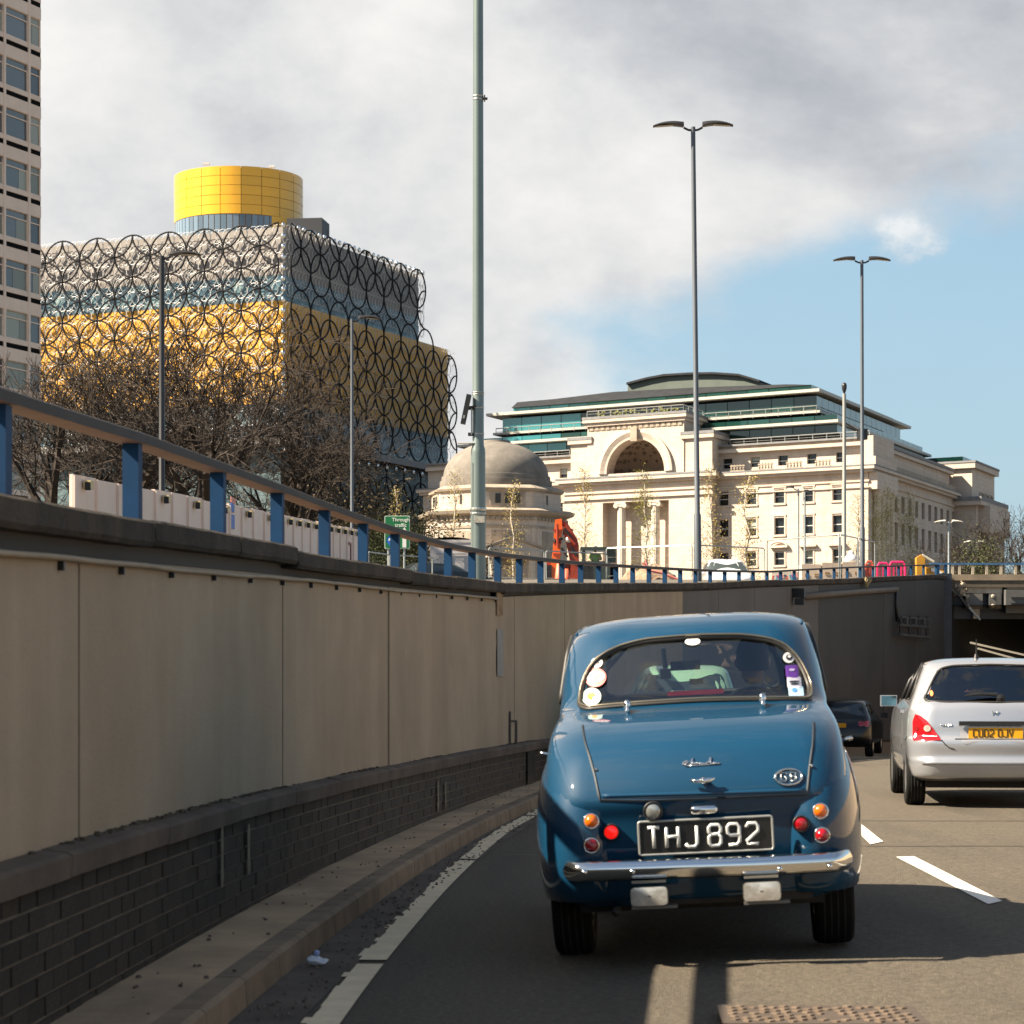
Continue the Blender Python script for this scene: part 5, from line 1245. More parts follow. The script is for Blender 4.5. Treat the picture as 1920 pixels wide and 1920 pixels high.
# chrome hinges
for a, b in ((525, 566), (1197, 542)):
    x, z = cz(a, b, .72); h = sh.bvh.ray_cast(Vector((x, .70, 2)), Vector((0, 0, -1))); p = h[0]
    hg = MB(); hg.lathe([(.0, -.02), (.016, -.012), (.018, .005), (.012, .022), (0, .028)], p + Vector((0, -.03, .028)), 12); hg.lathe([(0, -.008), (.012, 0), (.010, .006), (0, .01)], p + Vector((0, -.08, .004)), 10); hg.tube([p + Vector((0, .05, .0)), p + Vector((0, -.03, .03)), p + Vector((0, -.09, .0))], [.008, .011, .007], 8)
    hg.build('boot_hinge', chrome, bc, smooth=True)
# lamps
for a, b, r, mt in ((343, 1120, .030, amber), (345, 1238, .030, redl), (1478, 1064, .030, amber), (1485, 1180, .030, redl)):
    x, z = cz(a, b, .08); q = R_(x, z); n = (q[1] + Vector((0, -1.2, 0))).normalized(); lens(bc, q[0] + n * .014, n, r, .030, mt, chrome)
for a, b, mt in ((441, 1178, redlit), (1387, 1130, redl)):
    x, z = cz(a, b, .02); q = R_(x, z); lens(bc, q[0] + Vector((0, -.014, 0)), Vector((0, -1, 0)), .031, .014, mt, MATS['black_plastic'])
x, z = cz(651, 1070, 0); q = R_(x, z); lens(bc, q[0] + Vector((0, -.03, 0)), Vector((0, -1, -.05)).normalized(), .036, .014, M('clear_lens', (.45, .46, .44), .15, metal=.6), MATS['black_plastic'], 'reversing_light')
x, z = cz(905, 1062, 0); q = R_(x, z); m = MB(); m.lathe([(.0, -.062), (.014, -.06), (.021, -.045), (.022, 0), (.021, .045), (.014, .06), (0, .062)], q[0] + Vector((0, -.016, 0)), 14, axis='X'); m.build('plate_lamp', chrome, bc, smooth=True)
MB().box(q[0] + Vector((0, -.01, .0)), (.10, .02, .028)).build('lamp_base', chrome2, bc)
# number plate
x, z = cz(914, 1196, -.05); py_ = R_(x, z)[0].y - .035; rp = Matrix.Rotation(rad(0), 3, 'Y')
pl = MB(); pl.box((x, py_, z), (.585, .008, .142)); pl = pl.build('number_plate', M('plate_black', (.006, .006, .006), .35, coat=.5), bc)
m = MB(); pb = roundpoly([(x - .295, z - .074), (x + .295, z - .074), (x + .295, z + .074), (x - .295, z + .074)], .012, 3); m.tube([(a, py_ - .005, b) for a, b in pb], .0055, 6, closed=True); m.build('border', M('plate_edge', (.45, .46, .44), .35, metal=.6), pl, smooth=True)
silv = M('pressed_digits', (.72, .74, .73), .3, metal=.35)
m = glyphs('THJ 892', x - .255, z - .046, .052, .092, .0305, .022, lambda a, b: Vector((a, py_ - .006, b)), .0082); m.build('lettering', silv, pl, smooth=True)
# bumper
bz = [cz(a, b, -.10) for a, b in ((180, 1385), (300, 1378), (600, 1365), (900, 1352), (1200, 1340), (1500, 1325), (1655, 1312))]
m = MB(); rows2 = []; xl, xr_ = bz[0][0] - .0, bz[-1][0] + .0
prof = [(.02, -.044), (-.004, -.046), (-.024, -.036), (-.038, -.018), (-.042, .006), (-.036, .024), (-.020, .038), (-.002, .044), (.014, .038), (.02, .02)]
for t in [.5 - .5 * math.cos(math.pi * q) for q in frange(0, 1, .02)]:
    xx = lerp(xl, xr_, t); zz_ = interp(xx, [p[0] for p in bz], [p[1] for p in bz]); e = abs(2 * t - 1); yy = -.072 + .03 * e ** 2 + (.16 * ((e - .86) / .14) ** 2 if e > .86 else 0); k = 1 if e < .94 else math.sqrt(max(.0, 1 - ((e - .94) / .0605) ** 2)) + .02
    rows2.append([(xx, yy + a, zz_ + b * k) for a, b in prof])
m.grid(rows2, closed=True); m.build('bumper', chrome, bc, smooth=True)
for a, b in ((305, 1380), (547, 1375), (1283, 1357), (1530, 1342)):
    x, z = cz(a, b, -.12); m = MB(); m.lathe([(.012, 0), (.010, .006), (0, .009)], (x, -.112, z), 12, rot=Vector((0, -1, 0)).to_track_quat('Z', 'Y').to_matrix()); m.build('bumper_bolt', chrome, bc, smooth=True)
# spot lamps hung under the bumper
for a, b in ((633, 1495), (1193, 1466)):
    x, z = cz(a, b, -.1); lp_ = roundpoly([(x - .082, z - .042), (x + .082, z - .042), (x + .082, z + .042), (x - .082, z + .042)], .02, 4)
    m = MB(); m.prism(lp_, -.125, -.04); l_ = m.build('fog_lamp', chrome2, bc, recalc=True)
    m = MB(); m.grid([[(lerp(x, p[0], k), -.1265 - .0035 * (1 - k * k), lerp(z, p[1], k)) for p in lp_] for k in (.95, .8, .6, .35, .1)], closed=True); m.build('lens', M('ribbed_lens', (.62, .60, .55), .12, metal=.55, var=.2, vs=22, bump=.3, bs=22), l_, smooth=True, recalc=True)
    MB().box((x, -.075, z + .062), (.15, .05, .012)).build('bracket', chrome2, l_)
    MB().box((x + .02, -.06, z - .052), (.20, .08, .012)).build('bracket', M('aged_steel', (.16, .15, .14), .5, metal=.5), l_)
# script, handle and the oval badge
def skin(xz, y=.1): x, z = cz(*xz, y); return x, z
script = [(800, 838), (806, 826), (820, 820), (828, 824), (818, 832), (812, 840), (822, 845), (834, 838), (842, 824), (850, 806), (848, 822), (844, 838), (852, 832), (860, 828), (862, 838), (870, 828), (878, 836), (886, 828), (890, 838), (900, 830), (908, 838), (918, 830), (928, 826), (936, 806), (940, 802), (938, 818), (936, 838), (946, 832), (954, 826), (958, 836), (966, 828), (974, 834), (986, 826)]
P = []
for (a, b), (c, d) in zip(script[:-1], script[1:]):
    for t in (0, .5): P.append(cz(lerp(a, c, t), lerp(b, d, t), .08))
sh.line(P, R_, .0042, .004, n=6).build('script_badge', chrome, bc, smooth=True); 
sh.line([cz(a, b, .08) for a, b in ((812, 846), (880, 842), (985, 830))], R_, .003, .003, n=5).build('script_underline', chrome, bc, smooth=True)
x, z = cz(903, 916, .04); q = R_(x, z); p = q[0] + Vector((0, -.03, 0)); m = MB()
m.tube([p + Vector((-.055, 0, .003)), p + Vector((-.03, -.004, .0)), p, p + Vector((.03, -.004, .003)), p + Vector((.05, 0, .008))], [.008, .008, .012, .010, .006], 10, flat=1.1); m.lathe([(0, -.03), (.012, -.024), (.019, 0), (.016, .02)], p, 14, rot=Vector((0, 1, 0)).to_track_quat('Z', 'Y').to_matrix()); m.build('boot_handle', chrome, bc, smooth=True)
x0, z0 = cz(1325, 899, .06); el = [(x0 + .059 * math.cos(t), z0 + .034 * math.sin(t)) for t in frange(0, 2 * math.pi - .2, .21)]
ob = sh.patch(el, R_, .004).build('oval_badge', M('badge_blue', (.02, .05, .09), .4), bc, smooth=True); sh.line(el, R_, .0058, .006, closed=True, n=6).build('rim', chrome2, ob, smooth=True)
m = glyphs('GB', x0 - .033, z0 - .018, .024, .036, .018, .01, lambda a, b: R_(a, b, .007)[0], .0027); m.build('lettering', chrome2, ob, smooth=True)
# small studs and the left trafficator handle
for a, b in ((363, 865), (1436, 843)):
    x, z = cz(a, b, .1); q = R_(x, z, .004); MB().lathe([(.008, 0), (.006, .006), (0, .008)], q[0], 10, rot=q[1].to_track_quat('Z', 'Y').to_matrix()).build('lid_stud', chrome, bc, smooth=True)
for s in (-1, 1):
    q = sb.sidep(1.45, .93, s); m = MB(); p = q[0]; m.tube([p + Vector((0, -.02, 0)), p + Vector((s * .055, -.02, .012)), p + Vector((s * .06, .05, .008)), p + Vector((s * .052, .10, .0))], [.008, .010, .009, .006], 8); m.build('door_handle', chrome, bc, smooth=True)
m = MB(); p = Vector((-.77, 2.75, .955)); m.tube([p + Vector((.09, .02, .02)), p + Vector((.0, 0, .025)), p + Vector((-.03, 0, .0)), p + Vector((-.035, 0, -.05))], [.008, .012, .014, .010], 8); m.build('wing_mirror', chrome, bc, smooth=True)
for s in (-1, 1):
    pr = lambda a, b, off=0, s=s: sb.sidep(a, b, s, off)
    P = [(1.42, 1.525), (1.7, 1.545), (2.1, 1.535)]; sb.line(P, pr, .009, .003).build('roof_gutter', blue_p, bc, smooth=True)
# stickers in the back window
def sticker(a, b, rx, rz, mat, name='window_sticker', sq=0, off=.004, ry=0):
    x, z = cz(a, b, .95)
    el = roundpoly([(x - rx, z - rz), (x + rx, z - rz), (x + rx, z + rz), (x - rx, z + rz)], .01, 3) if sq else [(x + rx * math.cos(t), z + rz * math.sin(t)) for t in frange(0, 2 * math.pi - .3, .3)]
    return sb.patch(el, sb.rear, off).build(name, mat, bc if not ry else ry, smooth=True)
stw = M('sticker_white', (.75, .75, .74), .4); stk = M('sticker_black', (.03, .03, .03), .4); str_ = M('sticker_pink_red', (.70, .20, .18), .4); sty = M('sticker_yellow', (.85, .45, .03), .4)
s_ = sticker(365, 328, .029, .025, stw); sticker(368, 330, .011, .005, stk, 'print', ry=s_, off=.006)
s_ = sticker(362, 403, .052, .046, str_); sticker(362, 400, .044, .026, stw, 'print', ry=s_, off=.006)
for k in range(3): sticker(345 + k * 17, 400 + (k % 2) * 6, .005, .013, str_, 'print', ry=s_, off=.008)
s_ = sticker(346, 500, .046, .043, M('sticker_mint', (.55, .68, .62), .4)); sticker(344, 497, .020, .019, sty, 'print', ry=s_, off=.006); sticker(366, 515, .014, .016, M('sticker_sky', (.35, .60, .75), .4), 'print', ry=s_, off=.0065)
s_ = sticker(848, 222, .037, .018, stw)
s_ = sticker(1328, 303, .027, .026, stw); sticker(1330, 303, .016, .014, stk, 'print', ry=s_, off=.006); sticker(1330, 300, .008, .006, stw, 'print', ry=s_, off=.008)
s_ = sticker(1343, 373, .031, .031, M('sticker_purple', (.12, .04, .28), .4), sq=1); sticker(1342, 366, .015, .006, M('sticker_lilac', (.45, .38, .60), .4), 'print', ry=s_, off=.006)
s_ = sticker(1352, 428, .034, .028, M('sticker_lilac2', (.62, .60, .68), .4), sq=1); sticker(1352, 424, .026, .004, stk, 'print', ry=s_, off=.006); sticker(1354, 436, .022, .004, stk, 'print', ry=s_, off=.006)
s_ = sticker(1360, 475, .036, .026, M('sticker_sky2', (.42, .62, .78), .4), sq=1); sticker(1352, 468, .012, .010, M('sticker_blue', (.10, .28, .60), .4), 'print', ry=s_, off=.006)
# cabin
MB().box((0, 2.0, .50), (1.18, 1.9, .05)).build('floor_pan', intr, bc)
seatm = M('seat_vinyl', (.06, .06, .062), .6)
m = MB(); m.box((0, 1.12, .80), (1.10, .14, .52)); m.box((0, 1.4, .62), (1.1, .5, .16)); m.build('rear_seat', seatm, bc)
for s in (-.32, .32): m = MB(); m.box((s, 2.0, .78), (.46, .12, .60), taper=.9); m.box((s, 2.25, .60), (.46, .45, .14)); m.build('front_seat', seatm, bc)
MB().box((0, .92, 1.135), (1.0, .24, .012)).build('parcel_shelf', M('shelf_grey', (.10, .10, .10), .8), bc)
MB().box((0, 2.72, 1.09), (1.05, .22, .12)).build('dashboard', intr, bc)
m = MB(); m.tube([(.32 + .17 * math.cos(t), 2.50 + .05 * math.sin(t), 1.06 + .16 * math.sin(t)) for t in frange(0, 2 * math.pi - .3, .3)], .011, 6, closed=True); m.build('steering_wheel', black_m, bc)
x, z = cz(864, 476, 1.0); MB().box((x, .98, z), (.27, .03, .022)).build('high_brake_light', redl, bc)
x, z = cz(864, 440, 1.3); m = MB(); m.box((x, 2.55, z + .02), (.075, .03, .03)); m.build('shelf_ornament', black_m, bc)
x, z = cz(706, 372, 1.9); MB().box((x * 1.0, 2.36, z - .01), (.058, .03, .055)).build('dash_camera', black_m, bc); MB().tube([(x, 2.37, z + .02), (x - .005, 2.35, z + .13)], .014, 8).build('camera_mount', black_m, bc)
x, z = cz(808, 338, 1.9); MB().box((x, 2.38, z), (.16, .02, .05)).build('rear_view_mirror', black_m, bc)
# underside
MB().box((0, 1.9, .29), (1.1, 3.3, .10)).build('underbody', M('underbody', (.012, .011, .010), .8), bc)
m = MB(); m.tube([(-.55, .75, .30), (.55, .75, .30)], .035, 10); m.lathe([(0, -.12), (.09, -.06), (.1, 0), (.09, .06), (0, .12)], (0, .75, .30), 14, axis='X'); m.build('rear_axle', MATS['underbody'], bc, smooth=True)
MB().box((.12, .34, .33), (.75, .42, .12)).build('fuel_tank', M('tank_grime', (.03, .025, .020), .8, var=.3, vs=9), bc)
m = MB(); m.tube([(-.38, .0, .26), (-.38, .8, .24)], .020, 10); m.build('exhaust_pipe', M('exhaust', (.03, .028, .026), .5, metal=.5), bc, smooth=True)
for s in (-1, 1):
    wheel(bc, (s * .605, .75, .305), .305, .185, blue_p); wheel(bc, (s * .60, 3.10, .305), .305, .17, blue_p)
    MB().box((s * .52, .75, .50), (.28, .7, .1)).build('wheel_arch', MATS['underbody'], bc)

# driver at the right-hand wheel
def skinned(name, pts, edges, radii, mat, parent, loc=(0, 0, 0), sub=2):
    me = bpy.data.meshes.new(name); me.from_pydata([Vector(p) for p in pts], edges, []); o = link(name, me, parent, loc)
    md = o.modifiers.new('skin', 'SKIN'); md.use_smooth_shade = True
    for v, r in zip(me.skin_vertices[0].data, radii): v.radius = r if isinstance(r, tuple) else (r, r)
    me.skin_vertices[0].data[0].use_root = True
    sm_ = o.modifiers.new('sub', 'SUBSURF'); sm_.levels = sub; sm_.render_levels = sub; me.materials.append(mat); return o
skin_m = M('skin', (.50, .30, .22), .5); hair_m = M('dark_hair', (.012, .010, .009), .7)
def person(loc, rz, top, hairm, label, sc=1.0, group=None):
    t = thing('person', label, 'person', loc, rz, group); t.scale = (sc,) * 3
    # seated: pelvis, spine, chest, neck, shoulders, arms forward to the wheel, thighs and shins
    pts = [(0, 0, .10), (0, .0, .25), (0, -.02, .42), (0, -.01, .53), (0, .0, .60), (-.17, 0, .50), (-.21, .12, .32), (-.15, .36, .34), (.17, 0, .50), (.21, .12, .32), (.15, .36, .34), (-.10, .38, .12), (.10, .38, .12), (-.10, .50, -.25), (.10, .50, -.25)]
    ed = [(0, 1), (1, 2), (2, 3), (3, 4), (2, 5), (5, 6), (6, 7), (2, 8), (8, 9), (9, 10), (0, 11), (0, 12), (11, 13), (12, 14)]
    rr_ = [(.15, .12), (.14, .11), (.16, .11), (.06, .06), (.052, .055), .07, .052, .035, .07, .052, .035, .085, .085, .055, .055]
    skinned('body', pts, ed, rr_, top, t)
    hd = [(0, .0, .60), (0, .005, .68), (0, .01, .76), (0, .01, .82)]; h = skinned('head', hd, [(0, 1), (1, 2), (2, 3)], [.05, (.068, .075), (.078, .092), (.055, .065)], skin_m, t)
    m = MB(); m.lathe([(.0, -.005), (.012, .0), (.010, .03), (0, .035)], (0, .105, .715), 8); m.build('nose', skin_m, h, smooth=True)
    for s in (-1, 1):
        MB().lathe([(0, -.03), (.012, -.015), (.014, .012), (0, .03)], (s * .082, .0, .72), 8).build('ear', skin_m, h, smooth=True)
        MB().lathe([(0, -.009), (.012, 0), (0, .009)], (s * .032, .088, .745), 8).build('eye', black_m, h, smooth=True)
        hp = Vector((s * .15, .38, .34)); hb = [hp, hp + Vector((-s * .01, .05, .01))]; fe = [(0, 1)]; fr_ = [.03, .036]
        for k in range(4): b0 = len(hb); hb += [hp + Vector((s * (.024 - .016 * k), .085, .02)), hp + Vector((s * (.024 - .016 * k), .10, -.01)), hp + Vector((s * (.022 - .015 * k), .085, -.03))]; fe += [(1, b0), (b0, b0 + 1), (b0 + 1, b0 + 2)]; fr_ += [.0095, .009, .008]
        b0 = len(hb); hb += [hp + Vector((-s * .04, .05, .03)), hp + Vector((-s * .045, .08, .02))]; fe += [(0, b0), (b0, b0 + 1)]; fr_ += [.011, .009]
        skinned('hand', hb, fe, fr_, skin_m, t, sub=1)
    MB().box((0, .098, .675), (.045, .008, .008)).build('mouth', M('lips', (.35, .13, .11), .6), h)
    m = MB(); rows2 = []
    for p in frange(0, math.pi / 2 + .35, .2): rows2.append([(.088 * math.sin(p) * math.cos(q), .005 - .005 + .10 * math.sin(p) * math.sin(q) * (1 if math.sin(q) < 0 else .8), .765 + .105 * math.cos(p) - (.05 if math.sin(q) < -.2 and p > 1.4 else 0)) for q in frange(0, 2 * math.pi - .3, .3)])
    m.grid(rows2, closed=True); m.build('hair', hairm, h, smooth=True, recalc=True); return t
yr_ = rad(-4.6); dpos = Matrix.Rotation(yr_, 3, 'Z') @ Vector((.28, 2.12, .64)); dr = person((CX + dpos.x - .03, CY + dpos.y, .034 + dpos.z), yr_, M('dark_shirt', (.05, .055, .065), .8), hair_m, 'dark haired driver in a dark top at the wheel of the blue saloon', 1.0)

# ---------------- the silver hatchback in the next lane
silver_p = two_sided('silver_car_paint', (.43, .45, .49), (.05, .05, .05), .30, 1.0, metal=.55)
SY = 23.25; SX = (1868 - 960) * SY / FPX
sv = thing('silver_hatchback', 'silver hatchback with yellow CU02 OJV rear plate in the next lane', 'car', (SX, SY, .066), rad(-6))
tabs = [(.22, .26, 3.95, .70, .2, .06, .01), (.07, .30, 4.03, .77, .24, .07, .02), (.015, .38, 4.08, .80, .26, .09, .03), (.0, .46, 4.1, .815, .27, .09, .03), (.03, .50, 4.1, .82, .27, .09, .035), (.02, .62, 4.08, .83, .27, .09, .03), (.03, .67, 4.05, .83, .27, .09, .03), (.085, .70, 4.0, .83, .27, .08, .025), (.10, .82, 3.9, .825, .26, .08, .02), (.13, .95, 3.65, .81, .25, .08, .02), (.16, 1.01, 3.30, .79, .25, .09, .015),
        (.22, 1.07, 3.12, .765, .25, .11, .01), (.33, 1.20, 2.88, .715, .25, .12, .01), (.45, 1.32, 2.62, .665, .25, .12, .01), (.52, 1.385, 2.45, .63, .26, .12, .01), (.62, 1.43, 2.28, .58, .28, .10, .01), (.85, 1.462, 2.05, .48, .3, .08, 0), (1.15, 1.478, 1.85, .30, .28, .04, 0), (1.4, 1.482, 1.6, .06, .05, 0, 0)]
ss = Shell(tabs, 130)
def sz_(zx, zy, y=.05): S = 5.647 * FPX / (SY + y); return (zx - 1288) / S, (452 - zy) / S + CAMZ - .066
def sR(x, z, off=0): return ss.rear(x, z, off)
rwp = [(-.725, 1.045), (-.66, 1.17), (-.585, 1.30), (-.53, 1.365), (-.40, 1.392), (0, 1.402), (.40, 1.392), (.53, 1.365), (.585, 1.30), (.66, 1.17), (.725, 1.045), (.5, 1.035), (0, 1.032), (-.5, 1.035)]
rwp = roundpoly([(a * .93, b) for a, b in rwp], .05, 3)
sdp = roundpoly([(.80, 1.06), (.78, 1.20), (1.0, 1.37), (1.5, 1.42), (2.3, 1.36), (2.95, 1.04)], .06, 4); wsp = roundpoly([(-.62, 1.08), (-.5, 1.36), (.5, 1.36), (.62, 1.08)], .08, 4)
gs = glassy('tinted_glass', (.22, .27, .26), .17)
g = ss.patch(rwp, sR, -.003).build('rear_window', gs, sv, smooth=True); ss.line(rwp, sR, .012, .0, closed=True).build('rubber_seal', MATS['seal'], g, smooth=True)
g = ss.patch(wsp, ss.front, -.003).build('windscreen', gs, sv, smooth=True)
for s in (-1, 1):
    pr = lambda a, b, off=0, s=s: ss.sidep(a, b, s, off)
    g = ss.patch(sdp, pr, -.003).build('side_window', gs, sv, smooth=True); ss.line(sdp, pr, .013, .001, closed=True).build('rubber_seal', MATS['seal'], g, smooth=True)
    for yy in (1.28, 2.02): ss.line([(yy, 1.05), (yy + .02, 1.25), (yy + .05, 1.42)], pr, .022, .002).build('door_pillar', black_m, sv, smooth=True)
    for pts in ([(1.18, .36), (1.05, .60), (1.12, .80), (1.20, 1.04)], [(2.05, .33), (2.05, 1.04)], [(.42, .69), (.60, .66), (.66, .45)]): ss.line(pts, pr, .006, 0).build('door_seam', M('seam_black', (.02, .02, .02), .7), sv)
    MB().box((s * .835, 1.35, .93), (.03, .16, .03)).build('door_handle', silver_p, sv)
bv0 = ss.bvh
def t2(c):
    if c.z < 1.0: return False
    if c.y < .9 and inpoly(c.x, c.z, rwp) and abs(c.x) < .70: return True
    if c.y > 2.0 and inpoly(c.x, c.z, wsp): return True
    return abs(c.x) > .5 and .7 < c.y < 3.0 and inpoly(c.y, c.z, sdp)
ss.cut(t2); ss.mb.build('body', silver_p, sv, auto=50); ss.bvh = bv0
# tailgate seams, lamps
tl = [(470, 792), (520, 806), (575, 850), (620, 910), (672, 985), (722, 1062), (560, 1070), (412, 1068), (425, 960), (445, 870)]
for s in (1, -1):
    P = [sz_(a, b, .12) for a, b in tl]; P = [(max(-.775, x), z) for x, z in P]; P = [(x * s, z) for x, z in P]
    q = ss.patch(P, sR, .012).build('tail_light', M('tail_red', (.38, .006, .010), .12, coat=1, emit=(1, .02, .01), es=.01), sv, smooth=True)
    x, z = sz_(587, 940, .1); c = [(s * (x + .032 * math.cos(t)), z + .032 * math.sin(t)) for t in frange(0, 6.0, .4)]; ss.patch(c, sR, .018).build('indicator', M('clear_indicator', (.62, .45, .40), .15, metal=.3), q, smooth=True)
    c = [(s * (sz_(480, 940, .1)[0] + .026 * math.cos(t)), z + .024 * math.sin(t)) for t in frange(0, 6.0, .4)]; ss.patch(c, sR, .0175).build('reflector', M('dark_red', (.22, .01, .012), .2), q, smooth=True)
    P = [sz_(a, b, .1) for a, b in ((600, 380), (725, 1062), (760, 1105), (800, 1140), (860, 1158))]; P = [(x * s, z) for x, z in P[1:]]
    ss.line(P, sR, .006, .0).build('tailgate_seam', MATS['seam_black'], sv)
ss.line([(x, .675) for x in frange(-.39, .39, .05)], sR, .007, 0).build('tailgate_seam', MATS['seam_black'], sv)
ss.line([(x, .445) for x in frange(-.70, .70, .05)], sR, .022, -.004).build('bumper_ridge', silver_p, sv, smooth=True)
x, z = sz_(1288, 988, .05); q = sR(0, z); yy = q[0].y
rc_ = roundpoly([(-.33, z - .105), (.33, z - .105), (.345, z + .05), (-.345, z + .05)], .05, 4); ss.patch(rc_, sR, .003).build('plate_recess', M('recess_silver', (.42, .42, .44), .35, metal=.5), sv, smooth=True)
p_ = MB().box((0, yy - .03, z), (.52, .012, .111)).build('number_plate', M('plate_yellow', (.80, .38, .008), .4), sv)
glyphs('CU02 0JV', -.215, z - .036, .036, .072, .0165, .028, lambda a, b: Vector((a, yy - .037, b)), .0047).build('lettering', black_m, p_)
MB().box((0, yy - .028, z + .095), (.70, .05, .042)).build('handle_strip', black_m, sv)
x, z = sz_(1270, 775, .1); q = sR(0, z + .0); c = q[0] + Vector((0, -.006, 0)); m = MB()
for pts in ([(-.026, .024), (-.018, -.024)], [(.026, .024), (.018, -.024)], [(-.021, 0), (.021, 0)]): m.tube([c + Vector((a, 0, b)) for a, b in pts], .005, 6)
m.build('emblem', chrome2, sv)
x, z = sz_(780, 905, .1); c = [(x - .055 + .11 * t, z + .006 * math.sin(t * 28)) for t in frange(0, 1, .04)]; ss.line(c, sR, .006, .004).build('name_badge', chrome2, sv)
m = MB(); a = sR(-.28, 1.075, .03)[0]; b = sR(.03, 1.085, .035)[0]; m.tube([a, (a + b) / 2 + Vector((0, 0, .012)), b], [.006, .014, .02], 6); m.lathe([(0, -.03), (.04, -.02), (.04, .02), (0, .03)], sR(.06, 1.06, .02)[0], 12, axis='Y'); m.build('wiper', black_m, sv)
m = MB(); m.tube([(-.11, .95, 1.46), (-.11, .93, 1.66)], [.010, .004], 6); m.lathe([(.03, 0), (.015, .05), (0, .06)], (-.11, .95, 1.462), 10); m.build('aerial', black_m, sv)
for s in (-1, 1):
    m = MB(); m.box((s * .90, 2.60, 1.03), (.18, .09, .12)); mm = m.build('door_mirror', silver_p, sv); MB().box((s * .90, 2.552, 1.03), (.155, .006, .10)).build('mirror_glass', M('mirror_teal', (.22, .36, .40), .08, metal=1), mm); MB().box((s * .79, 2.62, 1.0), (.16, .06, .06)).build('mirror_arm', black_m, mm)
alloy = M('alloy', (.45, .45, .46), .3, metal=.8)
for s in (-1, 1):
    for yy in (.78, 3.36): wheel(sv, (s * .735, yy, .305), .305, .19, alloy); MB().box((s * .70, yy, .50), (.24, .66, .12)).build('wheel_arch', black_m, sv)
MB().box((0, 2.0, .25), (1.3, 3.3, .12)).build('underbody', MATS['underbody'], sv)
m = MB(); m.box((0, 1.15, .85), (1.2, .14, .6)); m.box((-.35, 2.0, .9), (.5, .12, .66)); m.box((.35, 2.0, .9), (.5, .12, .66)); m.box((-.35, 2.0, 1.3), (.26, .08, .17)); m.box((.35, 2.0, 1.3), (.26, .08, .17)); m.build('seats', intr, sv)['kind'] = 'stuff'
x, z = sz_(1045, 620, .5); MB().lathe([(0, -.03), (.04, 0), (0, .03)], (x, .55, 1.13), 8).build('hanging_toy', M('pink_toy', (.6, .15, .15), .7), sv)
x, z = sz_(645, 565, .3); c = [(x + .018 * math.cos(t) * .93, z + .03 * math.sin(t)) for t in frange(0, 6, .4)]; ss.patch(c, sR, .002).build('orange_sticker', M('sticker_orange', (.7, .2, .05), .5), sv)

# ---------------- simpler cars: one builder, own paint and shape
def simple_car(name, label, cat_, loc, rz, paint, L=4.3, Wd=1.75, H=1.45, estate=0, glassm=None, group=None, plate=None, lights=redl):
    t = thing(name, label, cat_, loc, rz, group); w = Wd / 2; k = H / 1.45; e = estate
    tb = [(.2, .28, L - .15, w * .86, .2, .06, .01), (.04, .36, L - .03, w * .95, .25, .08, .02), (.0, .50, L, w * .97, .26, .09, .02), (.03, .70 * k, L - .03, w * .98, .26, .09, .02), (.10, .88 * k, L - .25, w * .96, .26, .1, .02), (.18 if not e else .12, .98 * k, L - .95, w * .93, .26, .1, .01),
          (.38 if not e else .2, 1.10 * k, L - 1.35, w * .88, .26, .12, .01), (.62 if not e else .3, 1.25 * k, L - 1.7, w * .81, .26, .12, .01), (.85 if not e else .42, 1.37 * k, L - 2.0, w * .74, .28, .12, 0), (1.1 if not e else .6, 1.42 * k, L - 2.25, w * .66, .3, .1, 0), (1.5, 1.447 * k, L - 2.5, w * .45, .3, .04, 0), (L / 2 - .1, 1.45 * k, L / 2 + .1, .06, .05, 0, 0)]
    S_ = Shell(tb, 60, (14, 5, 22)); z0, z1 = 1.03 * k, 1.34 * k
    rp_ = roundpoly([(-w * .82, z0), (-w * .66, z1), (w * .66, z1), (w * .82, z0)], .07, 4); sp_ = roundpoly([(.85 if not e else .5, z0), (1.2 if not e else .62, z1), (L - 2.15, z1), (L - 1.25, z0)], .07, 4)
    gm = glassm or M('dark_car_glass', (.03, .04, .045), .05, spec=1)
    S_.patch(rp_, S_.rear, .004).build('rear_window', gm, t, smooth=True); S_.patch(rp_, S_.front, .004).build('windscreen', gm, t, smooth=True)
    for s in (-1, 1):
        S_.patch(sp_, lambda a, b, off=0, s=s: S_.sidep(a, b, s, off), .004).build('side_window', gm, t, smooth=True)
        for yy in (.8, L - .85): wheel(t, (s * (w - .12), yy, .32), .32, .2, alloy)
        c = roundpoly([(s * w * .62, .78 * k), (s * w * .62, .90 * k), (s * w * .9, .92 * k), (s * w * .9, .76 * k)], .03, 3)
        S_.patch(c, S_.rear, .012).build('tail_light', lights, t, smooth=True)
        c = roundpoly([(s * w * .55, .62 * k), (s * w * .55, .74 * k), (s * w * .88, .78 * k), (s * w * .88, .66 * k)], .03, 3); S_.patch(c, S_.front, .012).build('headlight', M('headlight', (.6, .62, .64), .1, metal=.5), t, smooth=True)
        MB().box((s * (w + .09), L - 1.5, 1.02 * k), (.18, .1, .13)).build('door_mirror', paint, t)
    S_.mb.build('body', paint, t, auto=50)
    if plate: MB().box((0, S_.rear(0, .80 * k)[0].y - .02, .80 * k), (.52, .012, .11)).build('number_plate', plate, t)
    m = MB(); q = S_.front(0, .5)[0]; m.box((0, q.y + .005, .55), (.9, .02, .16)); m.build('grille', black_m, t)
    MB().box((0, L / 2, .3), (Wd * .8, L * .86, .1)).build('underbody', MATS['underbody'], t); return t
bp_ = M('black_car_paint', (.006, .006, .007), .3, coat=.4, spec=.3)
k_ = px(1592, 1428, 62); k_.z = Zroad(62, 4)
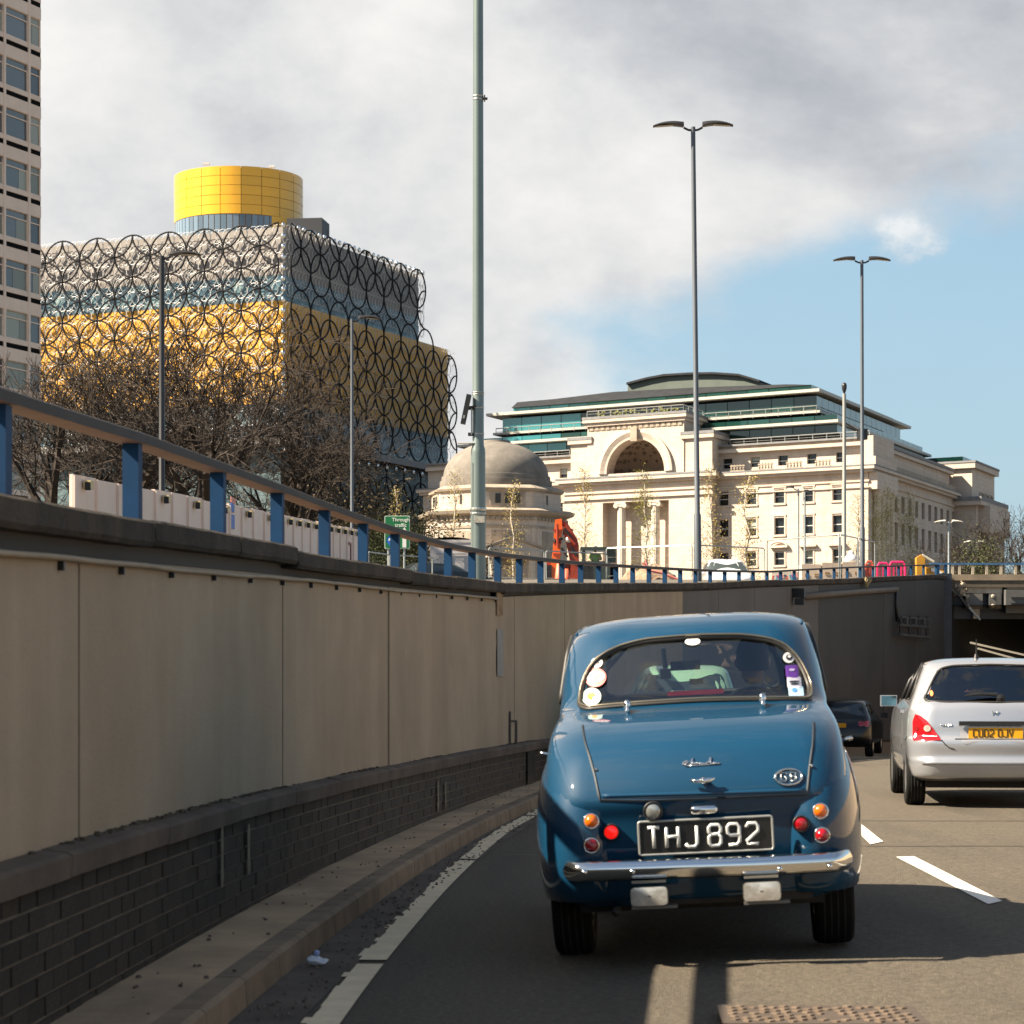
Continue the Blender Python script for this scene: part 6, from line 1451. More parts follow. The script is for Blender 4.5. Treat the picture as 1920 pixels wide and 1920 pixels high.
bk1 = simple_car('black_hatchback', 'black hatchback with red tail lamps beyond the blue car', 'car', (k_.x - .62, 60.0, Zroad(61, 4) + .0), rad(-13), bp_, 4.4, 1.80, 1.45, estate=1, plate=M('plate_yellow', (.8, .38, .008), .4))
mint = M('mint_paint', (.36, .56, .38), .3, coat=.6)
mp_ = px(1283, 1400, 33); simple_car('mint_car', 'mint green classic car ahead, seen through the blue car windows', 'vintage car', (2.05, 29.5, Zroad(31, 2.2)), rad(-7), mint, 3.9, 1.50, 1.50, estate=0, plate=M('plate_yellow', (.8, .38, .008), .4))
# ================================================================== street level beyond the wall: poles, fences, trees, vehicles
def grd(D): return Zg(D)
def pole_mb(h, segs, n=14):      # segs: (z, r)
    m = MB(); m.lathe([(0, segs[0][0])] + [(r, z) for z, r in segs] + [(0, segs[-1][0])], (0, 0, 0), n); return m
def lamp_head(parent, s, mats, L_=.95, rise=.10, z=0, ang=0, w=.21, arm=.28):
    ca, sa = math.cos(ang), math.sin(ang)
    fn = lambda x, y, zz: Vector((s * x * ca - y * sa, s * x * sa + y * ca, zz + z))
    m = MB(); m.tube([fn(0, 0, -.10), fn(arm * .5, 0, -.09), fn(arm, 0, -.02)], .035, 8); a = m.build('arm', mats[0], parent, smooth=True)
    m = MB(); rows = []
    for t in frange(0, 1, .1):
        x = arm + L_ * t; hw = w * math.sin(math.pi * min(1, .18 + t * .78)) ** .55; zc = .03 + rise * math.sin(t * math.pi * .62) - .10 * t * t
        th = .11 * (1 - t * .7)
        rows.append([fn(x, -hw, zc), fn(x, -hw * .5, zc + th), fn(x, hw * .5, zc + th), fn(x, hw, zc), fn(x, hw * .7, zc - .025), fn(x, -hw * .7, zc - .025)])
    m.grid(rows, closed=True); m.f += [tuple(range(6)), tuple(reversed(range(len(m.v) - 6, len(m.v))))]; m.m += [0, 0]
    h = m.build('lamp_head', mats[0], parent, auto=40, recalc=True)
    m = MB(); t0, t1 = .35, .88; P = []
    for t in (t0, t1): 
        x = arm + L_ * t; zc = .03 + rise * math.sin(t * math.pi * .62) - .10 * t * t - .032; P += [fn(x, -w * .5, zc), fn(x, w * .5, zc)]
    m.add([P[0], P[1], P[3], P[2]], [(0, 1, 2, 3)]); m.build('lens', mats[1], h); return h
galv = M('pale_galvanised_pole', (.17, .21, .20), .38, metal=.45, var=.08, vs=1.2)
galv2 = M('blue_grey_pole', (.085, .10, .12), .55, metal=.1, var=.10, vs=1)
lensm = M('lamp_lens', (.42, .38, .28), .3)
lampblk = M('lamp_black', (.018, .018, .02), .4)
# tall near pole
D = 37.0; p = px(896.5, 1085, D); t = thing('lamp_post', 'very tall pale green lamp post rising out of the frame beside the domed hall', 'lamp post', (p.x, D, grd(D) - .1))
b0_ = grd(D) - .1; sc_ = D / FPX
zt = CAMZ + (HY - 838) * sc_ - b0_
pole_mb(14, [(0, .118), (zt - .10, .112), (zt - .04, .108), (zt + .03, .089), (4.6, .086), (13.2, .070)], 20).build('pole', galv, t, auto=40)
for s in (-1, 1): lamp_head(t, s, (lampblk, lensm), z=13.2)
m = MB(); m.tube([(-.085, -.075, .3), (-.085, -.078, zt - .25)], .012, 5); m.build('conduit', M('pole_conduit', (.17, .21, .19), .5), t)
for y, hh, r in ((958, .05, .124), (965, .03, .122), (182, .02, .083), (188, .02, .083), (737, .015, .092), (741, .015, .092), (766, .02, .092), (815, .02, .092)):
    z = CAMZ + (HY - y) * sc_ - b0_; m = MB(); m.lathe([(r, z), (r + .004, z + hh / 2), (r, z + hh)], (0, 0, 0), 18); m.build('clamp_band', M('clamp_steel', (.45, .46, .42), .3, metal=.8), t)
z = CAMZ + (HY - 185) * sc_ - b0_; MB().box((.11, 0, z), (.07, .05, .03)).build('bracket', black_m, t); MB().box((.10, -.02, z), (.02, .04, .10)).build('bracket', M('bracket_brown', (.12, .09, .06), .6), t)
z = CAMZ + (HY - 790) * sc_ - b0_; MB().box((-.10, -.07, z), (.02, .03, .42)).build('side_rail', grey_m, t)
for y in (766, 815): z = CAMZ + (HY - y) * sc_ - b0_; MB().box((-.12, -.05, z), (.07, .06, .05)).build('bracket', black_m, t)
z = CAMZ + (HY - 975) * sc_ - b0_; m = MB(); m.box((.02, -.125, z), (.16, .03, .10)); m.build('torn_sticker', M('torn_paper', (.42, .40, .34), .8, var=.3, vs=30), t)
cf = thing('cctv_camera', 'long black traffic camera tilted beside the tall pale lamp post', 'camera', (px(874, 769, D).x, D - .1, px(874, 769, D).z))
rt_ = Matrix.Rotation(rad(12), 3, 'Y'); m = MB(); m.box((0, 0, 0), (.075, .12, .46), rot=rt_); m.build('housing', black_m, cf); MB().box((-.03, -.06, -.12), (.03, .015, .05), rot=rt_).build('lens', M('cam_lens', (.25, .25, .22), .2), cf); MB().tube([(.03, 0, .03), (.16, .03, .05)], .018, 6).build('arm', black_m, cf)
sh_ = thing('solar_shelf', 'thin pale bracket plate sticking out left of the tall lamp post', 'bracket', (px(868, 831, D).x - .05, D, px(868, 831, D).z)); MB().box((0.12, 0, 0), (.30, .16, .012)).build('plate', white_m, sh_); MB().box((.2, 0, -.02), (.12, .03, .02)).build('stay', grey_m, sh_)

def street_lamp(label, x_base, y_top, D, mats, r=.08, heads=((1, 0), (-1, 0)), lean=0, step=None, hl=.95, name='street_lamp', w=.22, rise=.10, xtop=None):
    p = px(x_base, 1090, D); b = grd(D) - .1; h = CAMZ + (HY - y_top) * D / FPX - b
    t = thing(name, label, 'street lamp', (p.x, D, b)); seg = [(0, r * 1.35), (step or 1.6, r * 1.33), ((step or 1.6) + .06, r), (h, r * .82)]
    pole_mb(h, seg, 14).build('pole', mats[0], t, auto=40)
    for s, a in heads: lamp_head(t, s, mats[1:], L_=hl, z=h, ang=a, w=w, rise=rise)
    if xtop is not None: t.rotation_euler = (0, math.atan2((xtop - x_base) * D / FPX, h), 0)
    return t
D = 72.; street_lamp('twin headed grey lamp post leaning slightly in front of the stone arch building', 1309, 238, D, (galv2, lampblk, lensm), r=.082, step=CAMZ + (HY - 966) * D / FPX - grd(D) + .1, xtop=1299.5, hl=.92)
D = 95.; street_lamp('farther twin headed lamp post standing against the blue sky patch', 1617, 488, D, (galv2, lampblk, lensm), r=.078, step=CAMZ + (HY - 990) * D / FPX - grd(D) + .1, xtop=1616, hl=.85, rise=.06)
D = 77.; tl_ = street_lamp('black single arm street lamp in front of the ring clad library', 303.5, 480, D, (lampblk, lampblk, lensm), r=.10, heads=((1, .0),), step=2.0, hl=.98)
D = 95.; street_lamp('slim grey single arm street lamp in front of the shaded library face', 660, 598, D, (galv2, lampblk, lensm), r=.07, heads=((1, .2),), step=2.0, hl=.85)
D = 150.; street_lamp('small thin lamp pole before the stone facade windows, left one of two', 1497, 916, D, (grey_m, lampblk, lensm), r=.07, heads=((-1, 0),), hl=.45, step=1); street_lamp('small thin lamp pole before the stone facade windows, right one of two', 1509, 922, D, (grey_m, lampblk, lensm), r=.07, heads=((1, 1.2),), hl=.4, step=1)
D = 190.; street_lamp('distant post with twin pale lamp heads above dark trees', 1779, 978, D, (grey_m, M('pale_head', (.62, .58, .50), .4), lensm), r=.09, hl=.85, rise=.02, w=.3)  # lit look of the heads put into a pale colour
D = 215.; street_lamp('smallest distant twin headed lamp post beside the tunnel bridge trees', 1827, 1016, D, (lampblk, M('pale_head2', (.6, .6, .55), .4), lensm), r=.09, hl=.7, rise=.02)
# CCTV mast
D = 100.; p = px(1583, 1090, D); b = grd(D) - .1; h = CAMZ + (HY - 738) * D / FPX - b; t = thing('camera_mast', 'slim mast with a black dome camera on top by the glass storeys', 'camera mast', (p.x, D, b))
pole_mb(h, [(0, .11), (2, .10), (2.05, .085), (h, .075)], 12).build('pole', M('mast_grey', (.30, .31, .29), .5, metal=.2), t, auto=40)
m = MB(); m.lathe([(.03, h), (.07, h + .1), (.10, h + .2), (.11, h + .33), (.08, h + .43), (0, h + .47)], (0, 0, 0), 14); m.build('dome_camera', lampblk, t, smooth=True)
MB().box((.75, 0, h - 1.7), (.35, .3, .45), rot=.3).build('floodlight', lampblk, t); MB().tube([(0, 0, h - 1.2), (.6, 0, h - 1.55)], .03, 5).build('arm', lampblk, t)

# ---------------- the sign
D = 92.; a = px(721, 967, D); b = px(768.5, 1029, D); sg = thing('road_sign', 'green direction sign reading Through traffic with a white up arrow', 'road sign', ((a.x + b.x) / 2, D, grd(D)))
w = b.x - a.x; hgt = a.z - b.z; zc = (a.z + b.z) / 2 - grd(D)
rp_ = roundpoly([(-w / 2, zc - hgt / 2), (w / 2, zc - hgt / 2), (w / 2, zc + hgt / 2), (-w / 2, zc + hgt / 2)], .06, 4)
m = MB(); m.prism(rp_, 0, .03); bd = m.build('sign_board', M('sign_white', (.72, .78, .70), .5), sg, recalc=True)
k = .955; m = MB(); m.prism([(x * k, zc + (z - zc) * .97) for x, z in rp_], -.006, .0); m.build('green_field', M('sign_green', (.003, .14, .045), .5), bd, recalc=True)
def text(body, size, loc, mat, parent, rot=(rad(90), 0, 0), ext=.003, bold=.012, align='CENTER'):
    c = bpy.data.curves.new('t', 'FONT'); c.body = body; c.size = size; c.align_x = align; c.extrude = ext; c.offset = bold * size
    o = bpy.data.objects.new('t', c); COL.objects.link(o); bpy.context.view_layer.update(); me = bpy.data.meshes.new_from_object(o.evaluated_get(bpy.context.evaluated_depsgraph_get())); bpy.data.objects.remove(o); me.materials.clear(); me.materials.append(mat)
    return link('lettering', me, parent, loc, rot)
sw = MATS['sign_white']; text('Through', .195, (.14, -.012, zc + hgt * .33), sw, bd); text('traffic', .195, (.14, -.012, zc + hgt * .165), sw, bd)
m = MB(); xa = .275; m.prism([(xa - .075, zc - hgt * .46), (xa + .075, zc - hgt * .46), (xa + .075, zc - .02), (xa + .13, zc - .02), (xa, zc + .20), (xa - .13, zc - .02), (xa - .075, zc - .02)], -.012, -.007); m.build('arrow', M('arrow_white', (.75, .75, .72), .5), bd, recalc=True)
m = MB(); m.lathe([(.0, 0), (.21, 0), (.21, .006)], (-.20, -.007, zc - hgt * .25), 24, rot=Vector((0, -1, 0)).to_track_quat('Z', 'Y').to_matrix()); rd_ = m.build('blue_roundel', M('roundel_blue', (.02, .13, .50), .5), bd)
text('LEZ', .13, (-.20, -.016, zc - hgt * .255), sw, rd_) if False else MB().box((-.20, -.016, zc - hgt * .22), (.26, .004, .09)).build('roundel_bar', sw, rd_)
for x in (-.34, .27): MB().tube([(x, .06, -.2), (x, .06, zc + hgt * .4)], .04, 8).build('post', grey_m, sg)

# ---------------- pale site hoarding with lamps on top
hd = thing('site_hoarding', 'pale ribbed hoarding with small lamps along its top behind the blue railing', 'hoarding', (px(133, 890, 38).x, 38, 2)); ho = hd.location.copy()
A_ = px(133, 889, 38.); B_ = px(671, 993, 76.); NP = 24
cream_h = M('hoarding_cream', (.80, .64, .55), .6, var=.05, vs=1, tint=.04, dirt=((.4, .30, .22), 1.5, .62, .4, (1, 1, .2)))
dv = Vector((B_.x - A_.x, B_.y - A_.y, 0)); dl = dv.length; dh = dv.normalized(); nh = Vector((dh.y, -dh.x, 0)); an = math.atan2(dh.y, dh.x)
for k in range(NP):
    t0_, t1_ = k / NP, (k + 1) / NP; ca, cb = A_.lerp(B_, t0_ + .0004), A_.lerp(B_, t1_ - .0004); j = R2.uniform(-.02, .02); g0_, g1_ = grd(ca.y), grd(cb.y)
    m = MB()
    P = []
    for q, (c, g) in enumerate(((ca, g0_), (cb, g1_))):
        for d_, z_ in ((.03, g), (-.03, g), (-.03, c.z + j), (.03, c.z + j)): P.append(Vector((c.x, c.y, z_)) + nh * d_)
    m.add(P, [(0, 1, 2, 3), (7, 6, 5, 4), (0, 4, 5, 1), (1, 5, 6, 2), (2, 6, 7, 3), (3, 7, 4, 0)])
    rel(m, ho).build('hoarding_panel', cream_h, hd, recalc=True)
    m = MB(); c = A_.lerp(B_, t0_ + .3 / NP); w_ = nh * .0
    for tt in (.0,):
        c = A_.lerp(B_, t0_); m.box((c.x + nh.x * .05, c.y + nh.y * .05, (c.z + grd(c.y)) / 2 - .02), (.09, .05, c.z - grd(c.y)), rot=an)
    rel(m, ho).build('panel_rib', cream_h, hd)
    if k % 2 == 0 or k > 12:
        c = A_.lerp(B_, t0_ + .45 / NP); m = MB(); m.box((c.x + nh.x * .12, c.y + nh.y * .12, c.z - .14), (.24, .12, .13), rot=an); l_ = rel(m, ho).build('hoarding_lamp', M('lamp_cream', (.55, .44, .22), .5), hd)
        m = MB(); q = c + nh * .15 - dh * .11; m.box((q.x - nh.x * .02, q.y - nh.y * .02, c.z - .17), (.04, .09, .13), rot=an); rel(m, ho).build('lamp_face', black_m, l_)
for x, y, w_, h_, mt in ((431, 952, 6, 16, 'roundel_blue'), (431, 978, 7, 26, 'roundel_blue'), (432, 938, 9, 10, 'notice_red')):
    # notices stuck on the hoarding
    t_ = (x - 133) / 538; lo, hi = 0, 1
    for _ in range(30):
        mid = (lo + hi) / 2; c = A_.lerp(B_, mid); lo, hi = (mid, hi) if 960 + c.x * FPX / c.y < x else (lo, mid)
    c = A_.lerp(B_, lo) + nh * .06; sc2 = c.y / FPX; m = MB(); m.box((c.x, c.y, CAMZ + (HY - y) * sc2), (w_ * sc2 * 5.5, .02, h_ * sc2), rot=an); rel(m, ho).build('notice', MATS.get(mt) or M(mt, (.6, .25, .2), .6), hd)
m = MB()
c = A_.lerp(B_, .93) + nh * .05
for (u, z0_, z1_) in ((-.45, 0, .95), (.45, 0, .95)): m.box((c.x + dh.x * u, c.y + dh.y * u, grd(c.y) + .6), (.07, .03, 1.1), rot=an)
m.box((c.x, c.y, grd(c.y) + 1.15), (.97, .03, .07), rot=an); rel(m, ho).build('door_frame', M('red_brown', (.22, .05, .04), .6), hd)

# ---------------- temporary mesh fences
mesh_steel = M('fence_galv', (.40, .41, .39), .4, metal=.6)
def mesh_fence(label, pts, zt, nseg, name='mesh_fence'):
    a = Vector(pts[0]); t = thing(name, label, 'mesh fence', (a.x, a.y, grd(a.y)), 0, 'temporary mesh fences round the works'); o_ = t.location.copy()
    segs = []
    for p_, q_ in zip(pts[:-1], pts[1:]):
        p_, q_ = Vector(p_), Vector(q_); n = max(1, round((q_ - p_).length / 3.4))
        for k in range(n): segs.append((p_.lerp(q_, k / n), p_.lerp(q_, (k + 1) / n)))
    for p_, q_ in segs:
        g = grd(p_.y); d_ = (q_ - p_).normalized() * .05; A, B = Vector((p_.x, p_.y, g)) + d_, Vector((q_.x, q_.y, g)) - d_; z0_, z1_ = Vector((0, 0, .15)), Vector((0, 0, zt - g))
        m = MB(); m.tube([A + z0_, A + z1_ * .96, A + d_ + z1_, B - d_ + z1_, B + z1_ * .96, B + z0_], .026, 5, closed=True); f_ = rel(m, o_).build('fence_frame', mesh_steel, t)
        m = MB()
        for k in range(1, 12): c = A.lerp(B, k / 12); m.tube([c + z0_, c + z1_], .0028, 3, caps=False)
        for k in range(1, 4): m.tube([A + z0_.lerp(z1_, k / 4), B + z0_.lerp(z1_, k / 4)], .0035, 3, caps=False)
        rel(m, o_).build('wire_mesh', M('wire_grey', (.16, .16, .15), .6), f_)['kind'] = 'stuff'
def P2(x, D): return ((x - 960) * D / FPX, D, 0)
zf = CAMZ + (HY - 1036) * 84 / FPX
mesh_fence('steel mesh fence panels by the orange excavator', [P2(915, 82), P2(1022, 84), P2(1140, 86)], CAMZ + (HY - 1033) * 84 / FPX, 3)
mesh_fence('long mesh fence running before the stone portico and its birches', [P2(1135, 90), P2(1300, 88), P2(1435, 90)], CAMZ + (HY - 1025) * 89 / FPX, 4)
mesh_fence('taller mesh fence corner round the pale stone blocks', [P2(1437, 96), P2(1575, 92), P2(1641, 97)], CAMZ + (HY - 1008) * 94 / FPX, 4)
mesh_fence('mesh fence between the green sign and the white van body', [P2(690, 88), P2(730, 90), P2(812, 92)], CAMZ + (HY - 1040) * 90 / FPX, 3)

# ---------------- bare trees
def tree_mesh(seed, h, spread, levels=5, dens=1.0, trunk_h=.22, up=.5, thin=1.0, mat=None, twig_r=.012):
    r0 = random.Random(seed); m = MB(); tr = MB()
    def branch(p, d, L_, r, lv):
        n = 3 if lv < 3 else 2; pts = [p]; rs = [r]
        for i in range(n):
            d = (d + Vector((r0.gauss(0, .16), r0.gauss(0, .16), r0.gauss(.05, .10) * up))).normalized(); p = p + d * (L_ / n); pts.append(p); rs.append(max(twig_r * .7, r * (1 - .55 * (i + 1) / n)))
        (tr if lv == 0 else m).tube(pts, rs, 7 if lv == 0 else (5 if lv < 2 else 3), caps=False)
        if lv >= levels: return
        k = {0: 5, 1: 5, 2: 5, 3: 4, 4: 4}.get(lv, 3); k = max(2, int(k * dens + r0.random() * .8))
        for i in range(k):
            t = r0.uniform(.35, 1) if lv else r0.uniform(.72, 1); q = pts[0].lerp(pts[-1], t) if n < 2 else pts[min(n, int(t * n))].lerp(pts[min(n, int(t * n) + 1)], t * n - int(t * n)) if int(t * n) < n else pts[-1]
            az = r0.uniform(0, 6.283) if lv else i * 6.283 / k + r0.uniform(-.4, .4); a = r0.uniform(.35, .95) * (spread if lv < 3 else 1)
            ax = d.orthogonal().normalized(); ax.rotate(Matrix.Rotation(az, 3, d)); nd = (d * math.cos(a) + ax * math.sin(a)).normalized()
            branch(q, nd, L_ * r0.uniform(.58, .80) * (1.3 if lv == 0 else 1), rs[-1] * r0.uniform(.6, .85) if lv else r * .55, lv + 1)
    branch(Vector((0, 0, 0)), Vector((0, 0, 1)), h * trunk_h, .02 * h * thin, 0)
    return m, tr
bark = M('bare_bark', (.030, .021, .015), .95, var=.3, vs=2)
protos = []
for sd, sp in ((3, .85), (8, 1.0), (21, .9)):
    m, tr = tree_mesh(sd, 12, sp, levels=6, dens=.80, trunk_h=.20, twig_r=.011)
    hh_ = sorted(v[2] for v in m.v)[int(len(m.v) * .995)]; k_ = 13 / hh_; m.v = [(a * k_, b * k_, c * k_) for a, b, c in m.v]; tr.v = [(a * k_, b * k_, c * k_) for a, b, c in tr.v]; print('tree', len(m.f), hh_)
    protos.append((m.mesh('crown', bark), tr.mesh('trunk', bark, True)))
bare = [(118, 116, .92, 2, 'bare tree at the very left of the gold band'), (315, 128, 1.0, 1, 'farther bare tree straight behind the black lamp post'), (425, 130, 1.0, 0, 'farther bare tree between two nearer ones under the gold band'), (60, 125, .90, 0, 'bare brown tree in front of the office tower edge'), (165, 112, .92, 1, 'bare tree spreading across the gold band at far left'), (262, 118, .80, 2, 'bare tree just left of the black lamp post'), (372, 112, .94, 0, 'bare tree just right of the black lamp post'),
        (470, 122, .94, 1, 'bare tree below the library corner'), (552, 118, .78, 2, 'bare tree before the shaded library face, left of the slim lamp'), (612, 124, .50, 0, 'small bare tree left of the slim grey street lamp')]
for x, D, s_, v, lab in bare:
    p = px(x, 1000, D); t = thing('bare_tree', lab, 'tree', (p.x, D, grd(D) - .2), R2.uniform(0, 6), 'bare trees before the library'); t.scale = (s_ * 1.02, s_ * 1.02, s_ * 1.1)
    link('crown', protos[v][0], t); link('trunk', protos[v][1], t)
# dark leafless trees on the right
dbark = M('dark_bark', (.07, .06, .052), .95)
for x, D, s_, v, lab in ((1738, 215, .62, 0, 'dark bare tree left of the distant twin lamps'), (1775, 225, .78, 1, 'dark bare tree behind the distant twin lamps'), (1812, 220, .66, 2, 'dark bare tree right of the distant twin lamps'), (1848, 230, .60, 0, 'dark bare tree at the far pavilion foot'), (1893, 210, .82, 1, 'bare tree at the photo edge against the sky'), (1925, 235, 1.05, 2, 'tallest bare tree at the edge beyond the bridge')):
    p = px(x, 1000, D); t = thing('bare_tree', lab, 'tree', (p.x, D, grd(D) - .2), R2.uniform(0, 6), 'dark trees beyond the bridge'); t.scale = (s_ * 1.1, s_ * 1.1, s_)
    link('crown', protos[v][0], t); link('trunk', protos[v][1], t)
# young birches: white trunk, fine upright twigs, sparse yellow-green leaves
def leaves(pts, n, s, seed, spreadr):
    r0 = random.Random(seed); m = MB()
    for i in range(n):
        c = r0.choice(pts) + Vector((r0.gauss(0, spreadr), r0.gauss(0, spreadr), r0.gauss(0, spreadr))); a = Vector((r0.gauss(0, 1), r0.gauss(0, 1), r0.gauss(0, 1))).normalized(); b = a.orthogonal().normalized(); k = s * r0.uniform(.6, 1.3)
        m.add([c - a * k, c + b * k * .55, c + a * k, c - b * k * .55], [(0, 1, 2, 3)])
    return m
def birch_proto(seed, h, w, nl, leafm, ls=.048):
    r0 = random.Random(seed); tr = MB(); pts = [Vector((r0.gauss(0, .03) * i, r0.gauss(0, .03) * i, h * i / 8)) for i in range(9)]; tr.tube(pts, [.10 * (1 - i / 9.5) for i in range(9)], 7)
    br_ = MB(); tips = []
    for i in range(85):
        t = r0.uniform(.14, .98); k = min(7, int(t * 8)); q = pts[k].lerp(pts[k + 1], t * 8 - k); az = r0.uniform(0, 6.28); L_ = w * (1.15 - t) ** .75 * r0.uniform(.5, 1.1)
        d_ = Vector((math.cos(az) * .62, math.sin(az) * .62, .78)).normalized(); mid = q + d_ * L_ * .55; e = mid + (d_ + Vector((math.cos(az) * .3, math.sin(az) * .3, -.25))).normalized() * L_ * .5
        br_.tube([q, mid, e], [.018, .011, .005], 3, caps=False); tips += [mid, mid.lerp(e, .5), e, q.lerp(mid, .6)]
        for _ in range(3):
            a = mid.lerp(e, r0.random()); b = a + Vector((r0.gauss(0, .2), r0.gauss(0, .2), r0.uniform(0, .4))) * L_ * .5; br_.tube([a, b], [.006, .003], 3, caps=False); tips.append(b)
    lv = leaves(tips, nl, ls, seed + 1, .20); o = len(br_.v); return tr, br_, lv
bw = M('birch_bark', (.55, .49, .40), .8, var=.35, vs=5, stretch=(1, 1, .5)); bt = M('birch_twig', (.20, .15, .09), .9)
ly = M('spring_leaf', (.36, .27, .06), .7, var=.35, vs=3); lg_ = M('spring_leaf_green', (.26, .24, .035), .7, var=.35, vs=3)
bp3 = [birch_proto(5, 10, 1.7, 1500, ly), birch_proto(9, 10, 1.4, 1400, ly), birch_proto(14, 10, 1.7, 2600, lg_)]
bme = [(a.mesh('trunk', bw, True), b.mesh('branches', bt), c.mesh('foliage', ly if i < 2 else lg_)) for i, (a, b, c) in enumerate(bp3)]
birches = [(852, 135, 880, 0, .9, 'young birch in leaf bud left of the tall pale lamp post'), (963, 140, 905, 1, 1.1, 'young birch with a white trunk before the domed hall windows'), (1097, 150, 873, 0, 1.0, 'sparse young birch left of the portico columns'), (1212, 150, 882, 2, 1.05, 'young birch covering the right hand portico column'),
           (1334, 150, 872, 0, 1.0, 'young birch just right of the leaning twin headed lamp post'), (1402, 155, 892, 1, 1.25, 'thin young birch crossing the second window column of the facade'), (1608, 165, 922, 0, 1.15, 'young birch left of the farther twin headed lamp post'), (1640, 168, 930, 2, .8, 'green leafed birch right of the farther lamp post'),
           (1660, 172, 915, 2, .75, 'second birch of the row by the shaded side wall'), (1683, 175, 928, 1, .8, 'third birch of the row by the shaded side wall'), (1700, 178, 922, 2, .8, 'fourth birch of the row by the shaded side wall'), (1716, 182, 935, 0, .8, 'last birch of the row by the shaded side wall'), (741, 130, 912, 0, .9, 'golden budding birch above the green road sign')]
for x, D, yt, v, wd, lab in birches:
    p = px(x, 1000, D); g = grd(D) - .2; h = CAMZ + (HY - yt) * D / FPX - g; t = thing('birch_tree', lab, 'birch tree', (p.x, D, g), R2.uniform(0, 6), 'young birches before the stone buildings'); t.scale = (h / 10 * wd, h / 10 * wd, h / 10)
    for nm, me in zip(('trunk', 'branches', 'foliage'), bme[v]): link(nm, me, t)
# leafy dark bushes left of the domed hall
bushm = M('bush_leaf', (.055, .065, .014), .8, var=.45, vs=2); bushb = M('bush_leaf_brown', (.10, .07, .03), .8, var=.4, vs=2)
def bush_proto(seed, mat, n=11000):
    r0 = random.Random(seed); tips = []; br_ = MB()
    for i in range(46):
        az = r0.uniform(0, 6.28); el = r0.uniform(.25, 1.5); L_ = r0.uniform(1.6, 3.2); d_ = Vector((math.cos(az) * math.cos(el), math.sin(az) * math.cos(el), math.sin(el) * 1.15)); e = d_ * L_
        br_.tube([Vector((0, 0, 0)), e * .5 + Vector((0, 0, .2)), e], [.05, .03, .01], 3, caps=False); tips += [e, e * .85, e * .7, e * .55]
    return br_.mesh('branches', bark), leaves(tips, n, .042, seed, .30).mesh('foliage', mat)
bus = [bush_proto(4, bushm), bush_proto(6, bushb)]
for x, D, yt, v, wd, lab in ((690, 118, 925, 1, 1.1, 'large brown green shrub behind the green road sign'), (640, 125, 900, 1, 1.2, 'large brownish shrub under the slim grey lamp'), (722, 112, 965, 0, 1.0, 'dark green shrub just left of the road sign'), (785, 116, 955, 0, 1.0, 'dark green shrub between the road sign and the domed hall'), (815, 114, 985, 0, .8, 'lower green shrub at the white van body'), (590, 128, 915, 1, 1.1, 'brownish shrub behind the hoarding end'), (1836, 200, 1008, 0, .7, 'green tufted shrub at the foot of the far pavilion')):
    p = px(x, 1000, D); g = grd(D) - .3; h = CAMZ + (HY - yt) * D / FPX - g; t = thing('shrub', lab, 'shrub', (p.x, D, g), R2.uniform(0, 6), 'shrubs at the roadside'); t.scale = (h / 3.5 * wd, h / 3.5 * wd, h / 3.5)
    for nm, me in zip(('branches', 'foliage'), bus[v]): link(nm, me, t)

# ---------------- vehicles at street level
D = 94.; p = px(1135, 1057, D); simple_car('pale_saloon', 'pale silver car behind the railing just right of the excavator', 'car', (p.x - .2, D, p.z - 1.40), rad(12), M('pale_car_paint', (.55, .60, .66), .3, coat=1), 4.4, 1.78, 1.45, estate=1, glassm=M('grey_car_glass', (.05, .065, .065), .12, spec=.4), plate=None)
D = 96.; p = px(1370, 1051, D); vn = simple_car('white_van', 'white van facing the camera behind the railing right of the leaning lamp post', 'van', (p.x, D + 4.6, p.z - 1.75), rad(180), M('van_white', (.74, .74, .76), .3, coat=1), 4.6, 1.9, 1.95, estate=1, glassm=MATS['grey_car_glass'])
D = 108.; p = px(805, 1054, D); simple_car('dark_suv', 'dark estate car with roof rails passing behind the railing near the sign', 'car', (p.x - 1.2, D, p.z - 1.62), rad(-62), M('dark_green_paint', (.012, .018, .019), .3, coat=.4), 4.5, 1.85, 1.62, estate=1)
# white box body
D = 112.; a = px(806, 1012, D); b = px(884, 1085, D); bt_ = thing('box_truck', 'white box bodied truck parked left of the tall pale lamp post', 'truck', ((a.x + b.x) / 2, D, grd(D))); w = b.x - a.x; h = a.z - grd(D)
mw = M('truck_white', (.52, .48, .47), .5, var=.04); m = MB(); m.box((0, 1.6, h / 2 + .3), (w, 3.2, h - .6)); m.build('box_body', mw, bt_)
m = MB(); rows = [[(-w / 2 + w * t, y, h + .12 * math.sin(math.pi * t) ** .6) for t in frange(0, 1, .1)] for y in (-.03, 3.23)]; m.grid(rows); m.grid([[(-w / 2 + w * t, -.03, z) for t, z in ((0, h - .12), (1, h - .12))], [(-w / 2, -.03, h + .0), (w / 2, -.03, h)]]); m.build('roof_cap', mw, bt_)
for x0_ in (-.62, .0): MB().box((x0_ + .35, -.02, h * .45), (.58, .03, h * .62)).build('rear_door', mw, bt_)
MB().box((.04, -.05, h * .45), (.03, .03, h * .62)).build('door_rod', grey_m, bt_); MB().box((0, -.05, h * .79), (1.3, .05, .04)).build('door_rail', grey_m, bt_)
for x0_ in (-.7, .7): m = MB(); m.lathe([(.2, -.12), (.42, -.12), (.42, .12), (.2, .12)], (x0_, .8, .42), 16, axis='X'); m.build('wheel', rubber, bt_)
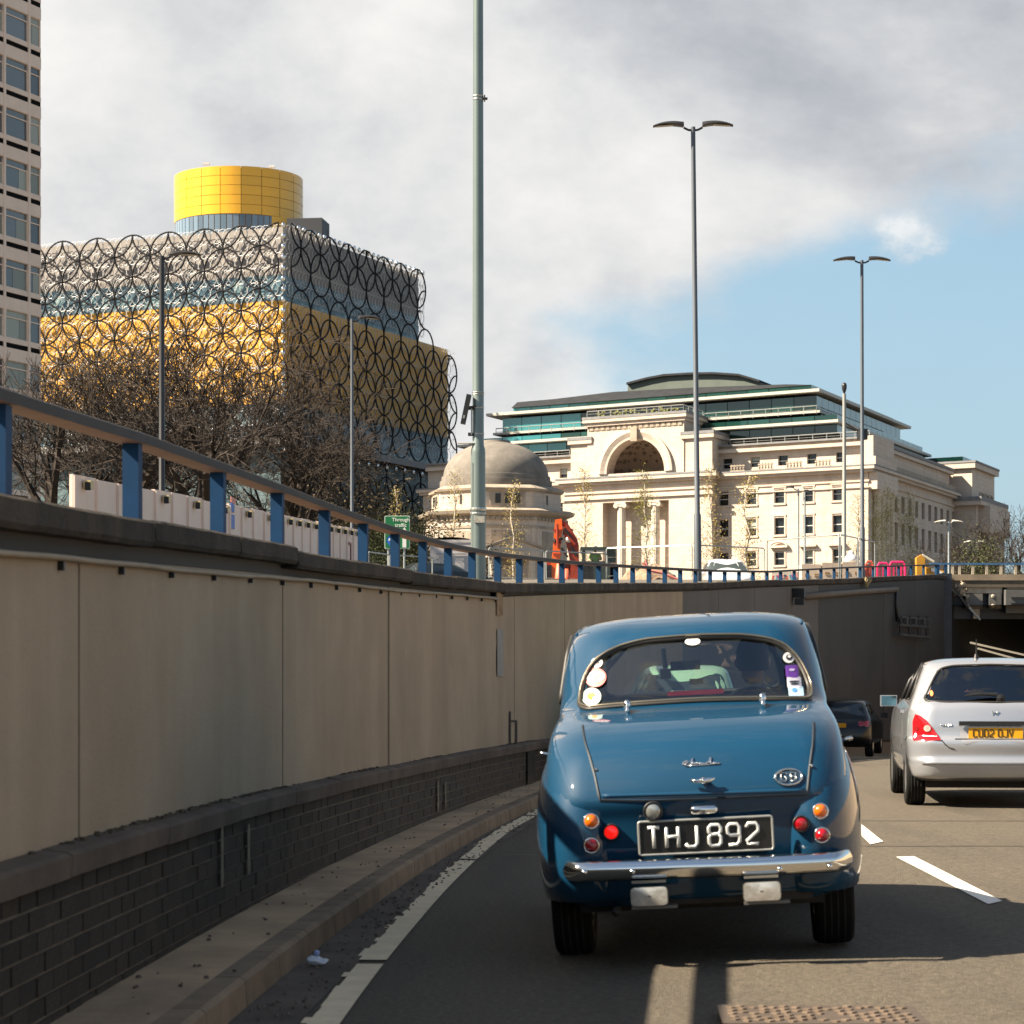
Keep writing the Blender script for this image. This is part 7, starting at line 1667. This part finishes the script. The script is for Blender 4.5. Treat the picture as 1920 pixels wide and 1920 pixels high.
# excavator
D = 86.; e0 = px(1060, 1090, D); ex = thing('excavator', 'orange tracked excavator with its boom folded upright behind the railing', 'excavator', (e0.x, D, grd(D))); E = lambda x, y, dy=0: Vector((px(x, y, D).x - e0.x, dy, px(x, y, D).z - grd(D)))
org = M('excavator_orange', (.85, .13, .008), .4, coat=.3, var=.08, vs=2); drk = M('excavator_red', (.30, .035, .012), .5, var=.25, vs=2)
def limb(name, pts, wd, mat):
    m = MB(); rows = []
    for (x0_, y0_, x1_, y1_) in pts: a, b = E(x0_, y0_), E(x1_, y1_); rows.append([a + Vector((0, -wd / 2, 0)), b + Vector((0, -wd / 2, 0)), b + Vector((0, wd / 2, 0)), a + Vector((0, wd / 2, 0))])
    m.grid(rows, closed=True); m.f += [(0, 1, 2, 3), tuple(reversed(range(len(m.v) - 4, len(m.v))))]; m.m += [0, 0]; return m.build(name, mat, ex, recalc=True)
limb('dipper_arm', [(1041, 975, 1053, 973), (1040, 990, 1054, 990), (1038, 1012, 1053, 1010), (1037, 1030, 1050, 1030), (1034, 1052, 1050, 1052), (1034, 1100, 1050, 1100)], .45, org)
limb('boom', [(1055, 990, 1063, 985), (1058, 1004, 1074, 998), (1062, 1020, 1082, 1012), (1066, 1036, 1085, 1024), (1070, 1060, 1085, 1045), (1068, 1100, 1088, 1100)], .6, drk)
m = MB(); m.tube([E(1049, 978, -.1), E(1060, 984, -.1), E(1066, 994, -.1), E(1073, 998, -.1)], .10, 8); m.build('hydraulic_ram', drk, ex, smooth=True)
m = MB(); m.tube([E(1055, 1000, -.25), E(1070, 1003, -.25)], .05, 6); m.build('hose', black_m, ex); m = MB(); m.lathe([(0, -.05), (.11, -.04), (.12, .05), (0, .06)], E(1066, 1013, -.34), 12, axis='Y'); m.build('pin_plate', M('worn_steel', (.5, .48, .46), .3, metal=.6), ex, smooth=True)
for (xa, ya, xb, yb, r, mm_) in ((1044, 984, 1046, 1030, .05, drk), (1058, 992, 1070, 1010, .05, black_m), (1063, 1006, 1078, 1022, .06, drk), (1070, 1026, 1080, 1044, .05, black_m), (1052, 1028, 1064, 1046, .04, black_m)):
    MB().tube([E(xa, ya, -.36), E(xb, yb, -.36)], r, 6).build('hydraulic_hose', mm_, ex)
for y_ in (995, 1018, 1040): MB().box(E(1045, y_, -.25), (.30, .05, .07)).build('clamp_plate', drk, ex)
m = MB(); m.tube([E(1038, 1012, -.2), E(1040, 1016, -.3), E(1054, 1010, -.2)], .06, 6); m.build('pivot', black_m, ex)
MB().box(E(1062, 1078, 1.3) , (1.4, 2.2, 1.0)).build('cab_body', drk, ex)
for s in (-.75, .75): MB().box((s, 1.2, .35), (.5, 3.0, .7)).build('track', black_m, ex)
# traffic cone-like bright barrier post
D = 80.; p = px(1049, 1090, D); cn = thing('traffic_cone', 'bright fluorescent orange cone between the excavator arm and railing', 'traffic cone', (p.x, D, grd(D))); h = CAMZ + (HY - 1052) * D / FPX - grd(D)
m = MB(); m.lathe([(.17, 0), (.15, .1), (.09, h), (0, h)], (0, 0, 0), 12); m.build('cone', M('fluoro_orange', (.95, .16, .08), .5, emit=None), cn, smooth=True); MB().box((0, 0, .03), (.45, .45, .06)).build('base', black_m, cn)
D = 80.5; p = px(1062, 1090, D); c2 = copy_tree(cn, loc=(p.x, D, grd(D)), label='dimmer orange cone just right of the bright one'); c2.scale = (.8, .8, .62)
# site dumper with a cab and its driver
D = 92.; p = px(1117, 1060, D); du = thing('site_roller', 'dark cabbed site machine with its driver behind the pale silver car', 'site machine', (p.x, D, grd(D))); zc = lambda y: CAMZ + (HY - y) * D / FPX - grd(D); hw = 27 * D / FPX
for s in (-.82, .82):
    for yy in (0, 1.1): MB().box((s * .55, yy, (zc(1055) + zc(1030)) / 2 - .3), (.09, .09, zc(1028) - zc(1055) + .7)).build('cab_post', M('cab_dark', (.035, .05, .045), .4), du)
MB().box((0, .55, zc(1029)), (1.15, 1.4, .13)).build('cab_roof', MATS['cab_dark'], du); MB().box((0, .55, zc(1062) - .3), (1.1, 1.3, 1.0)).build('engine_cover', MATS['cab_dark'], du)
MB().box((.62, .2, zc(1042)), (.3, .5, .5)).build('side_box', MATS['cab_dark'], du)
for s in (-.6, .6): m = MB(); m.lathe([(0, -.15), (.5, -.15), (.5, .15), (0, .15)], (s, .6, .5), 16, axis='X'); m.build('wheel', rubber, du)
hv = M('hi_vis_lime', (.42, .62, .22), .7); person((p.x, D + .45, grd(D) + zc(1057) - .15), rad(180), hv, M('hard_hat_grey', (.1, .12, .1), .5), 'machine driver in a lime high visibility jacket', 1.0)
# pink and orange plastic barriers
pinkm = M('barrier_pink', (.80, .02, .16), .5); redo = M('barrier_orange', (.60, .10, .06), .5)
D = 100.
for x0_, x1_, y0_, y1_, mt, lab in ((1623, 1637, 1053, 1092, redo, 'orange red plastic barrier left of the pink ones'), (1645, 1666, 1056, 1092, pinkm, 'left pink plastic barrier beside the far lamp post'), (1668, 1697, 1054, 1092, pinkm, 'right pink plastic barrier near the tunnel bridge')):
    a = px(x0_, y0_, D); b = px(x1_, y1_, D); w = b.x - a.x; h = a.z - grd(D); t = thing('plastic_barrier', lab, 'barrier', ((a.x + b.x) / 2, D, grd(D)), 0, 'plastic barriers by the works'); m = MB()
    m.tube([(-w / 2, 0, 0), (-w / 2, 0, h * .9), (-w / 2 + .08, 0, h), (w / 2 - .08, 0, h), (w / 2, 0, h * .9), (w / 2, 0, 0)], .05, 6); m.build('frame', mt, t); MB().tube([(-w / 2, 0, h * .45), (w / 2, 0, h * .45)], .05, 5).build('crossbar', mt, t)
    for k in range(1, 4): xx = -w / 2 + w * k / 4; MB().box((xx, 0, h * .68), (w * .11, .04, h * .5)).build('slat', mt, t)
    MB().box((0, 0, .06), (w * .9, .4, .1)).build('foot', black_m, t)
    if mt is redo: MB().box((0, .03, h * .5), (w * .9, .03, h * .85)).build('board', redo, t)
D = 98.; p = px(1724, 1074, D); yb_ = thing('mini_digger', 'yellow ochre digger arm and body resting beside the bridge corner', 'digger', (p.x, D, grd(D))); och = M('ochre_paint', (.50, .24, .02), .5, var=.15); g_ = lambda x, y: (px(x, y, D).x - p.x, px(x, y, D).z - grd(D))
m = MB(); m.prism([g_(1717, 1046), g_(1726, 1040), g_(1733, 1048), g_(1732, 1095), g_(1718, 1095)], -.2, .2); m.build('arm', och, yb_, recalc=True)
m = MB(); m.prism([g_(1738, 1062), g_(1775, 1070), g_(1790, 1082), g_(1785, 1100), g_(1740, 1100)], .3, 1.2); m.build('body', och, yb_, recalc=True); m = MB(); m.prism([g_(1748, 1064), g_(1770, 1072), g_(1772, 1078), g_(1748, 1070)], .25, .29); m.build('stripe', white_m, yb_, recalc=True)
a = g_(1728, 1041); b = g_(1750, 1054); MB().tube([(a[0], -.1, a[1]), (b[0], -.1, b[1])], .06, 6).build('ram', M('cream_ram', (.6, .55, .42), .5), yb_)
# pale concrete blocks
D = 99.; blm = M('block_concrete', (.52, .42, .33), .9, var=.10, vs=1, tint=.06)
for i, (x0_, x1_, y0_) in enumerate(((1503, 1540, 1058), (1541, 1578, 1055), (1579, 1616, 1054))):
    a = px(x0_, y0_, D); b = px(x1_, 1092, D); w = b.x - a.x; h = a.z - grd(D); t = thing('concrete_block', ('left', 'middle', 'right')[i] + ' one of three big pale concrete blocks behind the railing', 'concrete block', ((a.x + b.x) / 2, D, grd(D)), 0, 'pale concrete blocks'); MB().box((0, .5, h / 2), (w - .02, 1, h)).build('block', blm, t); 
    for k in (-.2, .2): MB().box((k, -.01, h - .45), (.16, .03, .12)).build('lifting_slot', M('slot_brown', (.25, .15, .07), .9), t)
    MB().box((0, -.01, h * .5), (w * .8, .02, .05)).build('groove', MATS['slot_brown'], t)
st = px(1568, 1052, 104); t = thing('white_sack', 'white builders sack standing on the pale blocks by a ground floor window', 'sack', (st.x, 99.4, px(1568, 1055, 99.4).z)); m = MB(); m.lathe([(.0, 0), (.28, .0), (.30, .15), (.2, .3), (.1, .36), (.12, .44), (.05, .5), (0, .5)], (0, 0, 0), 12); m.build('sack', white_m, t, smooth=True)
# painted boards
D = 104.; pb_ = thing('graffiti_board', 'colourful graffiti painted board behind the dark railing posts', 'painted board', (px(1474, 1090, D).x, D, grd(D))); a = px(1447, 1072, D); b = px(1500, 1092, D)
cols = [(.6, .12, .08), (.62, .6, .55), (.10, .35, .5), (.62, .1, .25), (.15, .3, .6), (.7, .35, .3), (.05, .07, .12)]
MB().box((0, .05, (a.z - grd(D)) / 2), (b.x - a.x, .06, a.z - grd(D))).build('board', M('board_cream', (.6, .52, .42), .7), pb_)
for i in range(14):
    cc = cols[i % 7]; w = (b.x - a.x) / 14; MB().box((-(b.x - a.x) / 2 + w * (i + .5), .01, a.z - grd(D) - .12 - .2 * R2.random()), (w * 1.1, .02, .12 + .16 * R2.random()), rot=Matrix.Rotation(R2.uniform(-.5, .5), 3, 'Y')).build('paint_patch', M('graffiti_%s' % ('red', 'white', 'teal', 'magenta', 'blue', 'salmon', 'navy')[i % 7], cc, .6), pb_)
# brown spoil heaps
for x, D, w, h, lab in ((1225, 95, 2.6, .95, 'brown spoil heap with pink fencing before the portico'), (1185, 97, 1.4, .9, 'small heap of rubble right of the pale silver car')):
    p = px(x, 1090, D); t = thing('spoil_heap', lab, 'spoil heap', (p.x, D, grd(D) - .1)); m = MB(); n = 14; rows = []
    for i in range(7): rr_ = 1 - i / 6; rows.append([(w * rr_ * math.cos(6.283 * k / n) * (1 + R2.uniform(-.12, .12)) / 1.6, 1.5 * rr_ * math.sin(6.283 * k / n), (h + .35) * (1 - rr_ ** 1.5) + R2.uniform(-.05, .05)) for k in range(n)])
    m.grid(rows, closed=True); m.build('heap', M('spoil', (.26, .18, .12), .95, var=.4, vs=3), t)
p = px(1215, 1066, 94); t = thing('pink_barrier_net', 'crumpled pink plastic net lying over the spoil heap', 'net', (p.x, 94, grd(94))); m = MB(); m.tube([(-.2, 0, 1.2), (0, 0, .9), (.5, 0, .8), (1.0, 0, .6), (1.4, 0, .45)], .06, 5); m.tube([(-.1, 0, 1.3), (.1, 0, .6), (.3, 0, .2)], .04, 5); m.build('net_edge', M('net_pink', (.62, .2, .17), .7), t)
# rooftop water-butt like dark dome on the wall end near the bridge
